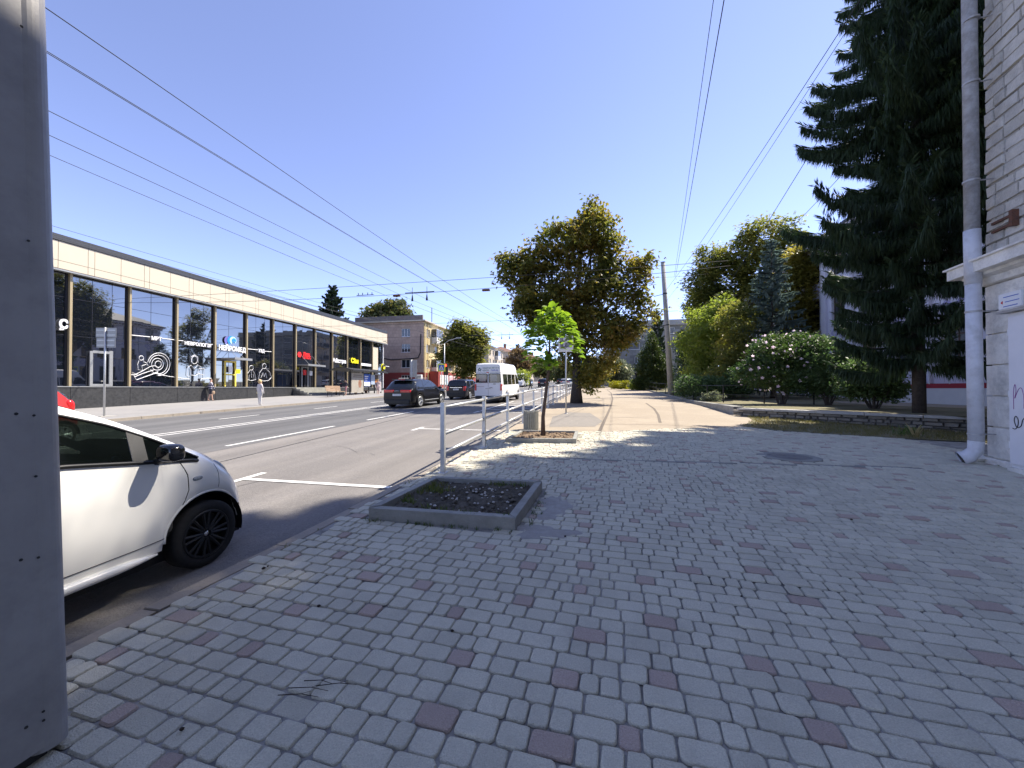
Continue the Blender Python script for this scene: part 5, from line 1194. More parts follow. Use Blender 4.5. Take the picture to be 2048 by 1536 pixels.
# ------------------------------------------------------------------ vehicles
def cinterp(y, pts):
    xs = [p[0] for p in pts]; zs = [p[1] for p in pts]; return float(np.interp(y, xs, zs))
def smoothc(pts, L, n=240, k=7):
    ys = np.linspace(-L/2, L/2, n); z = np.interp(ys, [p[0] for p in pts], [p[1] for p in pts])
    zp = np.pad(z, k, mode='edge'); ker = np.hanning(2*k+1); ker /= ker.sum(); zs = np.convolve(zp, ker, 'valid')
    return list(zip(ys, zs))
def vehicle(name, label, x, y, rz, P, cat='car', group=None):
    """local frame: y forwards, x to the right, z up; P holds the side profile"""
    t = thing(name, label, cat, (x,y,gz(y)), rz, group)
    t.matrix_basis = Matrix.Translation((x,y,gz(y))) @ Matrix.Rotation(rz,4,'Z') @ Matrix.Rotation(.026*math.cos(rz),4,'X')
    L, W = P['L'], P['W']; top = smoothc(P['top'],L,k=P.get('k',6)); belt = smoothc(P['belt'],L); wt = smoothc(P['wtop'],L,k=5); plan = smoothc(P['plan'],L,k=8)
    sill = P['sill']; rw = P['rw']; ra = P.get('ra', rw*1.22); tumble = P.get('tumble',.28)
    ys = set(np.linspace(-L/2,L/2,P.get('n',70)).tolist())
    for yw in P['wheels']:
        for a in range(0,181,9): ys.add(yw+ra*math.cos(R(a)))
    ys |= set([-L/2+.015,-L/2+.04,-L/2+.09,L/2-.015,L/2-.04,L/2-.09])
    for a in P['side']+P.get('pillars',[]): ys |= {a[0],a[1]}
    ys = sorted(q for q in ys if -L/2 <= q <= L/2)
    G = []
    for q in ys:
        w = W/2*cinterp(q,plan); zt = cinterp(q,top); zbl = min(cinterp(q,belt),zt-.02); zw = min(max(cinterp(q,wt),zbl+.004),zt-.01); zb = cinterp(q,sill)
        for yw in P['wheels']:
            dy = abs(q-yw)
            if dy < ra: zb = max(zb, rw+math.sqrt(max(0,ra*ra-dy*dy)))
        zb = min(zb, zbl-.03)
        wtop = w-.035-(zw-zbl)*tumble
        row = []
        for f,bx in ((0,.955),(.14,.985),(.34,1.0),(.6,.998),(.82,.985),(1,.955)): row.append((w*bx,zb+(zbl-zb)*f))
        row.append((wtop,zw)); bxy = P.get('boxy')
        row.append((wtop-(.03 if bxy else .085),zw+(zt-zw)*(.86 if bxy else .62))); row.append((wtop*(.86 if bxy else .66),zw+(zt-zw)*(.97 if bxy else .88))); row.append((wtop*.33,zt-.004)); row.append((0,zt))
        G.append([(xx,q,zz) for xx,zz in row])
    nr = len(G[0]); cols = nr*2-1
    V = []
    for g in G: V += [(xx,yy,zz) for xx,yy,zz in g] + [(-xx,yy,zz) for xx,yy,zz in g[:-1][::-1]]
    sets = {'body':[], 'side_window':[], 'side_window#':[], 'windscreen':[], 'rear_window':[]}
    def inr(q, rs): return any(a-1e-6 <= q <= b+1e-6 for a,b in rs)
    for i in range(len(ys)-1):
        ym = (ys[i]+ys[i+1])/2
        for j in range(cols-1):
            jj = j if j < nr-1 else cols-2-j
            nm = 'body'
            if jj == 5 and inr(ym,P['side']) and not inr(ym,P.get('pillars',[])): nm = 'side_window' if j < nr-1 else 'side_window#'
            elif jj >= 7 and inr(ym,[P['ws']]): nm = 'windscreen'
            elif jj >= 6 and P.get('rg') and inr(ym,[P['rg']]): nm = 'rear_window'
            a = i*cols+j; sets[nm].append((a,a+1,a+cols+1,a+cols))
    sets['body'].append(tuple(range(cols))); sets['body'].append(tuple((len(ys)-1)*cols+c for c in range(cols-1,-1,-1)))
    objs = {}
    for nm, F in sets.items():
        if not F: continue
        used = sorted(set(i for f in F for i in f)); mp = {u:k for k,u in enumerate(used)}
        nm = nm.rstrip('#'); me = bpy.data.meshes.new(nm); me.from_pydata([V[u] for u in used],[],[tuple(mp[i] for i in f) for f in F])
        me.materials.append(P['paint'] if nm == 'body' else M_CGLASS); me.update(); smooth_mesh(me)
        if nm == 'body': me.polygons[-1].use_smooth = False; me.polygons[-2].use_smooth = False
        objs[nm] = link(nm, me, t)
    # dark underbody and wheel wells
    b = MB(); b.box(-W*.40,W*.40,-L/2+.15,L/2-.15,P['rw']*.55,P['rw']*1.5)
    local_build(b,'underbody',M_BLACK,t)
    for yw in P['wheels']:
        for s in (-1,1):
            b = MB(); xo = s*(W/2-.19); arc = [(yw+ra*.985*math.cos(R(a)),rw+ra*.985*math.sin(R(a))) for a in range(-14,195,10)]; na = len(arc)
            b.add([(xo-s*.16,p[0],p[1]) for p in arc]+[(xo+s*.13,p[0],p[1]) for p in arc],[(i,i+1,na+i+1,na+i) for i in range(na-1)]+[tuple(range(na))]); local_build(b,'wheel_well',M_BLACK,t)
    for yw in P['wheels']:
        for s in (-1,1): wheel(t, s*(W/2-.115), yw, rw, P.get('tw',.19), s, P.get('rim',M_SILVC), P.get('spokes',5))
    return t, G, objs
WHC = {}
def wheel(parent, x, y, r, w, s, rim, spokes):
    key = (r,w,s,rim.name,spokes)
    if key not in WHC:
        b = MB(); h = w/2; rr = r*.72
        b.lathe((0,0,0),[(rr,-h*.9),(r*.80,-h),(r*.94,-h*.95),(r,-h*.7),(r,h*.7),(r*.94,h*.95),(r*.80,h),(rr,h*.9)],36,axis='x'); o = b.build('tyre',M_TYRE,None,True); ty = o.data; bpy.data.objects.remove(o)
        b = MB(); b.lathe((0,0,0),[(rr,h*.92*s),(rr*.97,h*.99*s),(rr*.90,h*.95*s),(rr*.87,h*.5*s),(rr*.86,-h*.9*s)],36,axis='x')
        for k in range(spokes):
            a = 2*math.pi*k/spokes; c, q = math.cos(a), math.sin(a)
            for off in (-.09,.09):
                pa = (h*.78*s, rr*.16*c-off*.3*q*rr, rr*.16*q+off*.3*c*rr); pb = (h*.86*s, rr*.91*c-off*1.5*q*rr, rr*.91*q+off*1.5*c*rr)
                b.tube([pa,pb],[rr*.075,rr*.06],6)
        b.lathe((0,0,0),[(0,h*.86*s),(rr*.15,h*.85*s),(rr*.2,h*.75*s),(rr*.2,h*.4*s)],16,axis='x')
        b.lathe((0,0,0),[(0,h*.05*s),(rr*.87,h*.05*s)],24,axis='x')
        o = b.build('rim',rim,None,False); ri = o.data; bpy.data.objects.remove(o)
        b = MB(); b.lathe((0,0,0),[(0,h*.90*s),(rr*.10,h*.89*s),(rr*.11,h*.85*s)],14,axis='x'); o = b.build('hub_cap',M_CHROME if rim is M_BLACK else M_SIGNG,None,True); hc = o.data; bpy.data.objects.remove(o)
        WHC[key] = (ty,ri,hc)
    ty,ri,hc = WHC[key]; M = Matrix.Translation((x,y,r))
    w_ = link('wheel', ty, parent, M); link('rim', ri, w_); link('hub_cap', hc, w_); return w_
def surf(G, yq, j, f=0.0, side=1, out=.003):
    ys = [g[0][1] for g in G]; i = min(max(int(np.searchsorted(ys,yq))-1,0),len(ys)-2); u = (yq-ys[i])/(ys[i+1]-ys[i]+1e-9)
    def pt(i): a, c = Vector(G[i][j]), Vector(G[i][min(j+1,len(G[i])-1)]); return a.lerp(c,f)
    p = pt(i).lerp(pt(i+1),u); p.x += out; p.x *= side; return p
def atz(G, yq, z, side=1, out=.003):
    for j in range(5):
        a, c = surf(G,yq,j,0,1,0), surf(G,yq,j,1,1,0)
        if a.z <= z <= c.z+1e-6: 
            p = a.lerp(c,(z-a.z)/max(1e-6,c.z-a.z)); p.x += out; p.x *= side; return p
    p = surf(G,yq,0 if z < surf(G,yq,0,0,1,0).z else 4, 0 if z < surf(G,yq,0,0,1,0).z else 1,1,0); p.x += out; p.x *= side; return p
def lineon(G, pts, r, name, m, parent, side=1, out=.0):
    P = []
    for i in range(len(pts)-1):
        for k in range(6): t_ = k/6; P.append(atz(G,pts[i][0]*(1-t_)+pts[i+1][0]*t_,pts[i][1]*(1-t_)+pts[i+1][1]*t_,side,out))
    P.append(atz(G,*pts[-1],side,out)); b = MB(); b.tube(P,r,5); return local_build(b,name,m,parent)

def tinted(name, amt=.55, tint=(.35,.42,.38)):
    m = bpy.data.materials.new(name); m.use_nodes = True; N = m.node_tree.nodes; L_ = m.node_tree.links; b0 = N['Principled BSDF']
    b0.inputs['Base Color'].default_value = (.006,.008,.008,1); b0.inputs['Roughness'].default_value = .03; b0.inputs['Specular IOR Level'].default_value = .6
    tr = N.new('ShaderNodeBsdfTransparent'); tr.inputs[0].default_value = (*tint,1); mx = N.new('ShaderNodeMixShader'); mx.inputs[0].default_value = amt
    L_.new(b0.outputs[0],mx.inputs[1]); L_.new(tr.outputs[0],mx.inputs[2]); L_.new(mx.outputs[0],N['Material Output'].inputs[0]); return m
M_TINT = tinted('tinted_car_glass')
# small white hatchback parked beside us
L = 3.40
P_W = dict(L=L, W=1.50, paint=M_WHITEW, rim=M_BLACK, spokes=8, rw=.284, ra=.365, tw=.165, wheels=[-1.36,1.145], n=90, k=5, tumble=.30,
    top=[(-1.7,.80),(-1.66,1.05),(-1.5,1.40),(-1.2,1.56),(-.6,1.62),(-.2,1.61),(.1,1.575),(.3,1.51),(.60,1.36),(.92,1.17),(1.15,1.045),(1.32,.93),(1.46,.80),(1.58,.62),(1.66,.48),(1.7,.42)],
    belt=[(-1.7,.78),(-1.6,1.0),(-1.2,1.08),(-.5,1.10),(.2,1.085),(.74,1.0),(1.06,.952),(1.2,.90),(1.36,.80),(1.5,.66),(1.62,.49),(1.7,.38)],
    wtop=[(-1.7,.79),(-1.55,1.15),(-1.3,1.44),(-.8,1.50),(-.2,1.50),(.2,1.43),(.5,1.315),(.75,1.18),(.95,1.055),(1.09,.962),(1.2,.905),(1.5,.67),(1.7,.385)],
    plan=[(-1.7,.84),(-1.5,.95),(-1.1,1.0),(.9,1.0),(1.2,.985),(1.4,.92),(1.55,.80),(1.66,.66),(1.7,.55)],
    sill=[(-1.7,.34),(-1.2,.29),(.8,.29),(1.4,.26),(1.7,.27)], side=[(-1.25,1.08)], pillars=[(-.62,-.52),(.60,.70)], ws=(.22,1.0), rg=(-1.62,-1.3))
wc, G, ob = vehicle('parked_car', 'small white hatchback with black wheels parked beside the kerb', -4.07, 1.65, R(-1.0), P_W)
for o_ in wc.children:
    if o_.name.split('.')[0] in ('side_window','windscreen','rear_window'): o_.data.materials[0] = M_TINT
M_SEAT = mat('seat_cloth',(0.06,0.06,0.06),(0.09,0.09,0.09),20,.9)
for sx_ in (-.36,.36):
    b = MB(); b.bbox(sx_-.22,sx_+.22,-.45,.05,.42,.60,.05); v0 = len(b.v); b.bbox(sx_-.22,sx_+.22,-.08,.06,.55,1.15,.05); b.bbox(sx_-.12,sx_+.12,-.06,.04,1.16,1.34,.04)
    b.v[v0:] = [(p[0],p[1]-.38-.25*(p[2]-.55),p[2]) for p in b.v[v0:]]; local_build(b,'seat',M_SEAT,wc)
b = MB(); b.bbox(-.62,.62,.62,.95,.62,.93,.06); local_build(b,'dashboard',M_BLACK,wc)
b = MB(); P = [(-.36+.18*math.cos(R(a)),.52-.06*math.sin(R(a)),.92+.17*math.sin(R(a))) for a in range(0,361,20)]; b.tube(P,.014,6); local_build(b,'steering_wheel',M_BLACK,wc)
b = MB(); b.box(-.66,.66,-1.3,.9,.36,.40); local_build(b,'cabin_floor',M_BLACK,wc)
b = MB(); b.box(-.665,-.655,-1.3,.9,.4,.98); b.box(.655,.665,-1.3,.9,.4,.98); local_build(b,'door_lining',M_SEAT,wc)
# door gap, sill trim, window surround, mirror, indicator, headlamp
lineon(G,[(.92,.968),(.965,.85),(.97,.72),(.93,.58),(.86,.46),(.78,.385),(.60,.375),(0,.365),(-.5,.37)],.0035,'door_gap',M_BLACK,wc)
lineon(G,[(-.56,.40),(-.56,1.08)],.0035,'door_gap',M_BLACK,wc); lineon(G,[(1.22,.895),(1.245,.80),(1.25,.67)],.002,'panel_gap',M_BLACK,wc)
b = MB(); P = []
for q in np.linspace(-1.25,1.07,40): P.append(surf(G,q,5,0,1,.004))
b.tube(P,.016,6); local_build(b,'waist_trim',M_BLACK,wc,True)
b = MB(); P = [surf(G,q,5,1.0,1,.002) for q in np.linspace(-1.25,1.08,40)]; b.tube(P,.010,6); local_build(b,'window_seal',M_BLACK,wc,True)
b = MB(); a0, a1 = surf(G,.60,5,.0,1,.006), surf(G,.60,5,1,1,.006); c0, c1 = surf(G,.70,5,0,1,.006), surf(G,.70,5,1,1,.006)
b.add([a0,c0,c1,a1],[(0,1,2,3)]); local_build(b,'pillar_trim',mat('pillar_grey',(0.07,0.07,0.07),rough=.5),wc)
b = MB(); P = [surf(G,q,0,.02,1,.012)-Vector((0,0,.01)) for q in np.linspace(-.95,.74,20)]; b.tube(P,[.035]*17+[.03,.02,.008],8); local_build(b,'sill_trim',M_WHITEW,wc,True)
# mirror: rounded shell on a stalk
def ellipsoid(b, c, r, n=16, m=10, sq=1.0):
    V = []; F = []
    for i in range(m+1):
        th = math.pi*i/m
        for k in range(n):
            ph = 2*math.pi*k/n; f = lambda v: math.copysign(abs(v)**sq,v)
            V.append((c[0]+r[0]*f(math.sin(th))*f(math.cos(ph)),c[1]+r[1]*f(math.sin(th))*f(math.sin(ph)),c[2]+r[2]*f(math.cos(th))))
    for i in range(m):
        for k in range(n): F.append((i*n+k,i*n+(k+1)%n,(i+1)*n+(k+1)%n,(i+1)*n+k))
    b.add(V,F)
mp = atz(G,.78,.97); b = MB(); ellipsoid(b,(mp.x+.13,.76,1.075),(.095,.065,.068),20,12,.62); mir = local_build(b,'mirror',mat('gloss_black',(0.008,0.008,0.009),rough=.12,spec=.7),wc,True)
b = MB(); b.tube([(mp.x-.01,.76,1.0),(mp.x+.07,.76,1.03)],[.03,.028],8); local_build(b,'mirror_arm',M_BLACK,wc)
ip = atz(G,1.045,.80,1,.0); b = MB(); ellipsoid(b,(ip.x+.002,1.045,.80),(.008,.042,.018),14,8,.8); local_build(b,'side_indicator',M_HEADL,wc,True)
for s in (1,-1):
    hp = surf(G,1.40,5,.2,1,0); b = MB(); ellipsoid(b,(0,0,0),(.06,.15,.055),18,10,.9)
    RM = Matrix.Translation((s*(hp.x-.075),1.36,.785)) @ Matrix.Rotation(R(-48),4,'X') @ Matrix.Rotation(R(s*12),4,'Z'); b.v = [tuple(RM @ Vector(p)) for p in b.v]; local_build(b,'headlight',M_HEADL,wc,True)
b = MB(); 
for a in range(0,181,6):
    pass
P = [Vector((atz(G,1.145+.365*math.cos(R(a)),.4).x+.001, 1.145+.366*math.cos(R(a)), .292+.366*math.sin(R(a)))) for a in range(4,177,8)]
b.tube(P,.012,6); local_build(b,'arch_lip',M_WHITEW,wc,True)
b = MB(); b.box(-.3,.3,1.62,1.68,.30,.42); local_build(b,'grille',M_BLACK,wc); 
b = MB(); b.box(-.26,.26,1.695,1.71,.36,.47); local_build(b,'number_plate',M_PLATE,wc)
# interior seats behind the glass are hidden by the tint; door handle
hp = atz(G,-.28,.93,1,.006); b = MB(); ellipsoid(b,(hp.x+.008,-.28,.93),(.014,.085,.018),14,8,.8); local_build(b,'door_handle',M_WHITEW,wc,True)

def details(t, P, G, lampz=(.85,1.02), lampw=.34, plate_z=.72, plate_w=.52, rear_glass=None, tail=None, hi=None, bumper=True):
    L, W = P['L'], P['W']; yr = -L/2; wr = G[0][2][0]
    for s in (-1,1):
        b = MB(); b.bbox(*(sorted((s*wr*.98,s*(wr*.98-lampw)))),yr-.03,yr+.20,lampz[0],lampz[1],.02); local_build(b,'tail_light',M_REDL,t)
        b = MB(); hx = G[-1][2][0]; b.bbox(*(sorted((s*(hx+.02),s*(hx-.3)))),L/2-.25,L/2+.01,.62,.80,.03); local_build(b,'headlight',M_HEADL,t)
    b = MB(); b.bbox(-plate_w/2,plate_w/2,yr-.035,yr-.005,plate_z,plate_z+.115,.004); pl_ = local_build(b,'number_plate',M_PLATE,t)
    b = MB(); b.box(-plate_w*.38,plate_w*.4,yr-.037,yr-.0352,plate_z+.03,plate_z+.085); local_build(b,'plate_digits',mat('digits',(0.25,0.25,0.26),(0.7,0.7,0.7),40,.6),pl_)
    if bumper: b = MB(); b.bbox(-wr*.96,wr*.96,yr-.05,yr+.25,.28,.50,.05); local_build(b,'bumper',M_BLACK,t)
    for s in (-1,1):
        mx = W/2; b = MB(); ellipsoid(b,(s*(mx+.10),P['mir'][0],P['mir'][1]),(.12,.06,.08),12,8,.7); local_build(b,'mirror',M_BLACK,t,True)
# large black SUV
P_S = dict(L=4.9, W=1.94, paint=M_BLACKC, rim=M_SILVC, spokes=5, rw=.375, tw=.25, wheels=[-1.50,1.43], n=60, tumble=.36, mir=(.95,1.10),
    top=[(-2.45,.95),(-2.40,1.05),(-2.28,1.12),(-2.1,1.28),(-1.72,1.60),(-1.3,1.655),(-.3,1.66),(.35,1.60),(.8,1.38),(1.2,1.12),(1.7,1.05),(2.2,.95),(2.4,.80),(2.45,.7)],
    belt=[(-2.45,.93),(-2.2,1.02),(-1.5,1.06),(0,1.02),(1.1,.98),(1.8,.93),(2.3,.82),(2.45,.66)],
    wtop=[(-2.45,.94),(-2.2,1.06),(-1.9,1.30),(-1.6,1.48),(-1.0,1.55),(0,1.54),(.5,1.42),(.95,1.16),(1.15,.99),(2.45,.67)],
    plan=[(-2.45,.86),(-2.25,.95),(-1.8,1.0),(1.7,1.0),(2.1,.94),(2.35,.82),(2.45,.7)], sill=[(-2.45,.36),(-1.9,.30),(2,.28),(2.45,.32)], side=[(-1.75,1.05)], pillars=[(-1.0,-.9),(.08,.18)], ws=(.42,1.12), rg=(-2.22,-1.76))
x, y = at(795,21.7); sv, G, _ = vehicle('car', 'large black SUV waiting behind the dark blue estate car', -10.75, 22.3, R(-2), P_S)
details(sv, P_S, G, (.90,1.03), .62, .70, .52); b = MB(); b.bbox(-.62,.62,-1.95,-1.72,1.60,1.655,.01); local_build(b,'spoiler',M_BLACKC,sv)
b = MB(); b.box(-.2,.2,-1.975,-1.955,1.60,1.63); local_build(b,'brake_light',M_REDL,sv)
b = MB(); 
for k in range(4): b.lathe((0,0,0),[(.032,0),(.045,.008),(.032,.016)],12,axis='x'); b.v[-36:] = [(-.1+.065*k+p[1],-2.475-p[0],.965+p[2]) for p in b.v[-36:]]
local_build(b,'emblem',M_CHROME,sv)
for s in (1,-1): b = MB(); b.tube([(s*.98,-1.0,.40),(s*.985,.9,.40)],.02,6); b.tube([(s*.62,-1.2,1.69),(s*.62,.0,1.70)],.018,6); local_build(b,'bright_trim',M_SIGNG,sv)
# dark blue estate SUV
P_E = dict(L=4.45, W=1.76, paint=M_NAVYC, rim=M_SILVC, spokes=6, rw=.335, tw=.21, wheels=[-1.30,1.25], n=50, tumble=.22, mir=(.8,1.1),
    top=[(-2.22,.95),(-2.2,1.0),(-2.1,1.05),(-1.92,1.52),(-1.8,1.58),(-.8,1.62),(.1,1.58),(.5,1.4),(.95,1.08),(1.5,1.02),(2.0,.92),(2.2,.75),(2.22,.7)],
    belt=[(-2.22,.94),(-2.0,1.0),(-1,.99),(1.0,.95),(1.8,.9),(2.22,.66)], wtop=[(-2.22,.95),(-2.1,1.02),(-1.9,1.42),(-1.6,1.48),(-.2,1.48),(.4,1.36),(.9,1.02),(1.0,.955),(2.22,.67)],
    plan=[(-2.22,.92),(-2.0,.98),(1.6,1.0),(2.0,.92),(2.22,.75)], sill=[(-2.22,.36),(-1.8,.30),(1.8,.28),(2.22,.32)], side=[(-1.88,.9)], pillars=[(-1.15,-1.05),(-.15,-.05)], ws=(.2,.88), rg=(-2.08,-1.93))
ev, G, _ = vehicle('car', 'dark blue estate car between the black SUV and the white minibus', -10.55, 30.9, R(-1), P_E)
details(ev, P_E, G, (.72,1.04), .20, .76, .46); b = MB(); b.bbox(-.62,.62,-2.16,-2.06,1.07,1.48,.03); 
RM = Matrix.Translation((0,.09,0)); b.v = [(p[0],p[1]+.30*(p[2]-1.07)/.41-.02,p[2]) for p in b.v]; local_build(b,'rear_window',M_CGLASS,ev)
b = MB(); b.box(-.5,.5,-2.25,-2.22,.95,.985); local_build(b,'chrome_strip',M_CHROME,ev)
rv, G, _ = vehicle('car', 'dark red car mostly hidden between the estate car and the minibus', -8.95, 35.5, R(-1), dict(P_E, paint=mat('dark_red_paint',(0.12,0.015,0.02),rough=.3,coat=.6), W=1.7), 'car'); details(rv, P_E, G, (.72,1.0), .2)
# white minibus
P_V = dict(L=6.0, W=1.98, paint=M_WHITEV, rim=M_GREYC, spokes=6, rw=.335, tw=.2, wheels=[-1.75,2.0], n=56, tumble=.10, mir=(2.05,1.55), k=3,
    top=[(-3.0,2.60),(-2.97,2.66),(-2.85,2.70),(-2,2.72),(1.2,2.70),(1.5,2.60),(1.9,2.1),(2.25,1.58),(2.45,1.35),(2.8,1.22),(2.95,.9),(3.0,.7)], boxy=True,
    belt=[(-3.0,1.22),(2.0,1.22),(2.4,1.15),(2.8,1.0),(3,.6)], wtop=[(-3.0,1.95),(1.6,1.95),(1.85,1.9),(2.15,1.55),(2.4,1.18),(3,.62)],
    plan=[(-3.0,.965),(-2.9,1.0),(2.3,1.0),(2.7,.92),(3,.75)], sill=[(-3.0,.42),(3,.36)], side=[(-2.55,2.3)], pillars=[(-1.35,-1.27),(-.1,-.02),(1.05,1.2)], ws=(1.55,2.42))
vn, G, _ = vehicle('minibus', 'white high roof minibus with clinic lettering on its rear', -6.85, 27.9, R(-1.2), P_V, 'minibus')
details(vn, P_V, G, (.85,1.28), .12, .93, .52, bumper=True)
for s in (-1,1):
    b = MB(); b.bbox(*(sorted((s*.05,s*.86))),-3.03,-3.0,1.38,1.98,.04); w_ = local_build(b,'rear_window',M_CGLASS,vn)
    b = MB(); b.box(*(sorted((s*.16,s*.62))),-3.034,-3.0305,1.46,1.92); local_build(b,'curtain',M_CURT,w_)
    b = MB(); b.box(*(sorted((s*.72,s*.80))),-3.012,-2.999,.62,1.28); local_build(b,'door_hinge',M_WHITEV,vn)
b = MB(); b.box(-.005,.005,-3.012,-3.001,.5,2.05); b.box(-.88,.88,-3.012,-3.001,2.045,2.055); b.box(-.86,-.28,-3.015,-3.001,1.12,1.135); local_build(b,'door_gap',M_BLACK,vn)
b = MB(); b.bbox(.08,.28,-3.03,-3.0,1.0,1.07,.01); b.bbox(.35,.52,-3.03,-3.0,1.27,1.31,.01); local_build(b,'door_handle',M_BLACK,vn)
b = MB(); b.bbox(-.12,.05,-3.04,-2.97,2.04,2.09,.01); local_build(b,'brake_light',M_REDL,vn)
VM = vn.matrix_basis
M_LETG = mat('dark_green_print',(0.03,0.12,0.12),rough=.5); M_LETB = mat('blue_print',(0.03,0.08,0.45),rough=.5)
textpart('НАШІ 067 447 14 75', .13, VM @ Matrix.Translation((-.38,-3.02,2.32)) @ FACE_CAM, M_LETG, vn, ext=.002); textpart('ЦЕНТР', .13, VM @ Matrix.Translation((-.38,-3.02,2.16)) @ FACE_CAM, M_LETG, vn, ext=.002); textpart('73-05-02', .14, VM @ Matrix.Translation((.18,-3.02,2.16)) @ FACE_CAM, M_LETB, vn, ext=.002)
b = MB(); 
for a in range(5): b.tube([(-.60+.13*math.cos(R(90+72*a)),-3.02,2.26+.13*math.sin(R(90+72*a))),(-.60+.05*math.cos(R(126+72*a)),-3.02,2.26+.05*math.sin(R(126+72*a))),(-.60+.13*math.cos(R(162+72*a)),-3.02,2.26+.13*math.sin(R(162+72*a)))],.014,4)
local_build(b,'logo',M_LETG,vn)
# red hatchback mostly hidden behind the stand, and more distant traffic
x, y = at(100,10.4); rc, G, _ = vehicle('car', 'red car in the far lane peeking past the grey stand', -13.75, 5.75, R(180), dict(P_W, paint=M_REDC, rim=M_SILVC, n=50), 'car')
for s in (1,-1): b = MB(); ellipsoid(b,(s*.62,-1.55,.99),(.08,.10,.17),12,8,.8); local_build(b,'tail_light',M_REDL,rc,True)
far = [('white van oncoming beyond the crossing','van',P_V,M_WHITEV,-13.9,74.0,R(180)),('black saloon queueing beyond the crossing','car',P_E,M_BLACKC,-9.2,72,0),('silver saloon far down the near lane','car',P_E,M_SILVC,-6.2,86,0),
       ('white saloon far down the near lane','car',P_E,M_WHITEW,-6.0,98,0),('grey car oncoming past the crossing','car',P_E,M_GREYC,-13.6,80,R(180)),('white car parked far along the right kerb','car',P_E,M_WHITEW,-4.0,76,0),('dark car parked far along the right kerb','car',P_E,M_GREYC,-4.0,83,0),
       ('silver car oncoming far away','car',P_E,M_SILVC,-13.8,105,R(180)),('black car far down the middle of the street','car',P_E,M_BLACKC,-9.4,112,0),('white car at the vanishing end of the street','car',P_E,M_WHITEW,-6.5,135,0)]
for lb,ct,PP,pm_,x,y,rz in far:
    v_, G, _ = vehicle('van' if ct == 'van' else 'car', lb, x, y, rz, dict(PP, paint=pm_, n=36), ct); details(v_, PP, G)

# ------------------------------------------------------------------ people
def person(label, x, y, z0, rz, H, J, rad, cols, extras=None):
    """J: joints in units of height in a frame x right, y forwards; one continuous skinned body"""
    t = thing('person', label, 'person', (x,y,z0), rz)
    names = list(J); idx = {n:i for i,n in enumerate(names)}
    E = [('pelvis','belly'),('belly','chest'),('chest','neck'),('neck','head'),('head','crown'),('chest','shl'),('shl','ell'),('ell','wrl'),('wrl','hal'),('chest','shr'),('shr','elr'),('elr','wrr'),('wrr','har'),
         ('pelvis','hil'),('hil','knl'),('knl','anl'),('anl','tol'),('pelvis','hir'),('hir','knr'),('knr','anr'),('anr','tor')]
    me = bpy.data.meshes.new('body'); me.from_pydata([tuple(c*H for c in J[n]) for n in names],[(idx[a],idx[c]) for a,c in E],[])
    o = link('body', me, t); md = o.modifiers.new('skin','SKIN'); md.use_smooth_shade = True
    for n,i in idx.items():
        r = rad[n]; r = (r,r) if not isinstance(r,tuple) else r
        me.skin_vertices[0].data[i].radius = (r[0]*H,r[1]*H)
    me.skin_vertices[0].data[idx['pelvis']].use_root = True
    sb = o.modifiers.new('sub','SUBSURF'); sb.levels = 1; sb.render_levels = 1
    m = bpy.data.materials.new('clothes'); m.use_nodes = True; N = m.node_tree.nodes; L_ = m.node_tree.links; bs = N['Principled BSDF']; bs.inputs['Roughness'].default_value = .85
    tc = N.new('ShaderNodeTexCoord'); sp = N.new('ShaderNodeSeparateXYZ'); L_.new(tc.outputs['Object'],sp.inputs[0]); mr = N.new('ShaderNodeMath'); mr.operation = 'DIVIDE'; mr.inputs[1].default_value = H
    L_.new(sp.outputs[2],mr.inputs[0]); cr = N.new('ShaderNodeValToRGB'); cr.color_ramp.interpolation = 'CONSTANT'; el = cr.color_ramp.elements
    while len(el) < len(cols): el.new(.5)
    for i,(p,c) in enumerate(cols): el[i].position = p; el[i].color = (*c,1)
    L_.new(mr.outputs[0],cr.inputs[0]); L_.new(cr.outputs[0],bs.inputs['Base Color']); me.materials.append(m)
    return t
RAD = dict(pelvis=(.085,.065),belly=(.075,.06),chest=(.088,.062),neck=.032,head=(.042,.05),crown=(.036,.042),shl=.037,ell=.026,wrl=.018,hal=.017,shr=.037,elr=.026,wrr=.018,har=.017,hil=.052,knl=.034,anl=.023,tol=.018,hir=.052,knr=.034,anr=.023,tor=.018)
def joints(stride=.0, arm=.03, lean=0.0):
    return dict(pelvis=(0,0,.52),belly=(0,lean*.3,.60),chest=(0,lean*.7,.74),neck=(0,lean,.835),head=(0,lean+.012,.90),crown=(0,lean+.008,.955),
        shl=(-.10,lean*.8,.80),ell=(-.135,-arm,.64),wrl=(-.14,arm*.6,.51),hal=(-.135,arm*1.2,.455),shr=(.10,lean*.8,.80),elr=(.135,arm,.64),wrr=(.14,arm*2.4,.51),har=(.135,arm*3,.455),
        hil=(-.055,0,.49),knl=(-.058,stride*.55,.275),anl=(-.058,stride*.9,.04),tol=(-.065,stride*.9+.075,.014),hir=(.055,0,.49),knr=(.058,-stride*.35,.275),anr=(.058,-stride,.045),tor=(.065,-stride+.075,.014))
SK = (0.52,0.33,0.25); DK = (0.03,0.03,0.045); WH = (0.62,0.60,0.58)
x,y = at(421,28.6); t = person('man in striped T-shirt and dark shorts walking past the granite plinth', x, y, fs(y), R(-25), 1.70, joints(.10,.05,.01), RAD,
    [(0,(0.1,0.06,0.04)),(.035,SK),(.30,DK),(.535,(0.30,0.30,0.38)),(.565,(0.05,0.05,0.10)),(.61,(0.42,0.40,0.45)),(.66,(0.05,0.05,0.10)),(.71,(0.40,0.38,0.44)),(.76,(0.5,0.46,0.5)),(.82,SK),(.955,(0.30,0.22,0.17))])
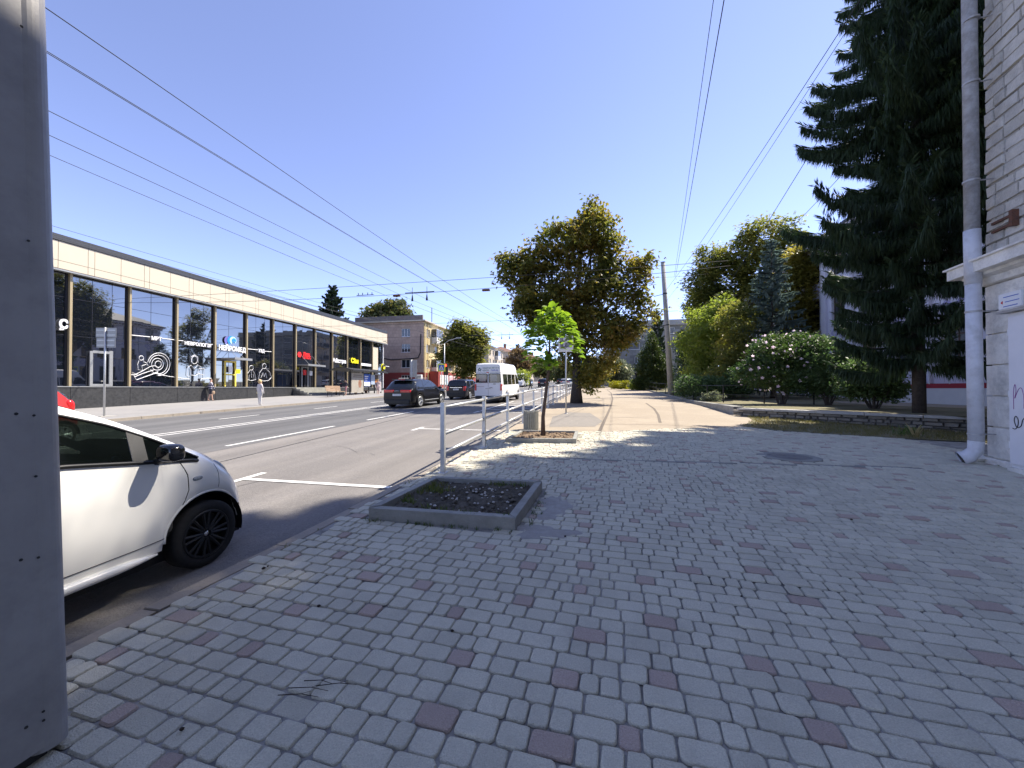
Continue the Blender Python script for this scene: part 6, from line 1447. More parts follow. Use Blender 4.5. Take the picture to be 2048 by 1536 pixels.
b = MB(); ellipsoid(b,(0,.0,1.62),(.075,.09,.07),12,8); local_build(b,'hair',mat('grey_brown_hair',(0.16,0.12,0.09),rough=.9),t,True)
b = MB(); ellipsoid(b,(.24,.12,.62),(.03,.10,.13),10,8,.8); tb_ = tag(b.build('shoulder_bag', M_WOOD, None, True),'small tan bag in the hand of the man in the striped T-shirt','bag'); tb_.matrix_basis = t.matrix_basis.copy()
x,y = at(520,23.3); t = person('woman all in white with fair hair standing at the far kerb', x, y, fs(y), R(-12), 1.57, joints(.015,.02), dict(RAD,pelvis=(.098,.075),belly=(.09,.07),chest=(.095,.07),hil=.06,hir=.06,knl=.042,knr=.042),
    [(0,(0.55,0.52,0.48)),(.04,WH),(.505,(0.50,0.49,0.48)),(.52,(0.56,0.53,0.53)),(.825,SK),(.95,(0.55,0.42,0.22))])
b = MB(); ellipsoid(b,(0,-.01,1.455),(.105,.11,.125),14,10); local_build(b,'hair',mat('fair_hair',(0.62,0.47,0.24),(0.5,0.36,0.17),30,.85),t,True)
b = MB(); ellipsoid(b,(-.27,.05,.78),(.05,.08,.10),10,8,.8); tb_ = tag(b.build('handbag', mat('cream_bag',(0.55,0.48,0.30),rough=.7), None, True),'small cream handbag at the side of the woman in white','bag'); tb_.matrix_basis = t.matrix_basis.copy()
x,y = at(692,37.6); t = person('woman in black top and pink skirt before the bus stop advert', x, y, fs(y), R(150), 1.6, joints(.05,.06,.02), RAD, [(0,SK),(.28,(0.45,0.22,0.24)),(.55,DK),(.80,SK),(.93,(0.05,0.03,0.03))])
b = MB(); ellipsoid(b,(0,-.01,1.50),(.075,.09,.085),12,8); local_build(b,'hair',mat('dark_hair',(0.03,0.02,0.018),rough=.8),t,True)
x,y = at(756,39.5); t = person('woman in a pale pink dress beside the white column', x, y, fs(y), R(200), 1.58, joints(.04,.05,.0), dict(RAD,hil=.07,hir=.07), [(0,SK),(.25,(0.62,0.46,0.43)),(.80,SK),(.93,(0.4,0.28,0.15))])
b = MB(); ellipsoid(b,(0,-.01,1.48),(.08,.09,.095),12,8); local_build(b,'hair',mat('light_brown_hair',(0.36,0.25,0.13),rough=.85),t,True)
x,y = at(1060.5,49.5); t = person('dark clothed pedestrian striding over the crossing', x, y, gz(y)+.01, R(-100), 1.72, joints(.17,.07,.03), RAD, [(0,(0.02,0.02,0.02)),(.5,(0.02,0.02,0.03)),(.82,(0.25,0.16,0.12)),(.93,(0.03,0.02,0.02))])

# ------------------------------------------------------------------ bus stop and bench across the road
bx0,by0 = at(688,38.6); bx1,by1 = at(754,38.6)
BSM = Matrix.Identity(4); BSM.col[0][:3] = LE; BSM.col[1][:3] = (-LE.y,LE.x,0); BSM.col[3][:3] = (-23.6,33.9,fs(33.9))
bs_ = thing('bus_shelter', 'dark framed bus shelter plastered with adverts before the glazed building', 'bus shelter', (-23.6,33.9,fs(33.9)))
b = MB(BSM); 
for s in (0,2.3,4.6,6.0):
    for yy in (0,1.5): b.box(s-.05,s+.05,yy-.05,yy+.05,-.1,2.42)
b.build('post', M_DARKM, bs_)
b = MB(BSM); V = []; n = 12
for i in range(n+1):
    yy = -.6+2.6*i/n; zz = 2.45+.25*math.sin(math.pi*i/n)
    V += [(-.5,yy,zz),(6.5,yy,zz),(-.5,yy,zz+.05),(6.5,yy,zz+.05)]
F = []
for i in range(n): a = i*4; F += [(a,a+1,a+5,a+4),(a+2,a+6,a+7,a+3),(a,a+4,a+6,a+2),(a+1,a+3,a+7,a+5)]
b.add(V,F); b.box(-.5,6.5,-.64,-.58,2.38,2.52); b.build('roof', M_DARKM, bs_)
def poster(s0,s1,z0,z1,m,name='poster',y=-.05):
    b = MB(BSM); b.box(s0,s1,y-.03,y,z0,z1); return b.build(name,m,bs_)
M_PSTA = mat('beige_poster',(0.33,0.30,0.25),(0.40,0.37,0.31),1.5,.25,spec=.6)
pa = poster(.08,2.22,.25,2.25,M_PSTA,'advert_panel',-.08)
b = MB(BSM); ellipsoid(b,(1.55,-.115,1.15),(.30,.004,.42),16,10); b.build('printed_portrait',mat('portrait_print',(0.36,0.20,0.13),(0.22,0.11,0.07),5,.4),pa)
b = MB(BSM)
for zq,a,c in ((2.0,.4,1.9),(1.82,.3,2.0)): b.box(a,c,-.114,-.1105,zq-.03,zq+.03)
b.build('printed_lines',M_BFRAME,pa)
pb_ = poster(2.4,3.6,.9,2.2,M_BLUE); b = MB(BSM); b.box(2.42,3.55,-.084,-.0805,.92,1.35)
for k in range(3): b.box(2.5,3.0+.1*k,-.084,-.0805,1.5+.2*k,1.58+.2*k)
b.build('printed_text',M_VINYL,pb_)
poster(3.75,4.55,1.1,2.15,mat('pale_blue_poster',(0.30,0.38,0.50),(0.4,0.45,0.55),4,.4)); poster(4.65,5.2,1.3,1.65,mat('orange_poster',(0.62,0.22,0.03),rough=.5)); poster(4.65,5.2,1.75,2.15,M_BFRAME); poster(5.3,5.95,.3,2.25,mat('poster_column',(0.16,0.16,0.18),(0.6,0.55,0.55),5,.5))
b = MB(BSM); b.box(2.5,5.0,.9,1.3,.42,.48); b.box(2.7,2.8,.95,1.25,-.05,.42); b.box(4.7,4.8,.95,1.25,-.05,.42); b.build('seat', M_WOOD, bs_)
b = MB(BSM); b.box(2.4,4.6,1.46,1.48,.3,2.2); b.build('back_glass', M_CGLASS, bs_)
# round shop sign beside the shelter and a small crossing mark
b = MB(BSM); b.lathe((0,0,0),[(0,0),(.42,0),(.44,.06),(0,.06)],24,axis='x'); b.v = [tuple(BSM @ Vector((5.9+p[1],-.35+p[0],3.05+p[2]))) for p in [tuple(BSM.inverted() @ Vector(q)) for q in b.v]]
rs = thing('round_sign','round yellow and black hanging sign above the bus shelter end','sign',tuple(BSM @ Vector((5.9,-.35,3.05)))); b.build('disc',M_YLET,rs)
b = MB(BSM); 
for rr_ in (.30,): b.tube([(5.9+rr_*math.cos(R(a)),-.42,3.05+rr_*math.sin(R(a))) for a in range(40,321,20)],.07,6)
b.build('letter_ring',M_BLACK,rs); b = MB(BSM); b.tube([(5.9,.0,2.4),(5.9,-.2,3.5)],.03,6); b.box(5.9,7.2,-.37,-.33,3.2,3.26); b.build('bracket',M_WHITEP,rs)
bp_ = Vector((-22.6,30.7,fs(30.7))); bn = thing('bench', 'slatted wooden bench on the far pavement beside the bus shelter', 'bench', tuple(bp_))
BM_ = Matrix.Identity(4); BM_.col[0][:3] = LE; BM_.col[1][:3] = (-LE.y,LE.x,0); BM_.col[3][:3] = bp_
for k in range(4): b = MB(BM_); b.bbox(-1.05,1.05,-.02+.11*k,.075+.11*k,.43,.47,.008); b.build('seat_slat', M_WOOD, bn)
for k in range(4): b = MB(BM_); b.bbox(-1.05,1.05,.43+.03*k,.465+.03*k,.52+.12*k,.615+.12*k,.008); b.build('back_slat', M_WOOD, bn)
for s in (-.85,.85):
    b = MB(BM_); b.tube([(s,.0,0),(s,.0,.43),(s,.42,.43),(s,.56,.98)],.025,6); b.build('leg', M_DARKM, bn); b = MB(BM_); b.tube([(s,.42,.43),(s,.45,0)],.025,6); b.build('leg', M_DARKM, bn)
# ------------------------------------------------------------------ vegetation
def unit(n): v = RNG.normal(size=(n,3)); return v/np.linalg.norm(v,axis=1,keepdims=True)
def leaf_quads(C, size, up=0.35, asp=.55, jit=.35, droop=0.0):
    """kite shaped leaves with a fold: 4 corner points + fold -> 2 quads"""
    n = len(C); d = unit(n); d[:,2] = d[:,2]*(1-up) - droop; d /= np.linalg.norm(d,axis=1,keepdims=True)
    s = unit(n); s = np.cross(d,s); s /= np.linalg.norm(s,axis=1,keepdims=True); nn = np.cross(d,s)
    L = size*(1+jit*RNG.normal(size=(n,1))).clip(.45,1.8); W = L*asp*.5
    a = C - d*L*.5; t = C + d*L*.5; m = C + d*L*.05
    l = m + s*W + nn*W*.35; r = m - s*W + nn*W*.35
    V = np.stack([a,l,t,r],axis=1).reshape(-1,3); i = np.arange(n)*4
    F = np.stack([i,i+1,i+2,i+3],axis=1); return V, F
def palmate(C, size, droop=.45):
    n = len(C); yaw = RNG.uniform(0,6.283,n); pit = RNG.normal(-droop,.35,n); out = []
    for k,(a,f) in enumerate(((0,1.0),(.62,.92),(-.62,.92),(1.3,.62),(-1.3,.62))):
        th = yaw+a; L = (size*f*(1+.22*RNG.normal(size=n)).clip(.5,1.6))[:,None]
        d = np.stack([np.cos(th)*np.cos(pit),np.sin(th)*np.cos(pit),np.sin(pit)-.15*abs(a)],axis=1); d /= np.linalg.norm(d,axis=1,keepdims=True)
        s = np.stack([-np.sin(th),np.cos(th),RNG.normal(0,.3,n)],axis=1); s /= np.linalg.norm(s,axis=1,keepdims=True)
        m = C+d*L*.62-np.array([0,0,.05])*L; W = L*.21; out.append(np.stack([C,m+s*W,C+d*L-np.array([0,0,.18])*L,m-s*W],axis=1))
    V = np.concatenate(out).reshape(-1,3); i = np.arange(5*n)*4; return V, np.stack([i,i+1,i+2,i+3],axis=1)
def sprout(blobs, k=5):
    out = []
    for b in blobs:
        out.append((b[0],b[1],b[2],b[3]*.86,b[4]*.86,b[5]*.86))
        for _ in range(k):
            u = unit(1)[0]; f = random.uniform(.24,.42)
            out.append((b[0]+u[0]*b[3]*.8,b[1]+u[1]*b[4]*.8,b[2]+u[2]*b[5]*.8,b[3]*f,b[4]*f,b[5]*f))
    return out
def clumps(blobs, ncl, per, sig, shell=.55):
    vol = np.array([b[3]*b[4]*b[5] for b in blobs])**.72; p = vol/vol.sum()
    k = RNG.choice(len(blobs),ncl,p=p); B = np.array(blobs)[k]
    u = unit(ncl); rr = (shell+(1-shell)*RNG.random((ncl,1)))**.8; 
    C = B[:,:3]+u*B[:,3:6]*rr
    P = np.repeat(C,per,axis=0)+RNG.normal(size=(ncl*per,3))*np.array([sig,sig,sig*.6])
    return C, P
def tree(name, label, base, blobs, m, ncl, per, size, sig, trunk_r, bark=None, limbs=True, fork=None, group=None, asp=.5, droop=.25, shell=.5, cat='tree', bend=(0,0), gap=0, palm=False, rough=True):
    t = thing(name, label, cat, base, group=group)
    C, P = clumps(sprout(blobs) if rough else blobs, ncl, per, sig, shell)
    V, F = palmate(P, size, droop) if palm else leaf_quads(P, size, .3, asp, .35, droop)
    np_mesh('crown', V, F, m, t)
    if trunk_r:
        zc = max(b[2] for b in blobs); zlow = fork or min(b[2]-b[5]*.4 for b in blobs)
        cx = sum(b[0] for b in blobs)/len(blobs); cy = sum(b[1] for b in blobs)/len(blobs)
        b = MB(); pts = []; rad = []; n = 9
        for i in range(n):
            q = i/(n-1); z = base[2]-.15+(zc-base[2])*q
            pts.append((base[0]+(cx-base[0])*q**2+bend[0]*math.sin(q*3.1)+random.gauss(0,trunk_r*.12),base[1]+(cy-base[1])*q**2+bend[1]*math.sin(q*3.1),z))
            rad.append(trunk_r*(1.55 if i == 0 else 1.0)*(1-.85*q)+.01)
        b.tube(pts, rad, 10); b.build('trunk', bark or M_BARK, t, True)
        if limbs:
            b = MB()
            for k,bl in enumerate(blobs):
                q0 = random.uniform(.30,.62); i = int(q0*(n-1)); p0 = Vector(pts[i]); r0 = rad[i]*.55; p1 = Vector(bl[:3])
                mid = p0.lerp(p1,.5)+Vector((random.gauss(0,.2),random.gauss(0,.2),-.1)); b.tube([p0,mid,p1],[r0,r0*.6,r0*.2],6)
                for j in range(3):
                    e = p1+Vector((random.gauss(0,bl[3]*.5),random.gauss(0,bl[4]*.5),random.gauss(0,bl[5]*.4))); b.tube([mid.lerp(p1,.5),e],[r0*.3,.012],5)
            b.build('limbs', bark or M_BARK, t)['kind'] = 'stuff'
    return t
def pb(px, py, d, rpx, rpy=None, dz=1.0):
    """photo blob -> ellipsoid in the place (centre at depth d)"""
    x, y = at(px,d); r = rpx/FPX*d; return (x,y,zat(py,d),r,r*dz,(rpy or rpx)/FPX*d)
ML_CH = leafmat('chestnut_leaf', [(0.065,0.085,0.025),(0.10,0.12,0.032),(0.145,0.14,0.036),(0.20,0.16,0.04),(0.24,0.14,0.05)], .45)
ML_CHG = leafmat('chestnut_leaf_green', [(0.08,0.10,0.03),(0.125,0.145,0.04),(0.19,0.18,0.05),(0.27,0.22,0.06)], .48)
ML_GR = leafmat('fresh_leaf', [(0.12,0.16,0.035),(0.18,0.22,0.05),(0.27,0.28,0.075)], .5)
ML_DK = leafmat('dark_shrub_leaf', [(0.045,0.08,0.03),(0.07,0.11,0.04),(0.10,0.14,0.055)], .38)
ML_TH = leafmat('thuja_leaf', [(0.03,0.05,0.012),(0.045,0.068,0.016),(0.08,0.09,0.022)], .3)
ML_BR = leafmat('rusty_leaf', [(0.13,0.09,0.045),(0.17,0.12,0.06),(0.20,0.15,0.08)], .3)
ML_YL = leafmat('yellow_hedge_leaf', [(0.22,0.22,0.02),(0.30,0.28,0.03),(0.16,0.20,0.03)], .35)
ML_SIL = leafmat('silvery_leaf', [(0.09,0.11,0.065),(0.13,0.15,0.09),(0.17,0.18,0.12)], .3)
ML_FAR = leafmat('far_leaf', [(0.05,0.07,0.025),(0.075,0.09,0.03),(0.13,0.10,0.04)], .35)
# roadside chestnut
D1 = 23.2; bx,by = onside(1152,806)
bl = [pb(1190,455,D1,52,48),pb(1130,480,D1,58,48),pb(1225,500,D1,36,52),pb(1080,520,D1,38,40),pb(1040,545,D1,44,36),pb(1075,590,D1,62,44),pb(1160,560,D1,66,60),pb(1215,590,D1,45,60),
      pb(1272,560,D1,34,50),pb(1280,620,D1,32,45),pb(1250,660,D1,36,40),pb(1190,650,D1,48,50),pb(1110,640,D1,50,42),pb(1215,705,D1,28,40),pb(1180,735,D1,34,46),pb(1020,520,D1,24,18),pb(1185,425,D1,26,26),pb(1285,520,D1,20,24),pb(1050,620,D1,30,30),pb(1140,690,D1,36,36)]
tree('chestnut_tree', 'big browning chestnut tree rising beside the railing', (bx,by,sw(by)), bl, ML_CH, 2300, 9, .21, .27, .27, shell=.45, fork=3.5, droop=.5, palm=True)
# sapling with large leaves
sx0, sy0 = -1.24, 9.72; zs = sw(sy0)+.05; d0 = 9.75
st = thing('young_tree', 'slim young tree with large bright green leaves in the second planter', 'tree', (sx0,sy0,zs))
pp = [(1086,873),(1086,835),(1090,800),(1094,765),(1098,735),(1099,700),(1100,660),(1098,630)]
b = MB(); b.tube([(*at(px,d0),zat(py,d0)) for px,py in pp],[.062,.048,.042,.038,.034,.026,.016,.008],8); b.build('trunk', M_BARKY, st, True)
b = MB()
for (a,c) in (((1099,715),(1082,660)),((1099,700),(1125,665)),((1099,690),(1075,640)),((1100,670),(1140,655)),((1098,735),(1106,715)),((1097,745),(1080,722)),((1100,655),(1110,625))):
    b.tube([(*at(a[0],d0),zat(a[1],d0)),(*at(c[0],d0+random.uniform(-.5,.5)),zat(c[1],d0))],[.012,.005],5)
b.build('twigs', M_BARKY, st)
def heart_leaves(cs, size):
    V = []; F = []
    for c, dr in cs:
        s = size*random.uniform(.7,1.25); d = Vector((dr.x,dr.y,dr.z)).normalized(); up = Vector((random.gauss(0,.25),random.gauss(0,.25),1)); sd_ = d.cross(up).normalized(); nn = sd_.cross(d).normalized()
        o_ = len(V); prof = [(0,.0,0),(.10,.30,.05),(.35,.44,.06),(.7,.28,.0),(1.0,0,-.14)]
        C0 = [c+d*(u*s)+nn*(h*s*-.0) -Vector((0,0,.25*s*u*u)) for u,w,h in prof]
        Lp = [c+d*(u*s)+sd_*(w*s)+nn*(.10*s) -Vector((0,0,.25*s*u*u)) for u,w,h in prof[1:4]]; Rp = [c+d*(u*s)-sd_*(w*s)+nn*(.10*s) -Vector((0,0,.25*s*u*u)) for u,w,h in prof[1:4]]
        V += C0+Lp+Rp; i = o_
        F += [(i,i+1,i+5),(i+1,i+2,i+6,i+5),(i+2,i+3,i+7,i+6),(i+3,i+4,i+7),(i,i+8,i+1),(i+1,i+8,i+9,i+2),(i+2,i+9,i+10,i+3),(i+3,i+10,i+4)]
    return V, F
cs = []
for k in range(520):
    if k < 450:
        a = random.uniform(0,6.283); rr = math.sqrt(random.random()); q = random.random()
        px = 1106+rr*52*math.cos(a); dd = d0+rr*.62*math.sin(a); top_ = 612+46*rr**2+ (10 if px < 1080 else 0)+(22*((px-1100)/55)**2 if px > 1100 else 0); py = top_+random.random()**1.5*(58 if px < 1112 else 40)
        if px > 1135 and py < 640: py += 25
    else: px = random.uniform(1070,1112); py = random.uniform(712,742); dd = d0+random.uniform(-.25,.25)
    x, y = at(px,dd); c = Vector((x,y,zat(py,dd))); cen = Vector((*at(1102,d0),c.z)); dv = (c-cen); dv.z = -.35*random.random()+.3; 
    if dv.length < .05: dv = Vector((random.gauss(0,1),random.gauss(0,1),-.3))
    dv = dv.normalized()+Vector((random.gauss(0,.35),random.gauss(0,.35),-.15)); cs.append((c,dv))
V, F = heart_leaves(cs,.19)
me = bpy.data.meshes.new('crown'); inv = st.matrix_basis.inverted(); me.from_pydata([tuple(inv @ v) for v in V],[],F); me.materials.append(leafmat('catalpa_leaf',[(0.09,0.15,0.03),(0.13,0.20,0.035),(0.22,0.28,0.055)],.5,.6)); me.update(); smooth_mesh(me); link('crown',me,st)

# conifers: strips of twigs hung along curved branches
def conifer(name, label, base, H, Rr, m, nb, per, droop, hang, tl, w, group=None, z_low=.06, cull=None, profile=None, tipup=.25, spread=.5, trunk=.25):
    t = thing(name, label, 'tree', base, group=group); A, D, Wd = [], [], []
    bb = MB()
    for k in range(nb):
        q = (k+random.random())/nb; hz = z_low+(1-z_low)*q; z0 = base[2]+H*hz; az = k*2.399963+random.gauss(0,.15)
        rl = Rr*(profile(hz,az) if profile else (1-hz)**.85)*random.uniform(.78,1.15)+.15
        if cull and cull(az, hz): continue
        ca, sa = math.cos(az), math.sin(az)
        n = max(4,int(per*rl/Rr)+4)
        path = lambda u: np.array([base[0]+ca*rl*u, base[1]+sa*rl*u, z0 - droop*rl*(u - .55*u**2.2) + tipup*rl*u**3])
        if k % 3 == 0: bb.tube([tuple(path(u)) for u in (0,.35,.7,.98)],[.05*min(1,rl/3)+.008,.035*min(1,rl/3)+.006,.02,.006],5)
        for i in range(n):
            u = .12+.88*(i+random.random())/n; p = path(u); tdir = path(min(1,u+.05))-path(max(0,u-.05)); tdir /= np.linalg.norm(tdir)+1e-9
            side = np.array([-sa,ca,0])*random.choice((-1,1)); off = spread*rl*.35*(1.05-u)*random.random()
            p = p+side*off
            for j in range(2 if hang > .5 else 3):
                if random.random() < hang: d = np.array([random.gauss(0,.16),random.gauss(0,.16),-1.0])+tdir*.15; ln = tl*random.uniform(.5,1.35)*(.55+.6*(1-abs(u-.55)))
                else: d = tdir*1.0+side*random.uniform(.2,1.1)+np.array([0,0,random.gauss(.02,.18)]); ln = tl*random.uniform(.45,.9)
                d = d/np.linalg.norm(d); A.append(p); D.append(d*ln); Wd.append(w*random.uniform(.7,1.3))
    A = np.array(A); D = np.array(D); Wd = np.array(Wd)[:,None]; n = len(A)
    s = np.cross(D,unit(n)); s /= np.linalg.norm(s,axis=1,keepdims=True)+1e-9; s2 = np.cross(D,s); s2 /= np.linalg.norm(s2,axis=1,keepdims=True)+1e-9
    full = n <= 60000
    q1 = np.stack([A-s*Wd*.5,A+D*.5-s*Wd,A+D,A+D*.5+s*Wd],axis=1); q2 = np.stack([A-s2*Wd*.5,A+D*.55-s2*Wd,A+D,A+D*.55+s2*Wd],axis=1)
    V = (np.concatenate([q1,q2]) if full else q1).reshape(-1,3); i = np.arange(len(V)//4)*4; F = np.stack([i,i+1,i+2,i+3],axis=1)
    np_mesh('crown', V, F, m, t)
    bb.build('branches', M_BARK, t)['kind'] = 'stuff'
    b = MB(); b.tube([(base[0],base[1],base[2]-.2),(base[0],base[1],base[2]+H*.5),(base[0],base[1],base[2]+H)],[trunk,trunk*.6,.02],10); b.build('trunk', M_BARK, t, True)
    return t
ML_SP = leafmat('spruce_needles', [(0.014,0.028,0.012),(0.024,0.044,0.018),(0.045,0.07,0.026)], .2, .6)
ML_BS = leafmat('blue_spruce_needles', [(0.08,0.115,0.105),(0.12,0.165,0.145),(0.18,0.225,0.20)], .25, .6)
ML_CO = leafmat('conifer_needles', [(0.025,0.04,0.02),(0.04,0.058,0.028)], .15, .6)
SPH = [(0,.72),(.06,.70),(.10,.50),(.14,.62),(.19,.66),(.215,.98),(.27,.98),(.285,.48),(.35,.48),(.365,.95),(.45,.93),(.47,.48),(.6,.50),(1,0)]
def sp_prof(h, az):
    full = .98 if h < .48 else .98*(1-(h-.48)/.52)**.7
    left = float(np.interp(h,[q[0] for q in SPH],[q[1] for q in SPH])); return min(full,left) if math.cos(az-R(192)) > .25 else full
x,y = at(1838,11.9)
conifer('spruce_tree', 'tall dark spruce with drooping branches beside the corner building', (x,y,TZ), 24.5, 3.15, ML_SP, 260, 800, .34, .80, .36, .015, z_low=.055, profile=sp_prof, cull=lambda az,h: h < .17 and math.cos(az-R(35)) > .45, spread=.6, trunk=.17)
x,y = 12.2, 13.2  # unseen tree, added and shaped to cast shade over the foreground bricks
tree('added_shade_tree', 'unseen tall lime tree added behind the corner building to shade the paving', (x,y,TZ), [(x,y,10,2.2,2.4,3),(x,y,13.8,2.4,2.8,3),(x+.3,y-.6,17.3,2.4,2.6,3),(x+.2,y+.4,19.8,2.3,2.8,3),(x+.2,y+.9,22.6,2.3,2.8,2.6),(x+.2,y+.4,23.6,1.9,2.5,1.9),(x+1.5,y-1,16,2,2,3),(x+.4,y-1.0,21.3,2,2,2.4),(x+1.5,y-1.2,12,2.4,2.4,3)], ML_DK, 3200, 22, .2, .32, .28, shell=.25)
x,y = at(1545,26.5); conifer('blue_spruce', 'blue spruce with a pointed top among the garden trees', (x,y,TZ), zat(478,26.5)-TZ, 3.1, ML_BS, 120, 95, .10, .12, .34, .05, z_low=.05, tipup=.1, trunk=.14)
x,y = at(664,62); conifer('spruce_tree', 'conical spruce rising behind the flat roof of the glazed building', (x,y,gz(y)), zat(571,62)-gz(y), 5.4, ML_CO, 90, 70, .25, .3, .7, .14, z_low=.1, trunk=.25)
x,y = at(1315,70); conifer('spruce_tree', 'thin dark conifer before the grey stone block', (x,y,gz(y)), zat(618,70)-gz(y), 2.6, ML_CO, 60, 40, .2, .3, .6, .10, z_low=.15, trunk=.15)
x,y = at(1035,190); conifer('spruce_tree', 'tiny far conifer above the rooftops of the street', (x,y,gz(y)), zat(688,190)-gz(y), 5, ML_CO, 40, 30, .2, .3, 1.2, .4, trunk=.25)

# garden chestnuts behind the fence
def ct(label, px, d, blobs, m, ncl, size=.27, sig=.34, tr=.24, pxb=None, name='chestnut_tree', base_z=None, per=22, shell=.5, **kw):
    if name == 'chestnut_tree' and d < 70: kw['palm'] = True; per = max(6,per//3); size *= .9; ncl = int(ncl*1.3)
    x,y = at(pxb or px,d); return tree(name, label, (x,y,tz(y) if base_z is None else base_z), [pb(q[0],q[1],d+(q[4] if len(q) > 4 else 0),q[2],q[3]) for q in blobs], m, ncl, per, size, sig, tr, shell=shell, **kw)
ct('leftmost garden chestnut beside the concrete pole', 1428, 40, [(1425,528,40,40),(1455,555,46,50),(1405,570,36,44),(1440,610,52,48),(1400,620,30,36)], ML_CHG, 1200)
ct('tallest garden chestnut behind the blue spruce', 1530, 38, [(1530,480,56,50),(1488,510,46,48),(1578,500,50,50),(1535,550,74,62),(1500,600,58,52),(1570,610,64,62)], ML_CHG, 1900)
ct('chestnut filling the gap behind the maple bush', 1405, 58, [(1395,610,30,32),(1425,640,40,40),(1400,690,40,45)], ML_CHG, 600, .36, .45)
ct('sunlit golden garden chestnut nearest the ornate building', 1628, 31, [(1620,520,42,42),(1645,560,34,50),(1600,580,45,55),(1640,630,34,48),(1615,660,45,45),(1580,640,30,40)], leafmat('golden_leaf', [(0.11,0.11,0.03),(0.18,0.16,0.04),(0.28,0.23,0.06)], .5), 1600)
ct('yellow green maple bush behind the fence', 1425, 30, [(1420,650,42,45),(1400,690,38,48),(1445,640,26,50),(1440,715,45,50),(1405,745,40,40)], ML_GR, 900, .2, .28, .08, name='maple_bush', cat='bush')
ct('leafy green maple left of the flowering shrub', 1468, 27, [(1475,650,34,50),(1470,700,38,45),(1490,735,28,40),(1450,755,34,36)], ML_CHG, 700, .18, .25, .08, name='maple_bush', cat='bush')
ct('dark green arborvitae hidden behind the concrete pole', 1368, 36, [(1366,695,18,30),(1368,735,22,34),(1366,765,22,24)], ML_DK, 500, .14, .16, .08, name='arborvitae', cat='bush')
ct('low dark shrubs under the maple bushes', 1400, 25, [(1390,770,42,22),(1440,775,40,22),(1480,770,26,26)], ML_DK, 600, .14, .2, .04, name='shrub', cat='bush', limbs=False)
# conical arborvitae
x,y = at(1303,47); 
bl = [(x,y,gz(y)+1.0,2.0,2.0,1.1),(x,y,gz(y)+2.6,1.75,1.75,1.4),(x,y,gz(y)+4.3,1.25,1.25,1.4),(x,y,gz(y)+5.9,.7,.7,1.2),(x+1.3,y-.4,gz(y)+2.6,1.0,1.0,2.2),(x,y,gz(y)+6.9,.28,.28,.7)]
tree('arborvitae', 'broad conical arborvitae at the corner of the garden', (x,y,sw(y)), bl, ML_TH, 1500, 14, .2, .2, .1, shell=.72, limbs=False, droop=-.5, cat='bush')
# flowering hibiscus and neighbours
def flowers(t, blobs, n, size=.075):
    M_FL = leafmat('pink_petal', [(0.62,0.48,0.58),(0.70,0.60,0.66),(0.55,0.36,0.50)], .4)
    C, _ = clumps(blobs, n, 1, .05, .95); V = []; F = []
    for c in C:
        c = Vector(c); nr = (Vector((0,0,EYE))-c).normalized()+Vector((random.gauss(0,.5),random.gauss(0,.5),random.gauss(.2,.5))); nr.normalize(); a = nr.orthogonal().normalized(); e = nr.cross(a); s = size*random.uniform(.6,1.2); o_ = len(V); V.append(tuple(c))
        for k in range(10): w_ = s*(1 if k % 2 == 0 else .62); V.append(tuple(c+a*w_*math.cos(k*.6283)+e*w_*math.sin(k*.6283)+nr*s*.35))
        F += [(o_,o_+1+k,o_+1+(k+1)%10) for k in range(10)]
    np_mesh('blossom', V, F, M_FL, t)['kind'] = 'stuff'
B = [pb(1540,710,18.3,46,42),pb(1585,705,18.3,40,44),pb(1510,745,18.3,38,34),pb(1565,755,18.3,55,34),pb(1605,745,18.3,34,38)]
x,y = at(1563,18.3); h1 = tree('hibiscus_shrub', 'large hibiscus shrub dotted with pale pink flowers', (x,y,TZ), B, leafmat('hibiscus_leaf',[(0.03,0.06,0.02),(0.05,0.085,0.025),(0.09,0.12,0.035)],.35), 1300, 16, .11, .16, .05, shell=.6, cat='bush', droop=.1)
b = MB()
for k in range(9): a = random.uniform(0,6.28); b.tube([(x+.12*math.cos(a),y+.12*math.sin(a),TZ-.05),(x+.5*math.cos(a),y+.5*math.sin(a),TZ+1.1)],[.03,.015],5)
b.build('stems', M_BARK, h1); flowers(h1,[B[0],B[0],B[2],B[1],B[1],B[3]],120)
B = [pb(1650,715,17.4,42,44),pb(1695,735,17.4,38,40),pb(1655,765,17.4,46,30),pb(1625,740,17.4,30,36)]
x,y = at(1655,17.4); h2 = tree('hibiscus_shrub', 'dark leafy hibiscus shrub with few flowers next to the spruce', (x,y,TZ), B, ML_DK, 1000, 16, .12, .17, .05, shell=.6, cat='bush'); flowers(h2,B,16)
b = MB()
for k in range(8): a = random.uniform(0,6.28); b.tube([(x+.1*math.cos(a),y+.1*math.sin(a),TZ-.05),(x+.6*math.cos(a),y+.6*math.sin(a),TZ+1.1)],[.03,.015],5)
b.build('stems', M_BARK, h2)
B = [pb(1740,745,14.2,44,38),pb(1770,780,14.2,34,24),pb(1715,775,14.2,30,24)]
x,y = at(1748,14.2); h3 = tree('shrub', 'dark shrub under the lowest spruce branches', (x,y,TZ), B, ML_DK, 800, 16, .11, .16, .05, shell=.55, cat='bush')
b = MB()
for k in range(7): a = random.uniform(0,6.28); b.tube([(x+.1*math.cos(a),y+.1*math.sin(a),TZ-.05),(x+.5*math.cos(a),y+.5*math.sin(a),TZ+.8)],[.035,.015],5)
b.build('stems', M_BARK, h3)
B = [pb(1425,812,22.2,16,9)]; B[0] = (*B[0][:2],tz(B[0][1])+.25,.55,.5,.3); x,y = B[0][:2]; tree('shrub', 'small pale leaved plant behind the fence posts', (x,y,tz(y)), B, ML_SIL, 110, 12, .12, .1, 0, cat='plant')
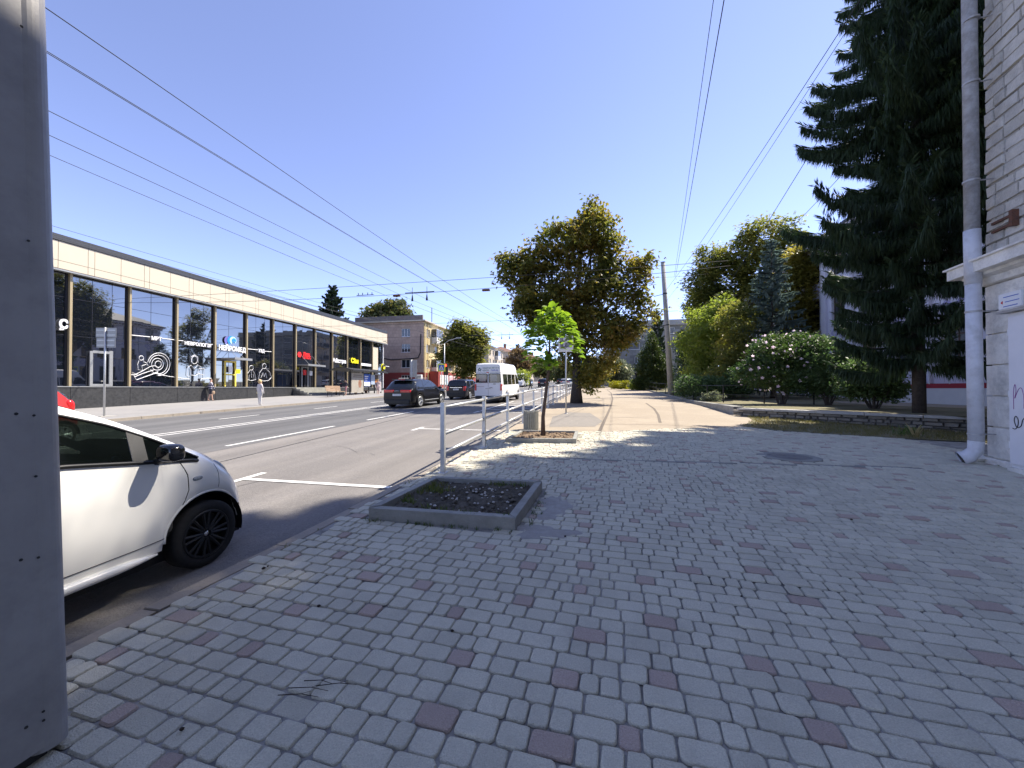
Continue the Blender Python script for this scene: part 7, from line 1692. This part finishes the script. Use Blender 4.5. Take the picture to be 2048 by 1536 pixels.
# hedges at the end of the square
for lb,px,d,w_,h,mm in (('clipped yellow hedge at the end of the square',1241,52,1.45,1.15,ML_YL),('clipped round green bush right of the yellow hedge',1273,48,.72,1.25,ML_GR)):
    x,y = at(px,d); bl = [(x-w_*.55,y,sw(y)+h*.5,w_*.55,.7,h*.55),(x,y,sw(y)+h*.5,w_*.55,.7,h*.55),(x+w_*.55,y,sw(y)+h*.5,w_*.55,.7,h*.55)]
    tree('hedge', lb, (x,y,sw(y)), bl, mm, 420, 14, .12, .09, 0, shell=.85, cat='hedge')
ct('silvery small tree before the grey stone block', 1222, 66, [(1225,735,28,26),(1245,745,22,22),(1210,745,18,20)], ML_SIL, 600, .3, .4, .1, name='small_tree', base_z=gz(64))
# trees across and down the street
ct('dark chestnut before the yellow apartment wall', 928, 62, [(925,670,30,26),(950,680,22,34),(905,690,24,30),(930,710,34,30),(895,710,18,18),(945,720,20,22),(928,745,16,14)], ML_CHG, 1500, .45, .6, .3, base_z=fs(60), per=18)
ct('rusty brown chestnut far along the left pavement', 1043, 105, [(1035,715,14,20),(1050,730,16,20),(1025,735,14,16)], ML_BR, 420, .7, .8, .2, base_z=fs(100), per=12)
ct('bushy green tree before the far pale blocks', 1045, 75, [(1045,752,14,10),(1040,760,16,8)], ML_GR, 260, .35, .5, .1, base_z=fs(72), per=12, name='street_tree')
ct('row end tree with yellowing crown far down the street', 1090, 170, [(1080,735,14,16),(1098,745,16,18),(1105,730,8,14)], ML_FAR, 500, 1.0, 1.2, .3, base_z=gz(165), per=12, name='street_tree')
ct('tree top showing above the pink gable roof', 775, 95, [(755,622,18,14),(785,618,22,16),(805,628,14,12),(738,632,10,8),(775,660,30,40)], ML_FAR, 800, .8, .8, .3, base_z=gz(92), per=14, name='street_tree')
ct('far street tree right of the driving lanes', 1128, 120, [(1128,735,12,14),(1122,752,10,10)], ML_FAR, 240, .8, .9, .2, base_z=gz(118), per=12, name='street_tree')
ct('chestnut far behind the trunk on the right pavement', 1185, 60, [(1180,735,20,28),(1195,750,18,22),(1170,755,16,18)], ML_CH, 500, .4, .5, .2, base_z=gz(60), per=14)
ct('dark wood closing the far end of the street', 1110, 330, [(1090,752,26,8),(1120,750,26,10),(1150,752,26,9),(1060,756,20,6)], ML_FAR, 500, 2.2, 2.5, 0, base_z=gz(330), per=10, name='far_trees')
